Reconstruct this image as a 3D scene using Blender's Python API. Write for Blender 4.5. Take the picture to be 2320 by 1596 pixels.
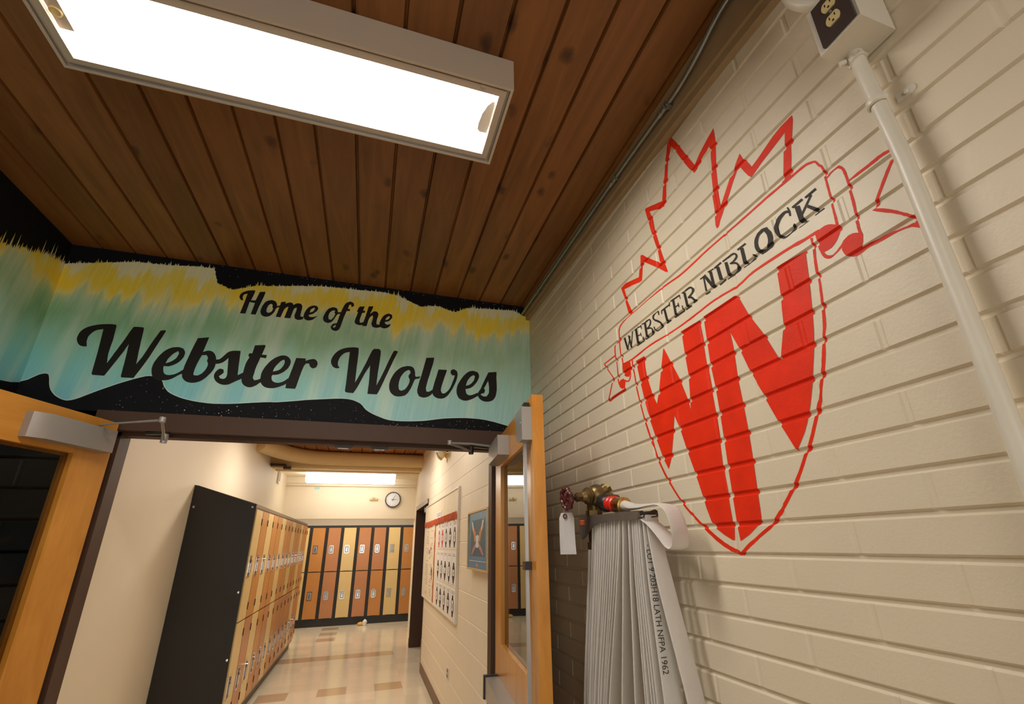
import bpy, bmesh, math, random
from mathutils import Vector, Matrix, geometry
S = bpy.context.scene
for _o in list(bpy.data.objects): bpy.data.objects.remove(_o)
C = S.collection
random.seed(7)
# ---------------------------------------------------------------- camera, world, lights, exposure
cam_d = bpy.data.cameras.new('camera'); cam = bpy.data.objects.new('camera', cam_d); C.objects.link(cam)
cam_d.sensor_width = 36.0; cam_d.lens = 36.0 * 1042.56 / 2320.0
cam_d.shift_x = -25.63 / 2320.0; cam_d.shift_y = 48.43 / 2320.0
cam_d.clip_start = 0.05; cam_d.clip_end = 60
CM = Matrix([(0.951911, -0.089729, -0.292942), (-0.305825, -0.335571, -0.89099), (-0.018355, 0.937732, -0.346875)])
cam.matrix_world = Matrix.Translation((0, 0, 1.5)) @ CM.to_4x4()
S.camera = cam
W = bpy.data.worlds.new('world'); S.world = W; W.use_nodes = True
W.node_tree.nodes['Background'].inputs[0].default_value = (0.75, 0.62, 0.48, 1)
W.node_tree.nodes['Background'].inputs[1].default_value = 0.13
FIX_GLOW = 27.0          # ceiling fixture diffuser
HALL_GLOW = 5.5         # hall fixture lens
def area(name, loc, size, power, col, rot=(0, 0, 0)):
    d = bpy.data.lights.new(name, 'AREA'); d.shape = 'RECTANGLE'; d.size, d.size_y = size; d.energy = power; d.color = col
    o = bpy.data.objects.new(name, d); C.objects.link(o); o.location = loc; o.rotation_euler = rot
    return o
WARM = (1.0, 0.89, 0.74)
area('hall_lamp', (-0.30, 6.0, 2.82), (1.3, 0.4), 31, WARM)          # hall ceiling lamp hidden above the door head
area('hall_fill', (0.05, 4.0, 2.88), (1.2, 0.35), 9, WARM)          # unseen fill light added to brighten the near part of the hall
area('corridor_fill', (-0.3, 10.45, 2.35), (2.6, 0.35), 27, WARM)     # unseen light added behind the bulkhead to brighten the end lockers
area('lobby_fill', (-0.5, -1.3, 3.12), (1.5, 0.38), 14, (1.0, 0.90, 0.76))   # fill light added behind the viewer, lifts the shaded brick wall
area('rear_fill', (-0.4, -2.6, 1.7), (2.4, 2.0), 34, (1.0, 0.93, 0.83), (math.radians(97), 0, 0))   # broad soft fill added behind the viewer to brighten mural and ceiling
S.view_settings.view_transform = 'Standard'; S.view_settings.look = 'None'
S.view_settings.exposure = 0.34; S.view_settings.gamma = 1.0; S.view_settings.use_curve_mapping = False
S.cycles.use_denoising = True
S.cycles.max_bounces = 8; S.cycles.diffuse_bounces = 5; S.cycles.glossy_bounces = 4; S.cycles.transmission_bounces = 6
S.cycles.sample_clamp_indirect = 6.0; S.cycles.caustics_reflective = False; S.cycles.caustics_refractive = False
WX, D, HC = 1.05, 3.025, 3.23
# ---------------------------------------------------------------- materials
def _new(name):
    m = bpy.data.materials.new(name); m.use_nodes = True
    nt = m.node_tree; b = nt.nodes['Principled BSDF']
    return m, nt, b
def N(nt, typ, **kw):
    n = nt.nodes.new(typ)
    for k, v in kw.items():
        if k.startswith('i_'):
            key = k[2:]; n.inputs[int(key) if key.isdigit() else key].default_value = v
        else: setattr(n, k, v)
    return n
def coords(nt, scale=(1, 1, 1)):
    g = N(nt, 'ShaderNodeNewGeometry'); mp = N(nt, 'ShaderNodeMapping'); mp.inputs['Scale'].default_value = scale
    nt.links.new(g.outputs['Position'], mp.inputs['Vector']); return mp.outputs['Vector']
def ocoords(nt, scale=(1, 1, 1)):
    g = N(nt, 'ShaderNodeTexCoord'); mp = N(nt, 'ShaderNodeMapping'); mp.inputs['Scale'].default_value = scale
    nt.links.new(g.outputs['Object'], mp.inputs['Vector']); return mp.outputs['Vector']
def mix(nt, fac, a, b, mode='MIX'):
    n = N(nt, 'ShaderNodeMix', data_type='RGBA', blend_type=mode)
    for sock, v in ((n.inputs[0], fac), (n.inputs[6], a), (n.inputs[7], b)):
        if hasattr(v, 'links') or isinstance(v, bpy.types.NodeSocket): nt.links.new(v, sock)
        elif isinstance(v, (int, float)): sock.default_value = v
        else: sock.default_value = (*v[:3], 1)
    return n.outputs[2]
def ramp(nt, val, stops, interp='LINEAR'):
    r = N(nt, 'ShaderNodeValToRGB'); r.color_ramp.interpolation = interp
    el = r.color_ramp.elements
    while len(el) < len(stops): el.new(0.5)
    for e, (p, c) in zip(el, stops): e.position = p; e.color = (*c[:3], 1) if not isinstance(c, float) else (c, c, c, 1)
    nt.links.new(val, r.inputs[0]); return r.outputs[0]
def math_(nt, op, a, b=None, c=None):
    n = N(nt, 'ShaderNodeMath', operation=op)
    for i, v in enumerate((a, b, c)):
        if v is None: continue
        if isinstance(v, bpy.types.NodeSocket): nt.links.new(v, n.inputs[i])
        else: n.inputs[i].default_value = v
    return n.outputs[0]
def noise(nt, vec, scale, detail=3, rough=.5, dist=0.0):
    n = N(nt, 'ShaderNodeTexNoise'); n.inputs['Scale'].default_value = scale; n.inputs['Detail'].default_value = detail
    n.inputs['Roughness'].default_value = rough; n.inputs['Distortion'].default_value = dist
    nt.links.new(vec, n.inputs['Vector']); return n.outputs['Fac']
def bump(nt, b, h, strength, dist=.002):
    n = N(nt, 'ShaderNodeBump'); n.inputs['Strength'].default_value = strength; n.inputs['Distance'].default_value = dist
    nt.links.new(h, n.inputs['Height']); nt.links.new(n.outputs[0], b.inputs['Normal']); return n
def mat(name, col, rough=.5, metal=0.0, var=.06, vs=6.0, bs=0.0, bscale=120, spec=None, bd=.001):
    m, nt, b = _new(name)
    v = coords(nt)
    dark = tuple(c * (1 - var) for c in col); lite = tuple(min(1, c * (1 + var)) for c in col)
    nt.links.new(mix(nt, noise(nt, v, vs), dark, lite), b.inputs['Base Color'])
    b.inputs['Roughness'].default_value = rough; b.inputs['Metallic'].default_value = metal
    if spec is not None: b.inputs['Specular IOR Level'].default_value = spec
    if bs: bump(nt, b, noise(nt, v, bscale, 4, .6), bs, bd)
    return m
def wood(name, c0, c1, grain=(18, 18, 1.2), rough=.35, bs=.05):
    m, nt, b = _new(name); v = ocoords(nt, grain)
    n1 = noise(nt, v, 1.0, 5, .55, 1.4); n2 = noise(nt, ocoords(nt, tuple(g * 6 for g in grain)), 1.0, 3, .6)
    f = math_(nt, 'ADD', math_(nt, 'MULTIPLY', n1, .8), math_(nt, 'MULTIPLY', n2, .25))
    nt.links.new(ramp(nt, f, [(.32, c0), (.68, c1)]), b.inputs['Base Color'])
    b.inputs['Roughness'].default_value = rough
    if bs: bump(nt, b, n2, bs, .0005)
    return m
def emit(name, col, strength):
    m, nt, b = _new(name); b.inputs['Base Color'].default_value = (.8, .8, .8, 1)
    b.inputs['Emission Color'].default_value = (*col, 1); b.inputs['Emission Strength'].default_value = strength
    return m
def ceiling_wood(name, pitch, x0, k=1.0):
    m, nt, b = _new(name)
    g = N(nt, 'ShaderNodeNewGeometry'); sp = N(nt, 'ShaderNodeSeparateXYZ'); nt.links.new(g.outputs['Position'], sp.inputs[0])
    idx = math_(nt, 'FLOOR', math_(nt, 'DIVIDE', math_(nt, 'SUBTRACT', sp.outputs[0], x0), pitch))
    wn = N(nt, 'ShaderNodeTexWhiteNoise', noise_dimensions='1D'); nt.links.new(idx, wn.inputs['W'])
    cb = N(nt, 'ShaderNodeCombineXYZ')
    nt.links.new(math_(nt, 'MULTIPLY', sp.outputs[0], 14.0), cb.inputs[0])
    nt.links.new(math_(nt, 'ADD', math_(nt, 'MULTIPLY', sp.outputs[1], 1.3), math_(nt, 'MULTIPLY', wn.outputs[0], 37.0)), cb.inputs[1])
    nt.links.new(math_(nt, 'MULTIPLY', idx, 3.3), cb.inputs[2])
    grain = noise(nt, cb.outputs[0], 1.0, 5, .6, 1.2)
    # knots: one candidate cell every 0.42 m of plank
    ck = N(nt, 'ShaderNodeCombineXYZ')
    nt.links.new(math_(nt, 'MULTIPLY', sp.outputs[0], 1.0 / pitch * .95), ck.inputs[0])
    nt.links.new(math_(nt, 'ADD', math_(nt, 'MULTIPLY', sp.outputs[1], 3.6), math_(nt, 'MULTIPLY', wn.outputs[0], 11.0)), ck.inputs[1])
    nt.links.new(math_(nt, 'MULTIPLY', idx, 1.7), ck.inputs[2])
    dv = N(nt, 'ShaderNodeVectorMath', operation='ADD'); nz = N(nt, 'ShaderNodeTexNoise'); nz.inputs['Scale'].default_value = 2.5
    nt.links.new(ck.outputs[0], nz.inputs['Vector'])
    sc = N(nt, 'ShaderNodeVectorMath', operation='SCALE'); sc.inputs['Scale'].default_value = .25
    nt.links.new(nz.outputs['Color'], sc.inputs[0]); nt.links.new(ck.outputs[0], dv.inputs[0]); nt.links.new(sc.outputs[0], dv.inputs[1])
    vo = N(nt, 'ShaderNodeTexVoronoi', feature='F1'); vo.inputs['Scale'].default_value = 1.0; vo.inputs['Randomness'].default_value = 1.0
    nt.links.new(dv.outputs[0], vo.inputs['Vector'])
    knot = ramp(nt, vo.outputs['Distance'], [(.04, 1.0), (.10, .7), (.17, 0.0)])
    big = noise(nt, coords(nt), 1.6, 2)
    base = ramp(nt, grain, [(.25, (.21 * k, .086 * k, .024 * k)), (.55, (.31 * k, .128 * k, .036 * k)), (.8, (.38 * k, .172 * k, .055 * k))])
    tone = mix(nt, math_(nt, 'ADD', math_(nt, 'MULTIPLY', wn.outputs[0], .6), math_(nt, 'MULTIPLY', big, .4)), (.72, .70, .66), (1.18, 1.12, 1.05))
    c1 = mix(nt, 1.0, base, tone, 'MULTIPLY')
    nt.links.new(mix(nt, math_(nt, 'MULTIPLY', knot, .8), c1, (.035, .014, .007)), b.inputs['Base Color'])
    b.inputs['Roughness'].default_value = .42; b.inputs['Specular IOR Level'].default_value = .35
    bump(nt, b, grain, .15, .001)
    return m
def aurora(name):
    m, nt, b = _new(name)
    g = N(nt, 'ShaderNodeNewGeometry'); sp = N(nt, 'ShaderNodeSeparateXYZ'); nt.links.new(g.outputs['Position'], sp.inputs[0])
    def v(xs, zs, lean=.12):
        cb = N(nt, 'ShaderNodeCombineXYZ')
        a = math_(nt, 'SUBTRACT', math_(nt, 'ADD', sp.outputs[0], sp.outputs[1]), math_(nt, 'MULTIPLY', sp.outputs[2], lean))
        nt.links.new(math_(nt, 'MULTIPLY', a, xs), cb.inputs[0]); nt.links.new(math_(nt, 'MULTIPLY', sp.outputs[2], zs), cb.inputs[2])
        return cb.outputs[0]
    big = noise(nt, v(3.2, .9), 1.0, 3, .55)
    mid = noise(nt, v(14, 1.6), 1.0, 4, .6)
    fine = noise(nt, v(60, 2.2), 1.0, 3, .6)
    t = math_(nt, 'DIVIDE', math_(nt, 'SUBTRACT', sp.outputs[2], 2.30), .86)
    t = math_(nt, 'ADD', t, math_(nt, 'MULTIPLY', math_(nt, 'SUBTRACT', mid, .5), .45))
    t = math_(nt, 'ADD', t, math_(nt, 'MULTIPLY', math_(nt, 'SUBTRACT', big, .5), .60))
    t = math_(nt, 'ADD', t, math_(nt, 'MULTIPLY', math_(nt, 'SUBTRACT', fine, .5), .13))
    col = ramp(nt, t, [(0.0, (.24, .62, .70)), (.20, (.28, .68, .66)), (.40, (.34, .66, .52)), (.56, (.26, .54, .30)), (.66, (.36, .62, .38)), (.74, (.56, .70, .40)), (.785, (.86, .78, .24)), (.86, (.95, .72, .04)), (.96, (.92, .76, .12)), (1.0, (.86, .84, .52))])
    side = ramp(nt, math_(nt, 'MULTIPLY_ADD', sp.outputs[0], .4, .45), [(.0, 0.0), (.9, .42)])
    pale = math_(nt, 'MULTIPLY', ramp(nt, noise(nt, v(7, .9), 1.0, 3), [(.44, 0.0), (.66, .65)]), ramp(nt, t, [(.72, 1.0), (.86, .25)]))
    c2 = mix(nt, math_(nt, 'MAXIMUM', pale, math_(nt, 'MULTIPLY', side, ramp(nt, t, [(.72, 1.0), (.80, .0)]))), col, (.66, .84, .70))
    st = mix(nt, fine, (.84, .85, .84), (1.12, 1.11, 1.11))
    c3 = mix(nt, 1.0, c2, st, 'MULTIPLY')
    nt.links.new(c3, b.inputs['Base Color']); b.inputs['Roughness'].default_value = .5
    bump(nt, b, fine, .08, .0006)
    return m
M = dict(
    cream=mat('cream_masonry_paint', (.67, .585, .445), .46, var=.05, vs=5, bs=.45, bscale=130, bd=.0016),
    hall=mat('hall_cream_paint', (.80, .71, .56), .55, var=.03, vs=3, bs=.08, bscale=200),
    black_paint=mat('black_wall_paint', (.022, .020, .020), .5, var=.2, bs=.1, bscale=150),
    night=mat('night_sky_paint', (.006, .0065, .009), .65, var=.3, vs=20, spec=.15),
    letter=mat('black_lettering_paint', (.012, .010, .009), .6, var=.2, vs=30, spec=.25),
    bletter=mat('brown_black_lettering_paint', (.030, .024, .019), .6, var=.35, vs=25, bs=.4, bscale=130, spec=.2),
    rim=mat('pale_rim_paint', (.52, .72, .70), .5, var=.15, vs=18),
    star=mat('white_star_paint', (.8, .8, .8), .6),
    red=mat('red_crest_paint', (.72, .026, .004), .55, var=.22, vs=14, bs=.45, bscale=130, bd=.0016, spec=.22),
    frame=mat('dark_brown_metal_paint', (.070, .036, .022), .55, var=.12, vs=8, bs=.05, spec=.3),
    maple=wood('honey_maple', (.45, .175, .020), (.60, .27, .044), (9, 9, 1.6), .3),
    maple_rail=wood('honey_maple_rail', (.45, .175, .020), (.60, .27, .044), (1.6, 9, 9), .3),
    maple_in=wood('dark_maple_stop', (.36, .14, .022), (.52, .22, .04), (14, 14, 2), .35),
    pale_wood=wood('pale_frame_wood', (.55, .36, .14), (.70, .48, .2), (3, 20, 20), .4),
    silver=mat('silver_painted_metal', (.36, .34, .315), .38, .5, var=.04, bs=.05, bscale=400),
    steel=mat('brushed_steel', (.40, .425, .45), .33, .6, var=.06, vs=12),
    chrome=mat('chrome', (.78, .77, .75), .12, 1.0, var=.02),
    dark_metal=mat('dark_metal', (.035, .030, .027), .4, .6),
    galv=mat('galvanised_conduit', (.30, .32, .30), .32, .9, var=.2, vs=30),
    pipe_paint=mat('grey_white_pipe_paint', (.66, .62, .53), .4, var=.06, vs=14, bs=.06, bscale=90),
    board=mat('painted_board', (.36, .25, .135), .5, var=.15, vs=7, bs=.1),
    fixture=mat('fixture_enamel', (.52, .44, .355), .4, var=.03),
    trough=mat('fixture_trough_enamel', (.85, .83, .78), .45, var=.02),
    plate=mat('brown_cover_plate', (.050, .036, .034), .3, var=.1),
    ivory=mat('ivory_plastic', (.62, .50, .24), .35, var=.06),
    black=mat('black_plastic', (.012, .012, .012), .4),
    locker_black=mat('black_locker_enamel', (.014, .0135, .0135), .42, var=.1, bs=.04, bscale=300),
    locker_cream=mat('cream_locker_enamel', (.68, .50, .22), .33, var=.05, bs=.04, bscale=300),
    locker_orange=mat('orange_locker_enamel', (.50, .215, .055), .33, var=.10, vs=3, bs=.04, bscale=300),
    locker_tan=mat('tan_locker_enamel', (.46, .20, .085), .33, var=.08, vs=3, bs=.04, bscale=300),
    locker_top=mat('brown_locker_top', (.16, .105, .06), .4, var=.1),
    brass=mat('aged_brass', (.17, .115, .045), .38, .75, var=.3, vs=40),
    brass_bright=mat('bright_brass', (.55, .36, .10), .25, 1.0, var=.1),
    iron_red=mat('dark_red_enamel', (.075, .010, .011), .35, var=.4, vs=40),
    red_plastic=mat('red_rubber', (.62, .022, .012), .35, var=.08),
    cast=mat('cast_aluminium', (.22, .20, .18), .45, .7, var=.2, vs=40, bs=.3, bscale=300),
    sticker=mat('red_sticker', (.36, .03, .022), .4),
    paper=mat('white_paper', (.80, .79, .78), .7, var=.02),
    paper_warm=mat('cream_paper', (.80, .72, .55), .7, var=.04),
    corrug=mat('red_border_paper', (.74, .20, .095), .6, var=.15, vs=20),
    ink=mat('dark_ink', (.035, .030, .022), .6),
    ink_soft=mat('grey_ink', (.36, .34, .30), .7),
    red_ink=mat('red_ink', (.62, .05, .04), .6),
    green_ink=mat('green_ink', (.45, .55, .18), .6), blue_ink=mat('blue_ink', (.16, .24, .40), .6),
    art_blue=mat('slate_blue_print', (.06, .235, .43), .3, var=.2, vs=4),
    art_dark=mat('dark_teal_print', (.03, .12, .18), .4, var=.2), art_orange=mat('orange_print', (.60, .26, .10), .5, var=.25, vs=30), art_white=mat('pale_print', (.62, .68, .70), .5, var=.2, vs=40), art_pink=mat('pink_print', (.50, .22, .24), .5),
    clock_face=mat('clock_face_white', (.74, .77, .82), .4), 
    vinyl_base=mat('brown_vinyl_base', (.12, .055, .024), .4, var=.1),
    kick=mat('bronze_kick_plate', (.30, .22, .13), .35, .6, var=.1),
    dark_glass=mat('dark_glass', (.010, .009, .009), .08),
    duct=mat('cream_pipe_lagging', (.76, .58, .30), .6, var=.08, vs=5, bs=.2, bscale=60),
    sticker_blue=mat('blue_white_paper', (.40, .66, .72), .6, var=.2, vs=50),
    wrapper=mat('gold_wrapper', (.62, .38, .08), .4, var=.3, vs=60),
)
def glass_mat(name='clear_glass', ior=1.7):
    m, nt, b = _new(name)
    nt.nodes.remove(b); out = nt.nodes['Material Output']
    tr = N(nt, 'ShaderNodeBsdfTransparent'); tr.inputs[0].default_value = (.80, .80, .78, 1)
    gl = N(nt, 'ShaderNodeBsdfGlossy'); gl.inputs['Roughness'].default_value = .01; gl.inputs['Color'].default_value = (.9, .9, .88, 1)
    fr = N(nt, 'ShaderNodeFresnel'); fr.inputs['IOR'].default_value = ior
    mx = N(nt, 'ShaderNodeMixShader')
    nt.links.new(fr.outputs[0], mx.inputs[0]); nt.links.new(tr.outputs[0], mx.inputs[1]); nt.links.new(gl.outputs[0], mx.inputs[2])
    nt.links.new(mx.outputs[0], out.inputs['Surface']); return m
M['glass'] = glass_mat(); M['glass_dull'] = glass_mat('dull_glass', 1.12)
def hose_mat(name, c):
    m, nt, b = _new(name); v = coords(nt)
    w1 = N(nt, 'ShaderNodeTexWave', wave_type='BANDS', bands_direction='Z'); w1.inputs['Scale'].default_value = 190; w1.inputs['Distortion'].default_value = .3
    w2 = N(nt, 'ShaderNodeTexWave', wave_type='BANDS', bands_direction='DIAGONAL'); w2.inputs['Scale'].default_value = 170; w2.inputs['Distortion'].default_value = .3
    nt.links.new(v, w1.inputs['Vector']); nt.links.new(v, w2.inputs['Vector'])
    h = math_(nt, 'MULTIPLY', w1.outputs['Fac'], w2.outputs['Fac'])
    dirt = noise(nt, coords(nt, (9, 9, 2.2)), 1.0, 4)
    base = mix(nt, dirt, tuple(x * .74 for x in c), c)
    nt.links.new(mix(nt, h, mix(nt, 1.0, base, (.80, .78, .76), 'MULTIPLY'), base), b.inputs['Base Color'])
    b.inputs['Roughness'].default_value = .75; bump(nt, b, h, .6, .0012); return m
M['hose'] = hose_mat('woven_hose_jacket', (.84, .81, .77))
def floor_mat(name, c):
    m, nt, b = _new(name)
    g = N(nt, 'ShaderNodeNewGeometry'); sp = N(nt, 'ShaderNodeSeparateXYZ'); nt.links.new(g.outputs['Position'], sp.inputs[0])
    def cell(o, x0): return math_(nt, 'FLOOR', math_(nt, 'DIVIDE', math_(nt, 'SUBTRACT', o, x0), .3))
    cb = N(nt, 'ShaderNodeCombineXYZ'); nt.links.new(cell(sp.outputs[0], -.66), cb.inputs[0]); nt.links.new(cell(sp.outputs[1], 6.21), cb.inputs[1])
    wn = N(nt, 'ShaderNodeTexWhiteNoise', noise_dimensions='2D'); nt.links.new(cb.outputs[0], wn.inputs['Vector'])
    def seam(o, x0):
        f = math_(nt, 'FRACT', math_(nt, 'DIVIDE', math_(nt, 'SUBTRACT', o, x0), .3))
        return math_(nt, 'LESS_THAN', f, .008)
    sm = math_(nt, 'MAXIMUM', seam(sp.outputs[0], -.66), seam(sp.outputs[1], 6.21))
    mott = noise(nt, coords(nt, (3, 3, 3)), 3.0, 5, .65)
    f = math_(nt, 'ADD', math_(nt, 'MULTIPLY', wn.outputs[0], .5), math_(nt, 'MULTIPLY', mott, .5))
    base = mix(nt, f, tuple(x * .86 for x in c), tuple(min(1, x * 1.08) for x in c))
    nt.links.new(mix(nt, math_(nt, 'MULTIPLY', sm, .3), base, tuple(x * .5 for x in c)), b.inputs['Base Color'])
    b.inputs['Roughness'].default_value = .16; bump(nt, b, noise(nt, coords(nt), 9, 2), .03, .002); return m
M['tile'] = floor_mat('cream_vinyl_tile', (.72, .64, .50)); M['tile_tan'] = floor_mat('tan_vinyl_tile', (.50, .37, .24))
M['ceil'] = ceiling_wood('stained_tongue_and_groove', .1665, -1.8515, .74); M['ceil_hall'] = ceiling_wood('hall_tongue_and_groove', .1665, -1.52, 1.25)
M['aurora'] = aurora('aurora_mural_paint')
M['glow'] = emit('lamp_diffuser', (1.0, .95, .87), FIX_GLOW); M['hall_glow'] = emit('hall_lamp_lens', (1.0, .92, .80), HALL_GLOW)
# ---------------------------------------------------------------- mesh helpers
def bmn(): return bmesh.new()
def box(bm, x0, x1, y0, y1, z0, z1):
    v = [bm.verts.new(p) for p in ((x0,y0,z0),(x1,y0,z0),(x1,y1,z0),(x0,y1,z0),(x0,y0,z1),(x1,y0,z1),(x1,y1,z1),(x0,y1,z1))]
    for f in ((0,3,2,1),(4,5,6,7),(0,1,5,4),(1,2,6,5),(2,3,7,6),(3,0,4,7)): bm.faces.new([v[i] for i in f])
    return bm
def frame_of(d):
    d = Vector(d).normalized(); a = Vector((0,0,1)) if abs(d.z) < .9 else Vector((1,0,0))
    u = d.cross(a).normalized(); return u, d.cross(u).normalized()
def cyl(bm, p0, p1, r0, r1=None, n=20, caps=True):
    r1 = r0 if r1 is None else r1; p0, p1 = Vector(p0), Vector(p1); u, w = frame_of(p1 - p0)
    A = [bm.verts.new(p0 + (u*math.cos(t) + w*math.sin(t)) * r0) for t in [2*math.pi*i/n for i in range(n)]]
    B = [bm.verts.new(p1 + (u*math.cos(t) + w*math.sin(t)) * r1) for t in [2*math.pi*i/n for i in range(n)]]
    for i in range(n): bm.faces.new((A[i], A[(i+1)%n], B[(i+1)%n], B[i]))
    if caps: bm.faces.new(A[::-1]); bm.faces.new(B)
    return bm
def lathe(bm, prof, origin, axis, n=24, caps=True):
    o = Vector(origin); d = Vector(axis).normalized(); u, w = frame_of(d); rings = []
    for r, h in prof:
        rings.append([bm.verts.new(o + d*h + (u*math.cos(t) + w*math.sin(t)) * max(r, 1e-4)) for t in [2*math.pi*i/n for i in range(n)]])
    for A, B in zip(rings, rings[1:]):
        for i in range(n): bm.faces.new((A[i], A[(i+1)%n], B[(i+1)%n], B[i]))
    if caps: bm.faces.new(rings[0][::-1]); bm.faces.new(rings[-1])
    return bm
def tube(bm, pts, r, n=12):
    P = [Vector(p) for p in pts]; rs = r if isinstance(r, (list, tuple)) else [r]*len(P)
    u, w = frame_of(P[1]-P[0]); prev = None; rings = []
    for i, p in enumerate(P):
        t = (P[min(i+1, len(P)-1)] - P[max(i-1, 0)]).normalized()
        u = (u - t*u.dot(t)).normalized(); w = t.cross(u)
        rings.append([bm.verts.new(p + (u*math.cos(a) + w*math.sin(a)) * rs[i]) for a in [2*math.pi*k/n for k in range(n)]])
    for A, B in zip(rings, rings[1:]):
        for k in range(n): bm.faces.new((A[k], A[(k+1)%n], B[(k+1)%n], B[k]))
    bm.faces.new(rings[0][::-1]); bm.faces.new(rings[-1]); return bm
def prism(bm, poly, f, h):
    """poly: 2D points; f(a, b, c) -> 3D; extrude c from 0 to h"""
    A = [bm.verts.new(f(a, b, 0)) for a, b in poly]; B = [bm.verts.new(f(a, b, h)) for a, b in poly]
    n = len(poly); bm.faces.new(A); bm.faces.new(B[::-1])
    for i in range(n): bm.faces.new((A[i], B[i], B[(i+1)%n], A[(i+1)%n]))
    return bm
def curve(P, n=6):
    P = [Vector(p) for p in P]; out = []
    for i in range(len(P)-1):
        a, b, c, d = P[max(i-1,0)], P[i], P[i+1], P[min(i+2,len(P)-1)]
        for q in range(n):
            t = q/n; out.append(.5*((2*b) + (c-a)*t + (2*a-5*b+4*c-d)*t*t + (3*b-a-3*c+d)*t**3))
    out.append(P[-1]); return out
def ribbon(bm, P, Wv, t):
    """flat hose: centre points, half-width vectors, thickness; rounded edges"""
    rings = []
    for i, p in enumerate(P):
        p = Vector(p); w = Vector(Wv[i]); tan = (Vector(P[min(i+1,len(P)-1)]) - Vector(P[max(i-1,0)])).normalized()
        nrm = tan.cross(w).normalized(); h = t/2
        sec = [(-1,0),(-.94,.75),(-.8,1),(0,.82),(.8,1),(.94,.75),(1,0),(.94,-.75),(.8,-1),(0,-.82),(-.8,-1),(-.94,-.75)]
        rings.append([bm.verts.new(p + w*a + nrm*(b*h)) for a, b in sec])
    n = len(rings[0])
    for A, B in zip(rings, rings[1:]):
        for k in range(n): bm.faces.new((A[k], A[(k+1)%n], B[(k+1)%n], B[k]))
    bm.faces.new(rings[0][::-1]); bm.faces.new(rings[-1]); return bm
def ball(bm, c, r, sc=(1,1,1), n=16):
    bmesh.ops.create_uvsphere(bm, u_segments=n*2, v_segments=n, radius=1, matrix=Matrix.Translation(c) @ Matrix.Diagonal((r*sc[0], r*sc[1], r*sc[2], 1))); return bm
def base_of(o):
    v = Vector((0,0,0))
    while o is not None: v += o.location; o = o.parent
    return v
def obj(name, bm, m, parent=None, bev=0, seg=2, smooth=False, local=False, slots=None, loc=None):
    if bev:
        ed = [e for e in bm.edges if len(e.link_faces) == 2 and e.calc_face_angle(0) > .6]
        bmesh.ops.bevel(bm, geom=ed, offset=bev, segments=seg, profile=.5, affect='EDGES', clamp_overlap=True)
    bmesh.ops.recalc_face_normals(bm, faces=bm.faces)
    off = Vector((0,0,0))
    if parent is not None and not local: off = base_of(parent)
    if loc is not None: off = off + Vector(loc)
    if off.length > 0: bmesh.ops.translate(bm, vec=-off, verts=bm.verts)
    me = bpy.data.meshes.new(name); bm.to_mesh(me); bm.free()
    for x in (slots or [m]): me.materials.append(x)
    if smooth:
        for p in me.polygons: p.use_smooth = True
        try: me.set_sharp_from_angle(angle=math.radians(35))
        except Exception: pass
    o = bpy.data.objects.new(name, me); C.objects.link(o)
    if parent is not None: o.parent = parent
    if loc is not None: o.location = loc
    return o
def tag(o, label, cat, group=None):
    o['label'] = label; o['category'] = cat
    if group: o['group'] = group
    return o
def thing(name, label, cat, loc=(0,0,0), rz=0, group=None):
    o = bpy.data.objects.new(name, None); C.objects.link(o); o.location = loc; o.rotation_euler = (0,0,rz); o.empty_display_size = .05
    return tag(o, label, cat, group)
def struct(name, bm, m, parent=None, **kw):
    o = obj(name, bm, m, parent, **kw)
    if parent is None: o['kind'] = 'structure'
    return o
def B1(*a): return box(bmn(), *a)
# ---------------------------------------------------------------- masonry
class Brickwork:
    """courses of bricks in a plane: a runs along the wall, z up; depth 0 at the brick face, + into the wall"""
    def __init__(s, a0, a1, z0, z1, zb, ch, jz, per, offs, ja, bev, deep, vdeep):
        s.a0, s.a1, s.z0, s.z1, s.zb, s.ch, s.jz, s.per, s.offs, s.ja, s.bev, s.deep, s.vdeep = a0, a1, z0, z1, zb, ch, jz, per, offs, ja, bev, deep, vdeep
    def course(s, z): return math.floor((z - s.zb) / s.ch)
    def span(s, k): return s.zb + k*s.ch, s.zb + (k+1)*s.ch - s.jz
    def joints(s, k):
        o = s.offs[k % 2]; n0 = math.ceil((s.a0 - o)/s.per) - 1
        r = random.Random(k*31 + 5)
        return [o + s.per*n + r.uniform(-.003, .003) for n in range(n0, n0 + int((s.a1-s.a0)/s.per) + 4)]
    def depth(s, a, z, k):
        b, t = s.span(k); dz = min(z - b, t - z)
        hd = s.deep*max(0, min(1, 1 - dz/s.bev))
        da = min(abs(a - x) for x in s.joints(k)) - s.ja/2
        return max(hd, s.vdeep*max(0, min(1, 1 - da/s.bev)))
    def build(s, bm, f):
        """f(a, z, depth) -> 3D"""
        k0, k1 = s.course(s.z0), s.course(s.z1)
        for k in range(k0, k1+1):
            b, t = s.span(k); e = s.bev
            cols = [(s.a0, 0)]
            for x in s.joints(k):
                cols += [(x-s.ja/2-e, 0), (x-s.ja/2, s.vdeep), (x+s.ja/2, s.vdeep), (x+s.ja/2+e, 0)]
            cols = sorted(c for c in cols if s.a0 <= c[0] <= s.a1) + [(s.a1, 0)]
            rows = [(b, s.deep), (b+e, 0), (t-e, 0), (t, s.deep), (b+s.ch, s.deep)]
            rows = [(min(max(z, s.z0), s.z1), d) for z, d in rows]
            G = [[bm.verts.new(f(a, z, max(dv, dh))) for a, dv in cols] for z, dh in rows]
            for r0, r1 in zip(G, G[1:]):
                for i in range(len(cols)-1):
                    if (r1[i].co - r0[i].co).length > 1e-6: bm.faces.new((r0[i], r0[i+1], r1[i+1], r1[i]))
        return bm
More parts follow.
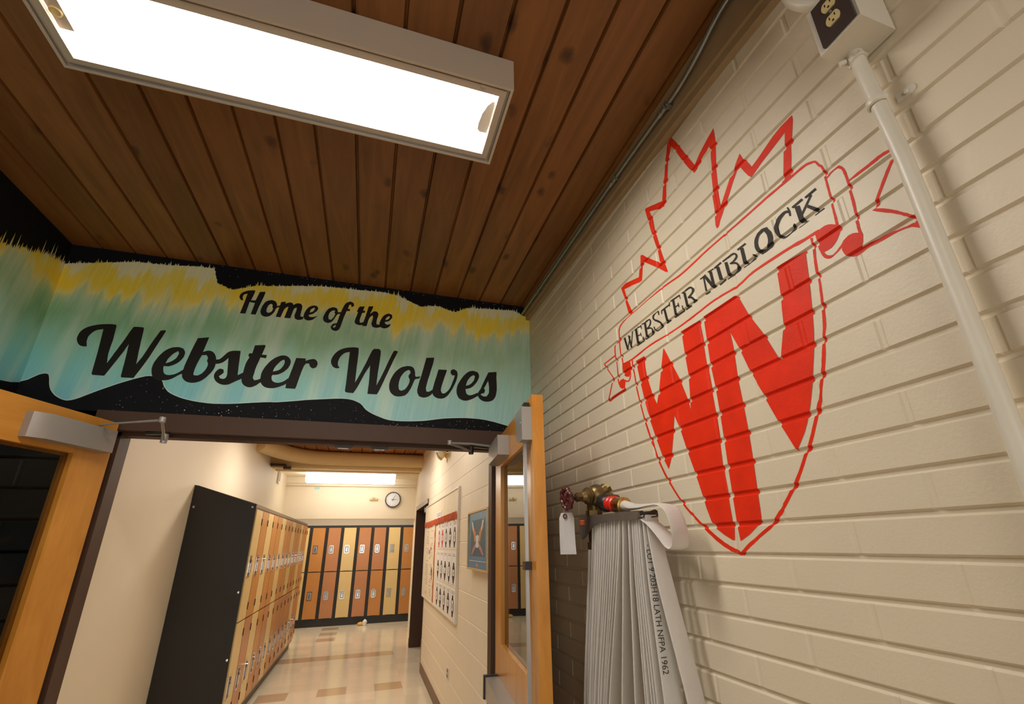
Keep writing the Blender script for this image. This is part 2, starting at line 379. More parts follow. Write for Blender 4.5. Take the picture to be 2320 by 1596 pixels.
def clip(poly, ax, lim, keep_low):
    out = []
    for i, p in enumerate(poly):
        q = poly[(i+1) % len(poly)]
        pi, qi = (p[ax] <= lim) == keep_low, (q[ax] <= lim) == keep_low
        if pi: out.append(p)
        if pi != qi:
            t = (lim - p[ax]) / (q[ax] - p[ax]); out.append((p[0]+(q[0]-p[0])*t, p[1]+(q[1]-p[1])*t))
    return out
def dedupe(r):
    o = []
    for p in r:
        q = (p[0]/1000.0, p[1]/1000.0)
        if not o or abs(q[0]-o[-1][0]) + abs(q[1]-o[-1][1]) > 1e-6: o.append(q)
    if abs(o[0][0]-o[-1][0]) + abs(o[0][1]-o[-1][1]) < 1e-6: o.pop()
    return o
def union_tris(shapes):
    """triangles of the union of all shapes (each an outer ring and its holes), without overlaps"""
    V, E, sh = [], [], []
    for rings in shapes:
        R = [dedupe(r) for r in rings]
        for r in R:
            n = len(V); V += [Vector(p) for p in r]; E += [(n + k, n + (k+1) % len(r)) for k in range(len(r))]
        a = [p for r in R for p in r]; xs, ys = [p[0] for p in a], [p[1] for p in a]
        sh.append((min(xs), max(xs), min(ys), max(ys), R))
    ov, oe, of, _, _, _ = geometry.delaunay_2d_cdt(V, E, [], 0, 1e-6)
    def inside(x, y):
        for x0, x1, y0, y1, R in sh:
            if not (x0 <= x <= x1 and y0 <= y <= y1): continue
            c = False
            for r in R:
                px, py = r[-1]
                for qx, qy in r:
                    if (py > y) != (qy > y) and x < (qx-px)*(y-py)/(qy-py) + px: c = not c
                    px, py = qx, qy
            if c: return True
        return False
    out = []
    for t in of:
        P = [(ov[k].x, ov[k].y) for k in t]
        if inside(sum(p[0] for p in P)/len(P), sum(p[1] for p in P)/len(P)): out.append(P)
    return out
def paint_on(bm, shapes, bw, f, off=.0008):
    """lay painted shapes over brickwork, following every joint"""
    for tri in union_tris(shapes):
        zs = [p[1] for p in tri]
        for k in range(bw.course(min(zs)), bw.course(max(zs)) + 1):
            b, t = bw.span(k); cut = [b, b+bw.bev, t-bw.bev, t, b+bw.ch]
            for z0, z1 in zip(cut, cut[1:]):
                p = clip(clip(tri, 1, z0, False), 1, z1, True)
                if len(p) < 3: continue
                a0, a1 = min(q[0] for q in p), max(q[0] for q in p)
                lim = [a0 - 1] + sorted(x + d for x in bw.joints(k) for d in (-bw.ja/2-bw.bev, -bw.ja/2, bw.ja/2, bw.ja/2+bw.bev) if a0 < x + d < a1) + [a1 + 1]
                if z0 >= t - 1e-9: lim = [a0 - 1, a1 + 1]
                for l, r in zip(lim, lim[1:]):
                    w = clip(clip(p, 0, l, False), 0, r, True); ww = []
                    for q in w:
                        if not ww or abs(q[0]-ww[-1][0]) + abs(q[1]-ww[-1][1]) > 1e-7: ww.append(q)
                    if len(ww) > 2 and abs(ww[0][0]-ww[-1][0]) + abs(ww[0][1]-ww[-1][1]) < 1e-7: ww.pop()
                    if len(ww) < 3: continue
                    try: bm.faces.new([bm.verts.new(f(a, z, (bw.deep if z0 >= t - 1e-9 else bw.depth(a, z, k)) - off)) for a, z in ww])
                    except ValueError: pass
    bmesh.ops.remove_doubles(bm, verts=bm.verts, dist=1e-5)
    return bm
def flat_shapes(bm, shapes, f, h=0.0012):
    """painted shapes on a smooth wall; f(a, z, c) -> 3D with c out of the wall"""
    for tri in union_tris(shapes):
        try: bm.faces.new([bm.verts.new(f(a, z, h)) for a, z in tri])
        except ValueError: pass
    bmesh.ops.remove_doubles(bm, verts=bm.verts, dist=1e-5)
    return bm
def text_mesh(s, size, f, m, name, parent):
    cu = bpy.data.curves.new(name, 'FONT'); cu.body = s; cu.size = size
    t = bpy.data.objects.new(name, cu); C.objects.link(t)
    dg = bpy.context.evaluated_depsgraph_get(); me = t.evaluated_get(dg).to_mesh()
    bm = bmn(); bm.from_mesh(me); t.evaluated_get(dg).to_mesh_clear()
    bpy.data.objects.remove(t); bpy.data.curves.remove(cu)
    for v in bm.verts: v.co = Vector(f(v.co.x, v.co.y))
    return obj(name, bm, m, parent)
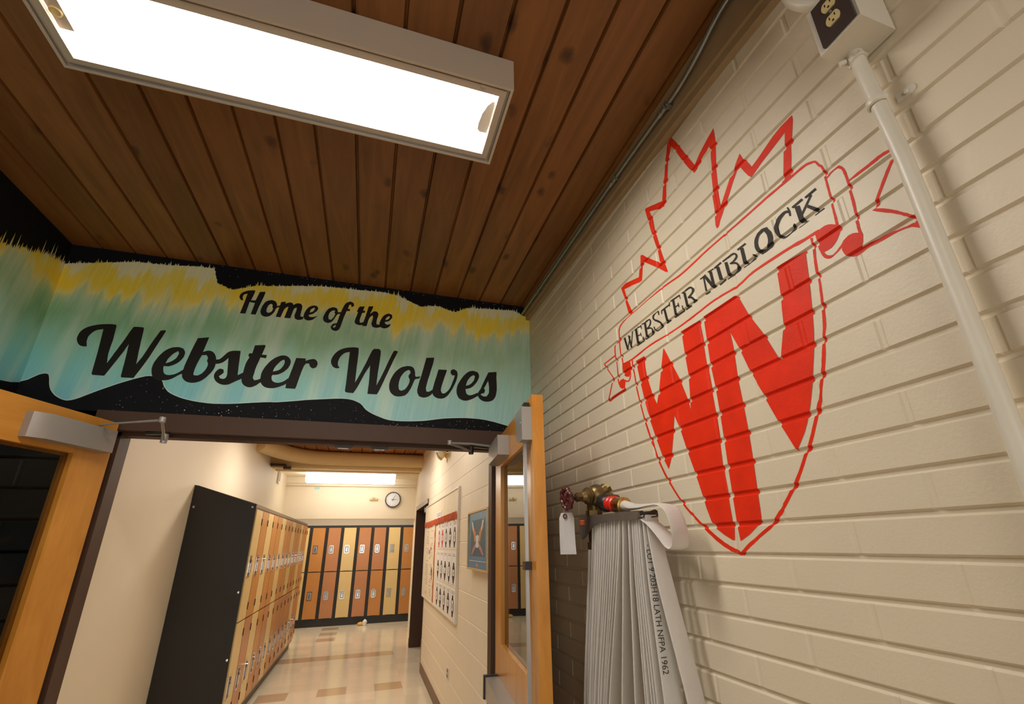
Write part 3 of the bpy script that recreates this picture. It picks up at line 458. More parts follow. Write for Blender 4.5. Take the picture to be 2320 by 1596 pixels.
PAINT = {
 'maple_leaf': [[[(1630,2468),(1639,2498),(1655,2573),(1677,2639),(1640,2637),(1521,2601),(1506,2645),(1497,2653),(1489,2693),(1473,2686),(1443,2652),(1355,2567),(1362,2583),(1365,2637),(1373,2666),(1390,2742),(1404,2826),(1408,2846),(1414,2885),(1401,2883),(1292,2830),(1284,2854),(1268,2906),(1256,2923),(1232,2997),(1224,3010),(1198,3078),(1186,3077),(1155,3012),(1110,2895),(1081,2823),(1047,2846),(997,2868),(963,2880),(964,2847),(966,2818),(983,2738),(988,2712),(994,2656),(998,2640),(1001,2569),(990,2579),(933,2642),(915,2651),(908,2661),(883,2683),(875,2652),(868,2643),(851,2599),(827,2605),(761,2628),(710,2638),(689,2634),(690,2619),(708,2563),(713,2558),(723,2514),(735,2473),(741,2459),(769,2460),(767,2468),(759,2483),(739,2555),(734,2560),(722,2604),(737,2600),(818,2580),(844,2571),(861,2566),(870,2579),(881,2605),(895,2643),(905,2636),(934,2607),(963,2573),(977,2560),(1004,2530),(1015,2519),(1026,2503),(1036,2501),(1039,2518),(1034,2553),(1030,2573),(1029,2589),(1027,2644),(1019,2655),(1012,2729),(1007,2748),(995,2804),(998,2832),(1016,2822),(1049,2819),(1072,2797),(1090,2793),(1109,2829),(1139,2900),(1171,2990),(1191,3030),(1201,2998),(1215,2987),(1238,2906),(1250,2893),(1263,2826),(1273,2817),(1285,2796),(1340,2824),(1384,2850),(1376,2821),(1367,2769),(1364,2733),(1350,2659),(1349,2642),(1334,2571),(1334,2556),(1322,2510),(1325,2505),(1338,2516),(1389,2569),(1452,2630),(1477,2653),(1485,2625),(1498,2583),(1501,2573),(1518,2574),(1571,2591),(1648,2611),(1637,2570),(1635,2548),(1613,2495),(1609,2483),(1612,2468)]]],
 'banner': [[[(1727,2388),(1727,2396),(1737,2399),(1736,2391)]],[[(1727,2396),(1728,2408),(1737,2411),(1737,2399)]],[[(1728,2408),(1728,2420),(1737,2424),(1737,2411)]],[[(1728,2420),(1727,2430),(1736,2435),(1737,2424)]],[[(1727,2430),(1724,2437),(1734,2442),(1736,2435)]],[[(1724,2437),(1721,2442),(1730,2447),(1734,2442)]],[[(1721,2442),(1717,2446),(1725,2452),(1730,2447)]],[[(1717,2446),(1710,2449),(1718,2456),(1725,2452)]],[[(1710,2449),(1701,2453),(1709,2459),(1718,2456)]],[[(1701,2453),(1691,2456),(1697,2462),(1709,2459)]],[[(1691,2456),(1679,2458),(1685,2465),(1697,2462)]],[[(1679,2458),(1666,2460),(1672,2467),(1685,2465)]],[[(1666,2460),(1656,2461),(1662,2468),(1672,2467)]],[[(1656,2461),(1646,2461),(1652,2468),(1662,2468)]],[[(1646,2461),(1633,2461),(1639,2468),(1652,2468)]],[[(1633,2461),(1614,2461),(1620,2468),(1639,2468)]],[[(1614,2461),(1586,2461),(1592,2468),(1620,2468)]],[[(1586,2461),(1553,2461),(1558,2468),(1592,2468)]],[[(1553,2461),(1518,2461),(1523,2468),(1558,2468)]],[[(1518,2461),(1484,2461),(1489,2468),(1523,2468)]],[[(1484,2461),(1452,2460),(1456,2467),(1489,2468)]],[[(1452,2460),(1419,2459),(1423,2466),(1456,2467)]],[[(1419,2459),(1387,2457),(1392,2465),(1423,2466)]],[[(1387,2457),(1358,2456),(1362,2463),(1392,2465)]],[[(1358,2456),(1330,2453),(1334,2461),(1362,2463)]],[[(1330,2453),(1303,2450),(1307,2458),(1334,2461)]],[[(1303,2450),(1278,2447),(1282,2455),(1307,2458)]],[[(1278,2447),(1255,2445),(1259,2453),(1282,2455)]],[[(1255,2445),(1233,2445),(1237,2453),(1259,2453)]],[[(1233,2445),(1213,2445),(1217,2453),(1237,2453)]],[[(1213,2445),(1193,2446),(1198,2454),(1217,2453)]],[[(1193,2446),(1174,2447),(1179,2455),(1198,2454)]],[[(1174,2447),(1156,2448),(1160,2456),(1179,2455)]],[[(1156,2448),(1139,2449),(1143,2457),(1160,2456)]],[[(1139,2449),(1120,2451),(1125,2458),(1143,2457)]],[[(1120,2451),(1100,2451),(1104,2459),(1125,2458)]],[[(1100,2451),(1076,2452),(1080,2459),(1104,2459)]],[[(1076,2452),(1051,2452),(1054,2459),(1080,2459)]],[[(1051,2452),(1025,2452),(1028,2459),(1054,2459)]],[[(1025,2452),(1000,2452),(1003,2459),(1028,2459)]],[[(1000,2452),(975,2452),(979,2459),(1003,2459)]],[[(975,2452),(951,2452),(954,2459),(979,2459)]],[[(951,2452),(927,2452),(930,2460),(954,2459)]],[[(927,2452),(905,2452),(908,2460),(930,2460)]],[[(905,2452),(885,2453),(888,2460),(908,2460)]],[[(885,2453),(866,2453),(869,2461),(888,2460)]],[[(866,2453),(847,2453),(850,2461),(869,2461)]],[[(847,2453),(830,2454),(833,2462),(850,2461)]],[[(830,2454),(812,2453),(814,2462),(833,2462)]],[[(812,2453),(794,2453),(796,2461),(814,2462)]],[[(794,2453),(777,2453),(780,2461),(796,2461)]],[[(777,2453),(764,2452),(766,2461),(780,2461)]],[[(764,2452),(754,2452),(757,2461),(766,2461)]],[[(754,2452),(747,2452),(750,2461),(757,2461)]],[[(747,2452),(741,2452),(744,2461),(750,2461)]],[[(741,2452),(734,2452),(737,2461),(744,2461)]],[[(734,2452),(724,2452),(727,2460),(737,2461)]],[[(724,2452),(714,2452),(716,2460),(727,2460)]],[[(714,2452),(703,2451),(706,2460),(716,2460)]],[[(703,2451),(695,2451),(697,2459),(706,2460)]],[[(695,2451),(689,2450),(690,2458),(697,2459)]],[[(689,2450),(684,2448),(685,2456),(690,2458)]],[[(684,2448),(680,2446),(681,2454),(685,2456)]],[[(680,2446),(677,2444),(677,2452),(681,2454)]],[[(677,2444),(673,2443),(673,2450),(677,2452)]],[[(673,2443),(670,2441),(670,2448),(673,2450)]],[[(670,2441),(668,2439),(666,2445),(670,2448)]],[[(668,2439),(667,2437),(663,2441),(666,2445)]],[[(667,2437),(666,2435),(661,2436),(663,2441)]],[[(666,2435),(665,2431),(659,2431),(661,2436)]],[[(665,2431),(663,2426),(658,2427),(659,2431)]],[[(663,2426),(662,2422),(657,2424),(658,2427)]],[[(662,2422),(660,2418),(656,2422),(657,2424)]],[[(660,2418),(658,2415),(655,2420),(656,2422)]],[[(658,2415),(657,2414),(652,2417),(655,2420)]],[[(657,2414),(657,2412),(651,2412),(652,2417)]],[[(657,2412),(656,2408),(650,2407),(651,2412)]],[[(656,2408),(655,2404),(649,2401),(650,2407)]],[[(655,2404),(655,2398),(649,2396),(649,2401)]],[[(655,2398),(655,2394),(648,2391),(649,2396)]],[[(655,2394),(655,2391),(649,2387),(648,2391)]],[[(655,2391),(655,2388),(649,2384),(649,2387)]],[[(655,2388),(655,2384),(650,2380),(649,2384)]],[[(655,2384),(656,2377),(650,2374),(650,2380)]],[[(656,2377),(656,2365),(651,2362),(650,2374)]],[[(656,2365),(657,2350),(651,2347),(651,2362)]],[[(657,2350),(657,2334),(652,2331),(651,2347)]],[[(657,2334),(658,2322),(652,2320),(652,2331)]],[[(658,2322),(657,2315),(652,2314),(652,2320)]],[[(657,2315),(657,2311),(652,2310),(652,2314)]],[[(657,2311),(656,2309),(651,2308),(652,2310)]],[[(656,2309),(656,2307),(651,2304),(651,2308)]],[[(656,2307),(656,2305),(652,2301),(651,2304)]],[[(656,2305),(657,2303),(653,2299),(652,2301)]],[[(657,2303),(658,2300),(654,2296),(653,2299)]],[[(658,2300),(659,2295),(654,2292),(654,2296)]],[[(659,2295),(660,2288),(655,2285),(654,2292)]],[[(660,2288),(660,2279),(655,2276),(655,2285)]],[[(660,2279),(661,2269),(655,2266),(655,2276)]],[[(661,2269),(661,2260),(655,2257),(655,2266)]],[[(661,2260),(662,2252),(655,2249),(655,2257)]],[[(662,2252),(662,2245),(656,2242),(655,2249)]],[[(662,2245),(663,2238),(656,2235),(656,2242)]],[[(663,2238),(663,2233),(656,2230),(656,2235)]],[[(719,2246),(719,2241),(719,2237),(719,2233),(719,2229),(719,2224),(720,2220),(720,2216),(720,2211),(720,2206),(720,2201),(719,2196),(718,2191),(718,2187),(717,2183),(716,2179),(714,2174),(713,2171),(711,2168),(708,2165),(706,2163),(703,2161),(700,2160),(698,2160),(695,2159),(691,2160),(688,2161),(684,2162),(680,2163),(676,2164),(672,2166),(668,2168),(664,2170),(663,2171),(662,2174),(662,2176),(662,2178),(665,2176),(669,2174),(673,2172),(676,2170),(679,2168),(682,2167),(686,2166),(689,2165),(692,2165),(694,2166),(697,2167),(699,2169),(702,2171),(704,2173),(706,2176),(707,2179),(708,2180),(708,2182),(709,2183),(709,2185),(704,2185),(700,2184),(695,2184),(690,2184),(686,2185),(682,2187),(678,2189),(675,2191),(671,2194),(668,2197),(665,2201),(662,2204),(661,2206),(659,2208),(658,2210),(657,2213),(656,2216),(655,2220),(655,2224),(654,2228),(656,2230),(658,2232),(660,2234),(662,2236),(666,2238),(669,2241),(672,2244),(676,2246),(678,2248),(681,2249),(684,2250),(686,2251),(690,2252),(695,2252),(699,2252),(703,2252),(707,2251),(711,2249),(715,2247)]],[[(662,2178),(660,2180),(658,2182),(657,2183),(655,2184),(652,2185),(649,2186),(646,2187),(643,2188),(640,2188),(637,2187),(633,2187),(630,2186),(627,2184),(624,2183),(622,2181),(619,2179),(617,2177),(615,2175),(613,2173),(611,2171),(611,2168),(612,2164),(613,2161),(614,2157),(615,2153),(617,2149),(619,2145),(621,2142),(624,2138),(628,2135),(631,2132),(636,2130),(638,2130),(641,2130),(644,2131),(647,2133),(651,2134),(654,2137),(657,2139),(660,2142),(662,2145),(663,2148),(664,2152),(665,2155),(665,2158),(666,2161),(666,2164),(665,2167),(665,2170),(664,2173),(663,2176)]],[[(649,2370),(646,2371),(648,2375),(651,2374)]],[[(646,2371),(642,2372),(644,2377),(648,2375)]],[[(642,2372),(638,2374),(640,2379),(644,2377)]],[[(638,2374),(634,2375),(635,2380),(640,2379)]],[[(634,2375),(630,2375),(632,2381),(635,2380)]],[[(630,2375),(626,2376),(628,2382),(632,2381)]],[[(626,2376),(623,2375),(624,2382),(628,2382)]],[[(623,2375),(620,2375),(621,2382),(624,2382)]],[[(620,2375),(618,2374),(618,2381),(621,2382)]],[[(618,2374),(617,2373),(615,2380),(618,2381)]],[[(617,2373),(616,2371),(613,2378),(615,2380)]],[[(616,2371),(615,2370),(611,2375),(613,2378)]],[[(615,2370),(614,2368),(609,2372),(611,2375)]],[[(614,2368),(612,2365),(607,2368),(609,2372)]],[[(612,2365),(611,2363),(606,2364),(607,2368)]],[[(611,2363),(611,2360),(604,2359),(606,2364)]],[[(611,2360),(610,2356),(604,2355),(604,2359)]],[[(610,2356),(610,2352),(603,2350),(604,2355)]],[[(610,2352),(610,2347),(603,2345),(603,2350)]],[[(610,2347),(609,2342),(603,2340),(603,2345)]],[[(609,2342),(609,2337),(603,2334),(603,2340)]],[[(609,2337),(609,2330),(603,2327),(603,2334)]],[[(609,2330),(609,2324),(603,2321),(603,2327)]],[[(609,2324),(609,2319),(603,2316),(603,2321)]],[[(609,2319),(609,2316),(603,2313),(603,2316)]],[[(609,2316),(609,2313),(603,2311),(603,2313)]],[[(609,2313),(609,2311),(604,2309),(603,2311)]],[[(609,2311),(609,2309),(604,2306),(604,2309)]],[[(609,2309),(609,2307),(604,2303),(604,2306)]],[[(609,2307),(610,2305),(605,2301),(604,2303)]],[[(610,2305),(610,2302),(605,2298),(605,2301)]],[[(610,2302),(611,2298),(605,2295),(605,2298)]],[[(611,2298),(611,2293),(605,2290),(605,2295)]],[[(611,2293),(611,2287),(605,2284),(605,2290)]],[[(611,2287),(611,2280),(605,2277),(605,2284)]],[[(611,2280),(612,2273),(605,2270),(605,2277)]],[[(612,2273),(612,2264),(605,2261),(605,2270)]],[[(612,2264),(613,2255),(606,2251),(605,2261)]],[[(613,2255),(613,2245),(607,2242),(606,2251)]],[[(613,2245),(614,2238),(608,2235),(607,2242)]],[[(614,2238),(614,2233),(608,2230),(608,2235)]],[[(614,2233),(614,2230),(609,2227),(608,2230)]],[[(614,2230),(614,2227),(610,2225),(609,2227)]],[[(614,2227),(615,2224),(610,2222),(610,2225)]],[[(615,2224),(615,2221),(611,2219),(610,2222)]],[[(615,2221),(616,2219),(611,2216),(611,2219)]],[[(616,2219),(617,2215),(611,2212),(611,2216)]],[[(617,2215),(618,2211),(611,2208),(611,2212)]],[[(618,2211),(618,2206),(611,2203),(611,2208)]],[[(618,2206),(618,2200),(611,2197),(611,2203)]],[[(618,2200),(619,2194),(612,2191),(611,2197)]],[[(619,2194),(619,2188),(612,2186),(612,2191)]],[[(619,2188),(619,2183),(612,2181),(612,2186)]],[[(619,2183),(619,2178),(612,2176),(612,2181)]],[[(619,2178),(619,2174),(611,2172),(612,2176)]],[[(619,2174),(620,2171),(611,2169),(611,2172)]],[[(603,2319),(599,2319),(601,2324),(604,2323)]],[[(599,2319),(594,2319),(595,2324),(601,2324)]],[[(594,2319),(587,2318),(589,2325),(595,2324)]],[[(587,2318),(580,2318),(582,2326),(589,2325)]],[[(580,2318),(574,2318),(575,2326),(582,2326)]],[[(574,2318),(566,2318),(568,2326),(575,2326)]],[[(566,2318),(559,2318),(561,2326),(568,2326)]],[[(559,2318),(552,2318),(553,2326),(561,2326)]],[[(552,2318),(544,2318),(546,2327),(553,2326)]],[[(544,2318),(536,2318),(538,2327),(546,2327)]],[[(536,2318),(529,2319),(531,2328),(538,2327)]],[[(529,2319),(522,2319),(524,2327),(531,2328)]],[[(522,2319),(516,2318),(517,2327),(524,2327)]],[[(516,2318),(510,2317),(511,2325),(517,2327)]],[[(510,2317),(505,2316),(505,2324),(511,2325)]],[[(505,2316),(501,2316),(502,2323),(505,2324)]],[[(502,2321),(502,2318),(499,2318),(499,2320)]],[[(502,2318),(501,2315),(499,2315),(499,2318)]],[[(501,2315),(501,2312),(499,2311),(499,2315)]],[[(501,2312),(501,2309),(499,2308),(499,2311)]],[[(501,2309),(502,2306),(499,2305),(499,2308)]],[[(502,2306),(503,2305),(499,2302),(499,2305)]],[[(503,2305),(504,2303),(500,2298),(499,2302)]],[[(504,2303),(505,2302),(501,2295),(500,2298)]],[[(505,2302),(506,2300),(502,2293),(501,2295)]],[[(506,2300),(508,2299),(504,2291),(502,2293)]],[[(508,2299),(510,2296),(506,2289),(504,2291)]],[[(510,2296),(513,2293),(509,2286),(506,2289)]],[[(513,2293),(516,2289),(513,2282),(509,2286)]],[[(516,2289),(521,2284),(517,2277),(513,2282)]],[[(521,2284),(526,2279),(521,2272),(517,2277)]],[[(526,2279),(531,2272),(527,2265),(521,2272)]],[[(531,2272),(539,2263),(534,2256),(527,2265)]],[[(539,2263),(547,2252),(543,2245),(534,2256)]],[[(547,2252),(555,2242),(551,2235),(543,2245)]],[[(555,2242),(561,2234),(557,2227),(551,2235)]],[[(561,2234),(565,2229),(560,2223),(557,2227)]],[[(565,2229),(566,2225),(561,2220),(560,2223)]],[[(566,2225),(567,2224),(562,2218),(561,2220)]],[[(567,2224),(568,2222),(563,2216),(562,2218)]],[[(568,2222),(570,2219),(565,2213),(563,2216)]],[[(570,2219),(572,2216),(568,2210),(565,2213)]],[[(572,2216),(574,2214),(570,2208),(568,2210)]],[[(574,2214),(576,2212),(572,2206),(570,2208)]],[[(577,2210),(574,2207),(573,2211),(576,2212)]],[[(574,2207),(571,2203),(569,2209),(573,2211)]],[[(571,2203),(567,2199),(564,2206),(569,2209)]],[[(567,2199),(562,2194),(559,2202),(564,2206)]],[[(562,2194),(557,2189),(554,2198),(559,2202)]],[[(557,2189),(551,2183),(548,2192),(554,2198)]],[[(551,2183),(545,2178),(541,2185),(548,2192)]],[[(545,2178),(539,2172),(536,2179),(541,2185)]],[[(539,2172),(535,2167),(531,2174),(536,2179)]],[[(535,2167),(530,2162),(527,2168),(531,2174)]],[[(530,2162),(526,2157),(523,2163),(527,2168)]],[[(526,2157),(523,2152),(519,2158),(523,2163)]],[[(523,2152),(519,2148),(515,2154),(519,2158)]],[[(519,2148),(516,2144),(512,2149),(515,2154)]],[[(516,2144),(513,2140),(509,2145),(512,2149)]],[[(513,2140),(510,2137),(507,2142),(509,2145)]],[[(510,2137),(508,2133),(504,2138),(507,2142)]],[[(508,2133),(507,2130),(502,2135),(504,2138)]],[[(507,2130),(506,2127),(500,2132),(502,2135)]],[[(506,2127),(505,2125),(499,2131),(500,2132)]],[[(499,2103),(499,2105),(501,2104),(499,2102)]],[[(499,2105),(499,2109),(503,2106),(501,2104)]],[[(499,2109),(500,2113),(505,2108),(503,2106)]],[[(500,2113),(502,2118),(507,2110),(505,2108)]],[[(502,2118),(505,2121),(509,2112),(507,2110)]],[[(505,2121),(509,2124),(512,2115),(509,2112)]],[[(509,2124),(513,2126),(515,2118),(512,2115)]],[[(513,2126),(517,2128),(518,2120),(515,2118)]],[[(517,2128),(522,2130),(522,2121),(518,2120)]],[[(522,2130),(527,2131),(527,2123),(522,2121)]],[[(527,2131),(532,2132),(532,2124),(527,2123)]],[[(532,2132),(537,2133),(537,2125),(532,2124)]],[[(537,2133),(542,2134),(542,2126),(537,2125)]],[[(542,2134),(548,2135),(548,2128),(542,2126)]],[[(548,2135),(553,2137),(553,2129),(548,2128)]],[[(553,2137),(559,2138),(559,2130),(553,2129)]],[[(559,2138),(566,2138),(565,2131),(559,2130)]],[[(566,2138),(573,2139),(572,2131),(565,2131)]],[[(573,2139),(580,2139),(579,2131),(572,2131)]],[[(580,2139),(587,2139),(586,2132),(579,2131)]],[[(587,2139),(594,2140),(593,2132),(586,2132)]],[[(594,2140),(602,2141),(601,2133),(593,2132)]],[[(602,2141),(609,2141),(608,2134),(601,2133)]],[[(609,2141),(616,2141),(614,2134),(608,2134)]],[[(616,2141),(622,2141),(620,2133),(614,2134)]],[[(622,2141),(627,2140),(625,2132),(620,2133)]],[[(627,2140),(631,2139),(629,2131),(625,2132)]],[[(631,2139),(635,2138),(634,2131),(629,2131)]],[[(635,2138),(639,2138),(638,2131),(634,2131)]],[[(639,2138),(643,2138),(642,2132),(638,2131)]],[[(643,2138),(646,2138),(646,2133),(642,2132)]],[[(646,2138),(649,2138),(648,2133),(646,2133)]],[[(505,2138),(499,2131),(499,2102),(507,2117),(508,2127)]],[[(707,2254),(709,2254),(707,2246),(705,2246)]],[[(709,2254),(712,2254),(710,2246),(707,2246)]],[[(712,2254),(717,2255),(714,2246),(710,2246)]],[[(717,2255),(724,2255),(722,2246),(714,2246)]],[[(724,2255),(738,2256),(735,2247),(722,2246)]],[[(738,2256),(756,2257),(754,2248),(735,2247)]],[[(756,2257),(773,2258),(771,2249),(754,2248)]],[[(773,2258),(775,2255),(790,2254),(771,2249)]],[[(775,2255),(779,2251),(782,2259),(790,2254)]],[[(779,2251),(768,2251),(771,2259),(782,2259)]],[[(768,2251),(758,2251),(762,2259),(771,2259)]],[[(758,2251),(752,2257),(766,2254),(762,2259)]],[[(752,2257),(772,2261),(770,2252),(766,2254)]],[[(772,2261),(792,2262),(790,2253),(770,2252)]],[[(792,2262),(817,2264),(814,2255),(790,2253)]],[[(817,2264),(841,2265),(838,2256),(814,2255)]],[[(841,2265),(863,2266),(860,2257),(838,2256)]],[[(863,2266),(887,2267),(884,2258),(860,2257)]],[[(887,2267),(910,2267),(907,2259),(884,2258)]],[[(910,2267),(932,2267),(929,2259),(907,2259)]],[[(932,2267),(950,2265),(946,2258),(929,2259)]],[[(950,2265),(965,2262),(961,2255),(946,2258)]],[[(965,2262),(979,2259),(975,2252),(961,2255)]],[[(979,2259),(995,2257),(992,2250),(975,2252)]],[[(995,2257),(1014,2258),(1011,2250),(992,2250)]],[[(1014,2258),(1034,2259),(1032,2252),(1011,2250)]],[[(1034,2259),(1055,2261),(1053,2254),(1032,2252)]],[[(1055,2261),(1075,2263),(1072,2255),(1053,2254)]],[[(1075,2263),(1090,2263),(1087,2256),(1072,2255)]],[[(1090,2263),(1104,2264),(1101,2257),(1087,2256)]],[[(1104,2264),(1117,2264),(1114,2257),(1101,2257)]],[[(1117,2264),(1134,2264),(1131,2257),(1114,2257)]],[[(1134,2264),(1156,2263),(1152,2256),(1131,2257)]],[[(1156,2263),(1180,2261),(1176,2254),(1152,2256)]],[[(1180,2261),(1206,2260),(1202,2253),(1176,2254)]],[[(1206,2260),(1233,2259),(1229,2251),(1202,2253)]],[[(1233,2259),(1261,2258),(1257,2251),(1229,2251)]],[[(1261,2258),(1291,2257),(1287,2250),(1257,2251)]],[[(1291,2257),(1322,2257),(1318,2251),(1287,2250)]],[[(1322,2257),(1354,2258),(1351,2251),(1318,2251)]],[[(1354,2258),(1390,2259),(1386,2253),(1351,2251)]],[[(1390,2259),(1427,2262),(1424,2255),(1386,2253)]],[[(1427,2262),(1466,2265),(1462,2257),(1424,2255)]],[[(1466,2265),(1504,2266),(1500,2258),(1462,2257)]],[[(1504,2266),(1542,2265),(1536,2258),(1500,2258)]],[[(1542,2265),(1580,2263),(1573,2255),(1536,2258)]],[[(1580,2263),(1615,2261),(1609,2253),(1573,2255)]],[[(1615,2261),(1646,2260),(1640,2252),(1609,2253)]],[[(1646,2260),(1672,2261),(1667,2253),(1640,2252)]],[[(1672,2261),(1694,2263),(1690,2255),(1667,2253)]],[[(1694,2263),(1711,2265),(1708,2257),(1690,2255)]],[[(1711,2265),(1724,2266),(1721,2259),(1708,2257)]],[[(1741,2393),(1741,2385),(1731,2381),(1731,2389)]],[[(1741,2385),(1742,2372),(1732,2368),(1731,2381)]],[[(1742,2372),(1742,2359),(1733,2355),(1732,2368)]],[[(1742,2359),(1743,2347),(1733,2344),(1733,2355)]],[[(1743,2347),(1742,2338),(1733,2335),(1733,2344)]],[[(1742,2338),(1742,2330),(1733,2327),(1733,2335)]],[[(1742,2330),(1741,2323),(1732,2320),(1733,2327)]],[[(1741,2323),(1740,2317),(1731,2314),(1732,2320)]],[[(1740,2317),(1739,2312),(1730,2310),(1731,2314)]],[[(1739,2312),(1737,2308),(1728,2307),(1730,2310)]],[[(1737,2308),(1735,2305),(1726,2304),(1728,2307)]],[[(1735,2305),(1734,2301),(1725,2299),(1726,2304)]],[[(1734,2301),(1733,2296),(1723,2293),(1725,2299)]],[[(1733,2296),(1732,2290),(1723,2287),(1723,2293)]],[[(1732,2290),(1731,2283),(1722,2280),(1723,2287)]],[[(1731,2283),(1731,2276),(1722,2273),(1722,2280)]],[[(1731,2276),(1731,2267),(1722,2264),(1722,2273)]],[[(1731,2267),(1732,2256),(1722,2253),(1722,2264)]],[[(1732,2256),(1733,2247),(1723,2243),(1722,2253)]],[[(1733,2247),(1734,2240),(1723,2237),(1723,2243)]],[[(1725,2263),(1665,2253),(1664,2248),(1663,2243),(1662,2238),(1662,2234),(1662,2226),(1664,2219),(1666,2211),(1669,2205),(1672,2200),(1676,2195),(1681,2191),(1685,2187),(1692,2190),(1699,2192),(1706,2195),(1712,2198),(1718,2203),(1723,2208),(1728,2214),(1731,2219),(1733,2226),(1733,2232),(1733,2238),(1732,2244),(1731,2249),(1729,2253),(1727,2258)]],[[(1672,2210),(1673,2206),(1667,2204),(1667,2208)]],[[(1673,2206),(1674,2200),(1667,2198),(1667,2204)]],[[(1674,2200),(1675,2194),(1668,2191),(1667,2198)]],[[(1675,2194),(1677,2189),(1670,2185),(1668,2191)]],[[(1677,2189),(1681,2184),(1672,2180),(1670,2185)]],[[(1681,2184),(1685,2180),(1676,2175),(1672,2180)]],[[(1685,2180),(1689,2176),(1681,2171),(1676,2175)]],[[(1689,2176),(1693,2174),(1686,2168),(1681,2171)]],[[(1693,2174),(1696,2174),(1692,2167),(1686,2168)]],[[(1696,2174),(1700,2175),(1699,2168),(1692,2167)]],[[(1700,2175),(1703,2176),(1705,2170),(1699,2168)]],[[(1703,2176),(1707,2178),(1711,2172),(1705,2170)]],[[(1707,2178),(1711,2179),(1717,2175),(1711,2172)]],[[(1711,2179),(1715,2182),(1722,2179),(1717,2175)]],[[(1715,2182),(1720,2185),(1726,2182),(1722,2179)]],[[(1720,2185),(1723,2187),(1729,2184),(1726,2182)]],[[(1775,2186),(1773,2190),(1771,2193),(1767,2196),(1761,2197),(1756,2198),(1749,2197),(1742,2196),(1735,2196),(1731,2192),(1727,2187),(1723,2183),(1721,2180),(1720,2175),(1721,2172),(1722,2168),(1724,2165),(1725,2161),(1727,2158),(1728,2154),(1730,2151),(1751,2152),(1756,2155),(1762,2159),(1767,2162),(1771,2166),(1774,2171),(1776,2177),(1776,2181)]],[[(1738,2393),(1744,2393),(1739,2388),(1734,2388)]],[[(1744,2393),(1752,2393),(1747,2387),(1739,2388)]],[[(1752,2393),(1762,2392),(1756,2386),(1747,2387)]],[[(1762,2392),(1770,2390),(1762,2384),(1756,2386)]],[[(1770,2390),(1776,2387),(1768,2382),(1762,2384)]],[[(1776,2387),(1781,2383),(1772,2378),(1768,2382)]],[[(1781,2383),(1785,2378),(1776,2373),(1772,2378)]],[[(1785,2378),(1788,2371),(1778,2367),(1776,2373)]],[[(1788,2371),(1790,2362),(1780,2358),(1778,2367)]],[[(1790,2362),(1791,2351),(1781,2347),(1780,2358)]],[[(1791,2351),(1791,2339),(1781,2336),(1781,2347)]],[[(1791,2339),(1791,2329),(1781,2325),(1781,2336)]],[[(1791,2329),(1789,2320),(1780,2318),(1781,2325)]],[[(1789,2320),(1787,2313),(1778,2311),(1780,2318)]],[[(1787,2313),(1784,2306),(1777,2304),(1778,2311)]],[[(1784,2306),(1783,2296),(1775,2294),(1777,2304)]],[[(1783,2296),(1782,2282),(1775,2279),(1775,2294)]],[[(1782,2282),(1782,2264),(1774,2262),(1775,2279)]],[[(1782,2264),(1783,2247),(1774,2245),(1774,2262)]],[[(1783,2247),(1783,2233),(1774,2231),(1774,2245)]],[[(1783,2233),(1784,2223),(1775,2220),(1774,2231)]],[[(1784,2223),(1785,2216),(1775,2213),(1775,2220)]],[[(1785,2216),(1786,2209),(1776,2206),(1775,2213)]],[[(1786,2209),(1786,2201),(1775,2199),(1776,2206)]],[[(1786,2201),(1783,2191),(1773,2190),(1775,2199)]],[[(1783,2191),(1779,2181),(1769,2180),(1773,2190)]],[[(1779,2181),(1775,2172),(1765,2171),(1769,2180)]],[[(1775,2172),(1772,2166),(1762,2164),(1765,2171)]],[[(1791,2334),(1906,2333),(1893,2327),(1786,2327)]],[[(1906,2333),(1865,2278),(1857,2278),(1893,2327)]],[[(1865,2278),(1828,2232),(1818,2230),(1857,2278)]],[[(1828,2232),(1861,2186),(1852,2182),(1818,2230)]],[[(1861,2186),(1896,2136),(1885,2131),(1852,2182)]],[[(1887,2129),(1879,2130),(1887,2136),(1894,2135)]],[[(1879,2130),(1868,2132),(1877,2139),(1887,2136)]],[[(1868,2132),(1856,2134),(1865,2141),(1877,2139)]],[[(1856,2134),(1844,2135),(1852,2144),(1865,2141)]],[[(1844,2135),(1831,2136),(1838,2145),(1852,2144)]],[[(1831,2136),(1816,2137),(1824,2146),(1838,2145)]],[[(1816,2137),(1802,2138),(1809,2146),(1824,2146)]],[[(1802,2138),(1788,2138),(1795,2147),(1809,2146)]],[[(1788,2138),(1773,2138),(1780,2147),(1795,2147)]],[[(1773,2138),(1758,2138),(1764,2147),(1780,2147)]],[[(1758,2138),(1744,2138),(1751,2147),(1764,2147)]],[[(1744,2138),(1733,2139),(1742,2148),(1751,2147)]],[[(1733,2139),(1726,2141),(1737,2148),(1742,2148)]],[[(1726,2141),(1724,2144),(1734,2149),(1737,2148)]],[[(1724,2144),(1723,2147),(1733,2151),(1734,2149)]],[[(1723,2147),(1723,2148),(1731,2152),(1733,2151)]]],
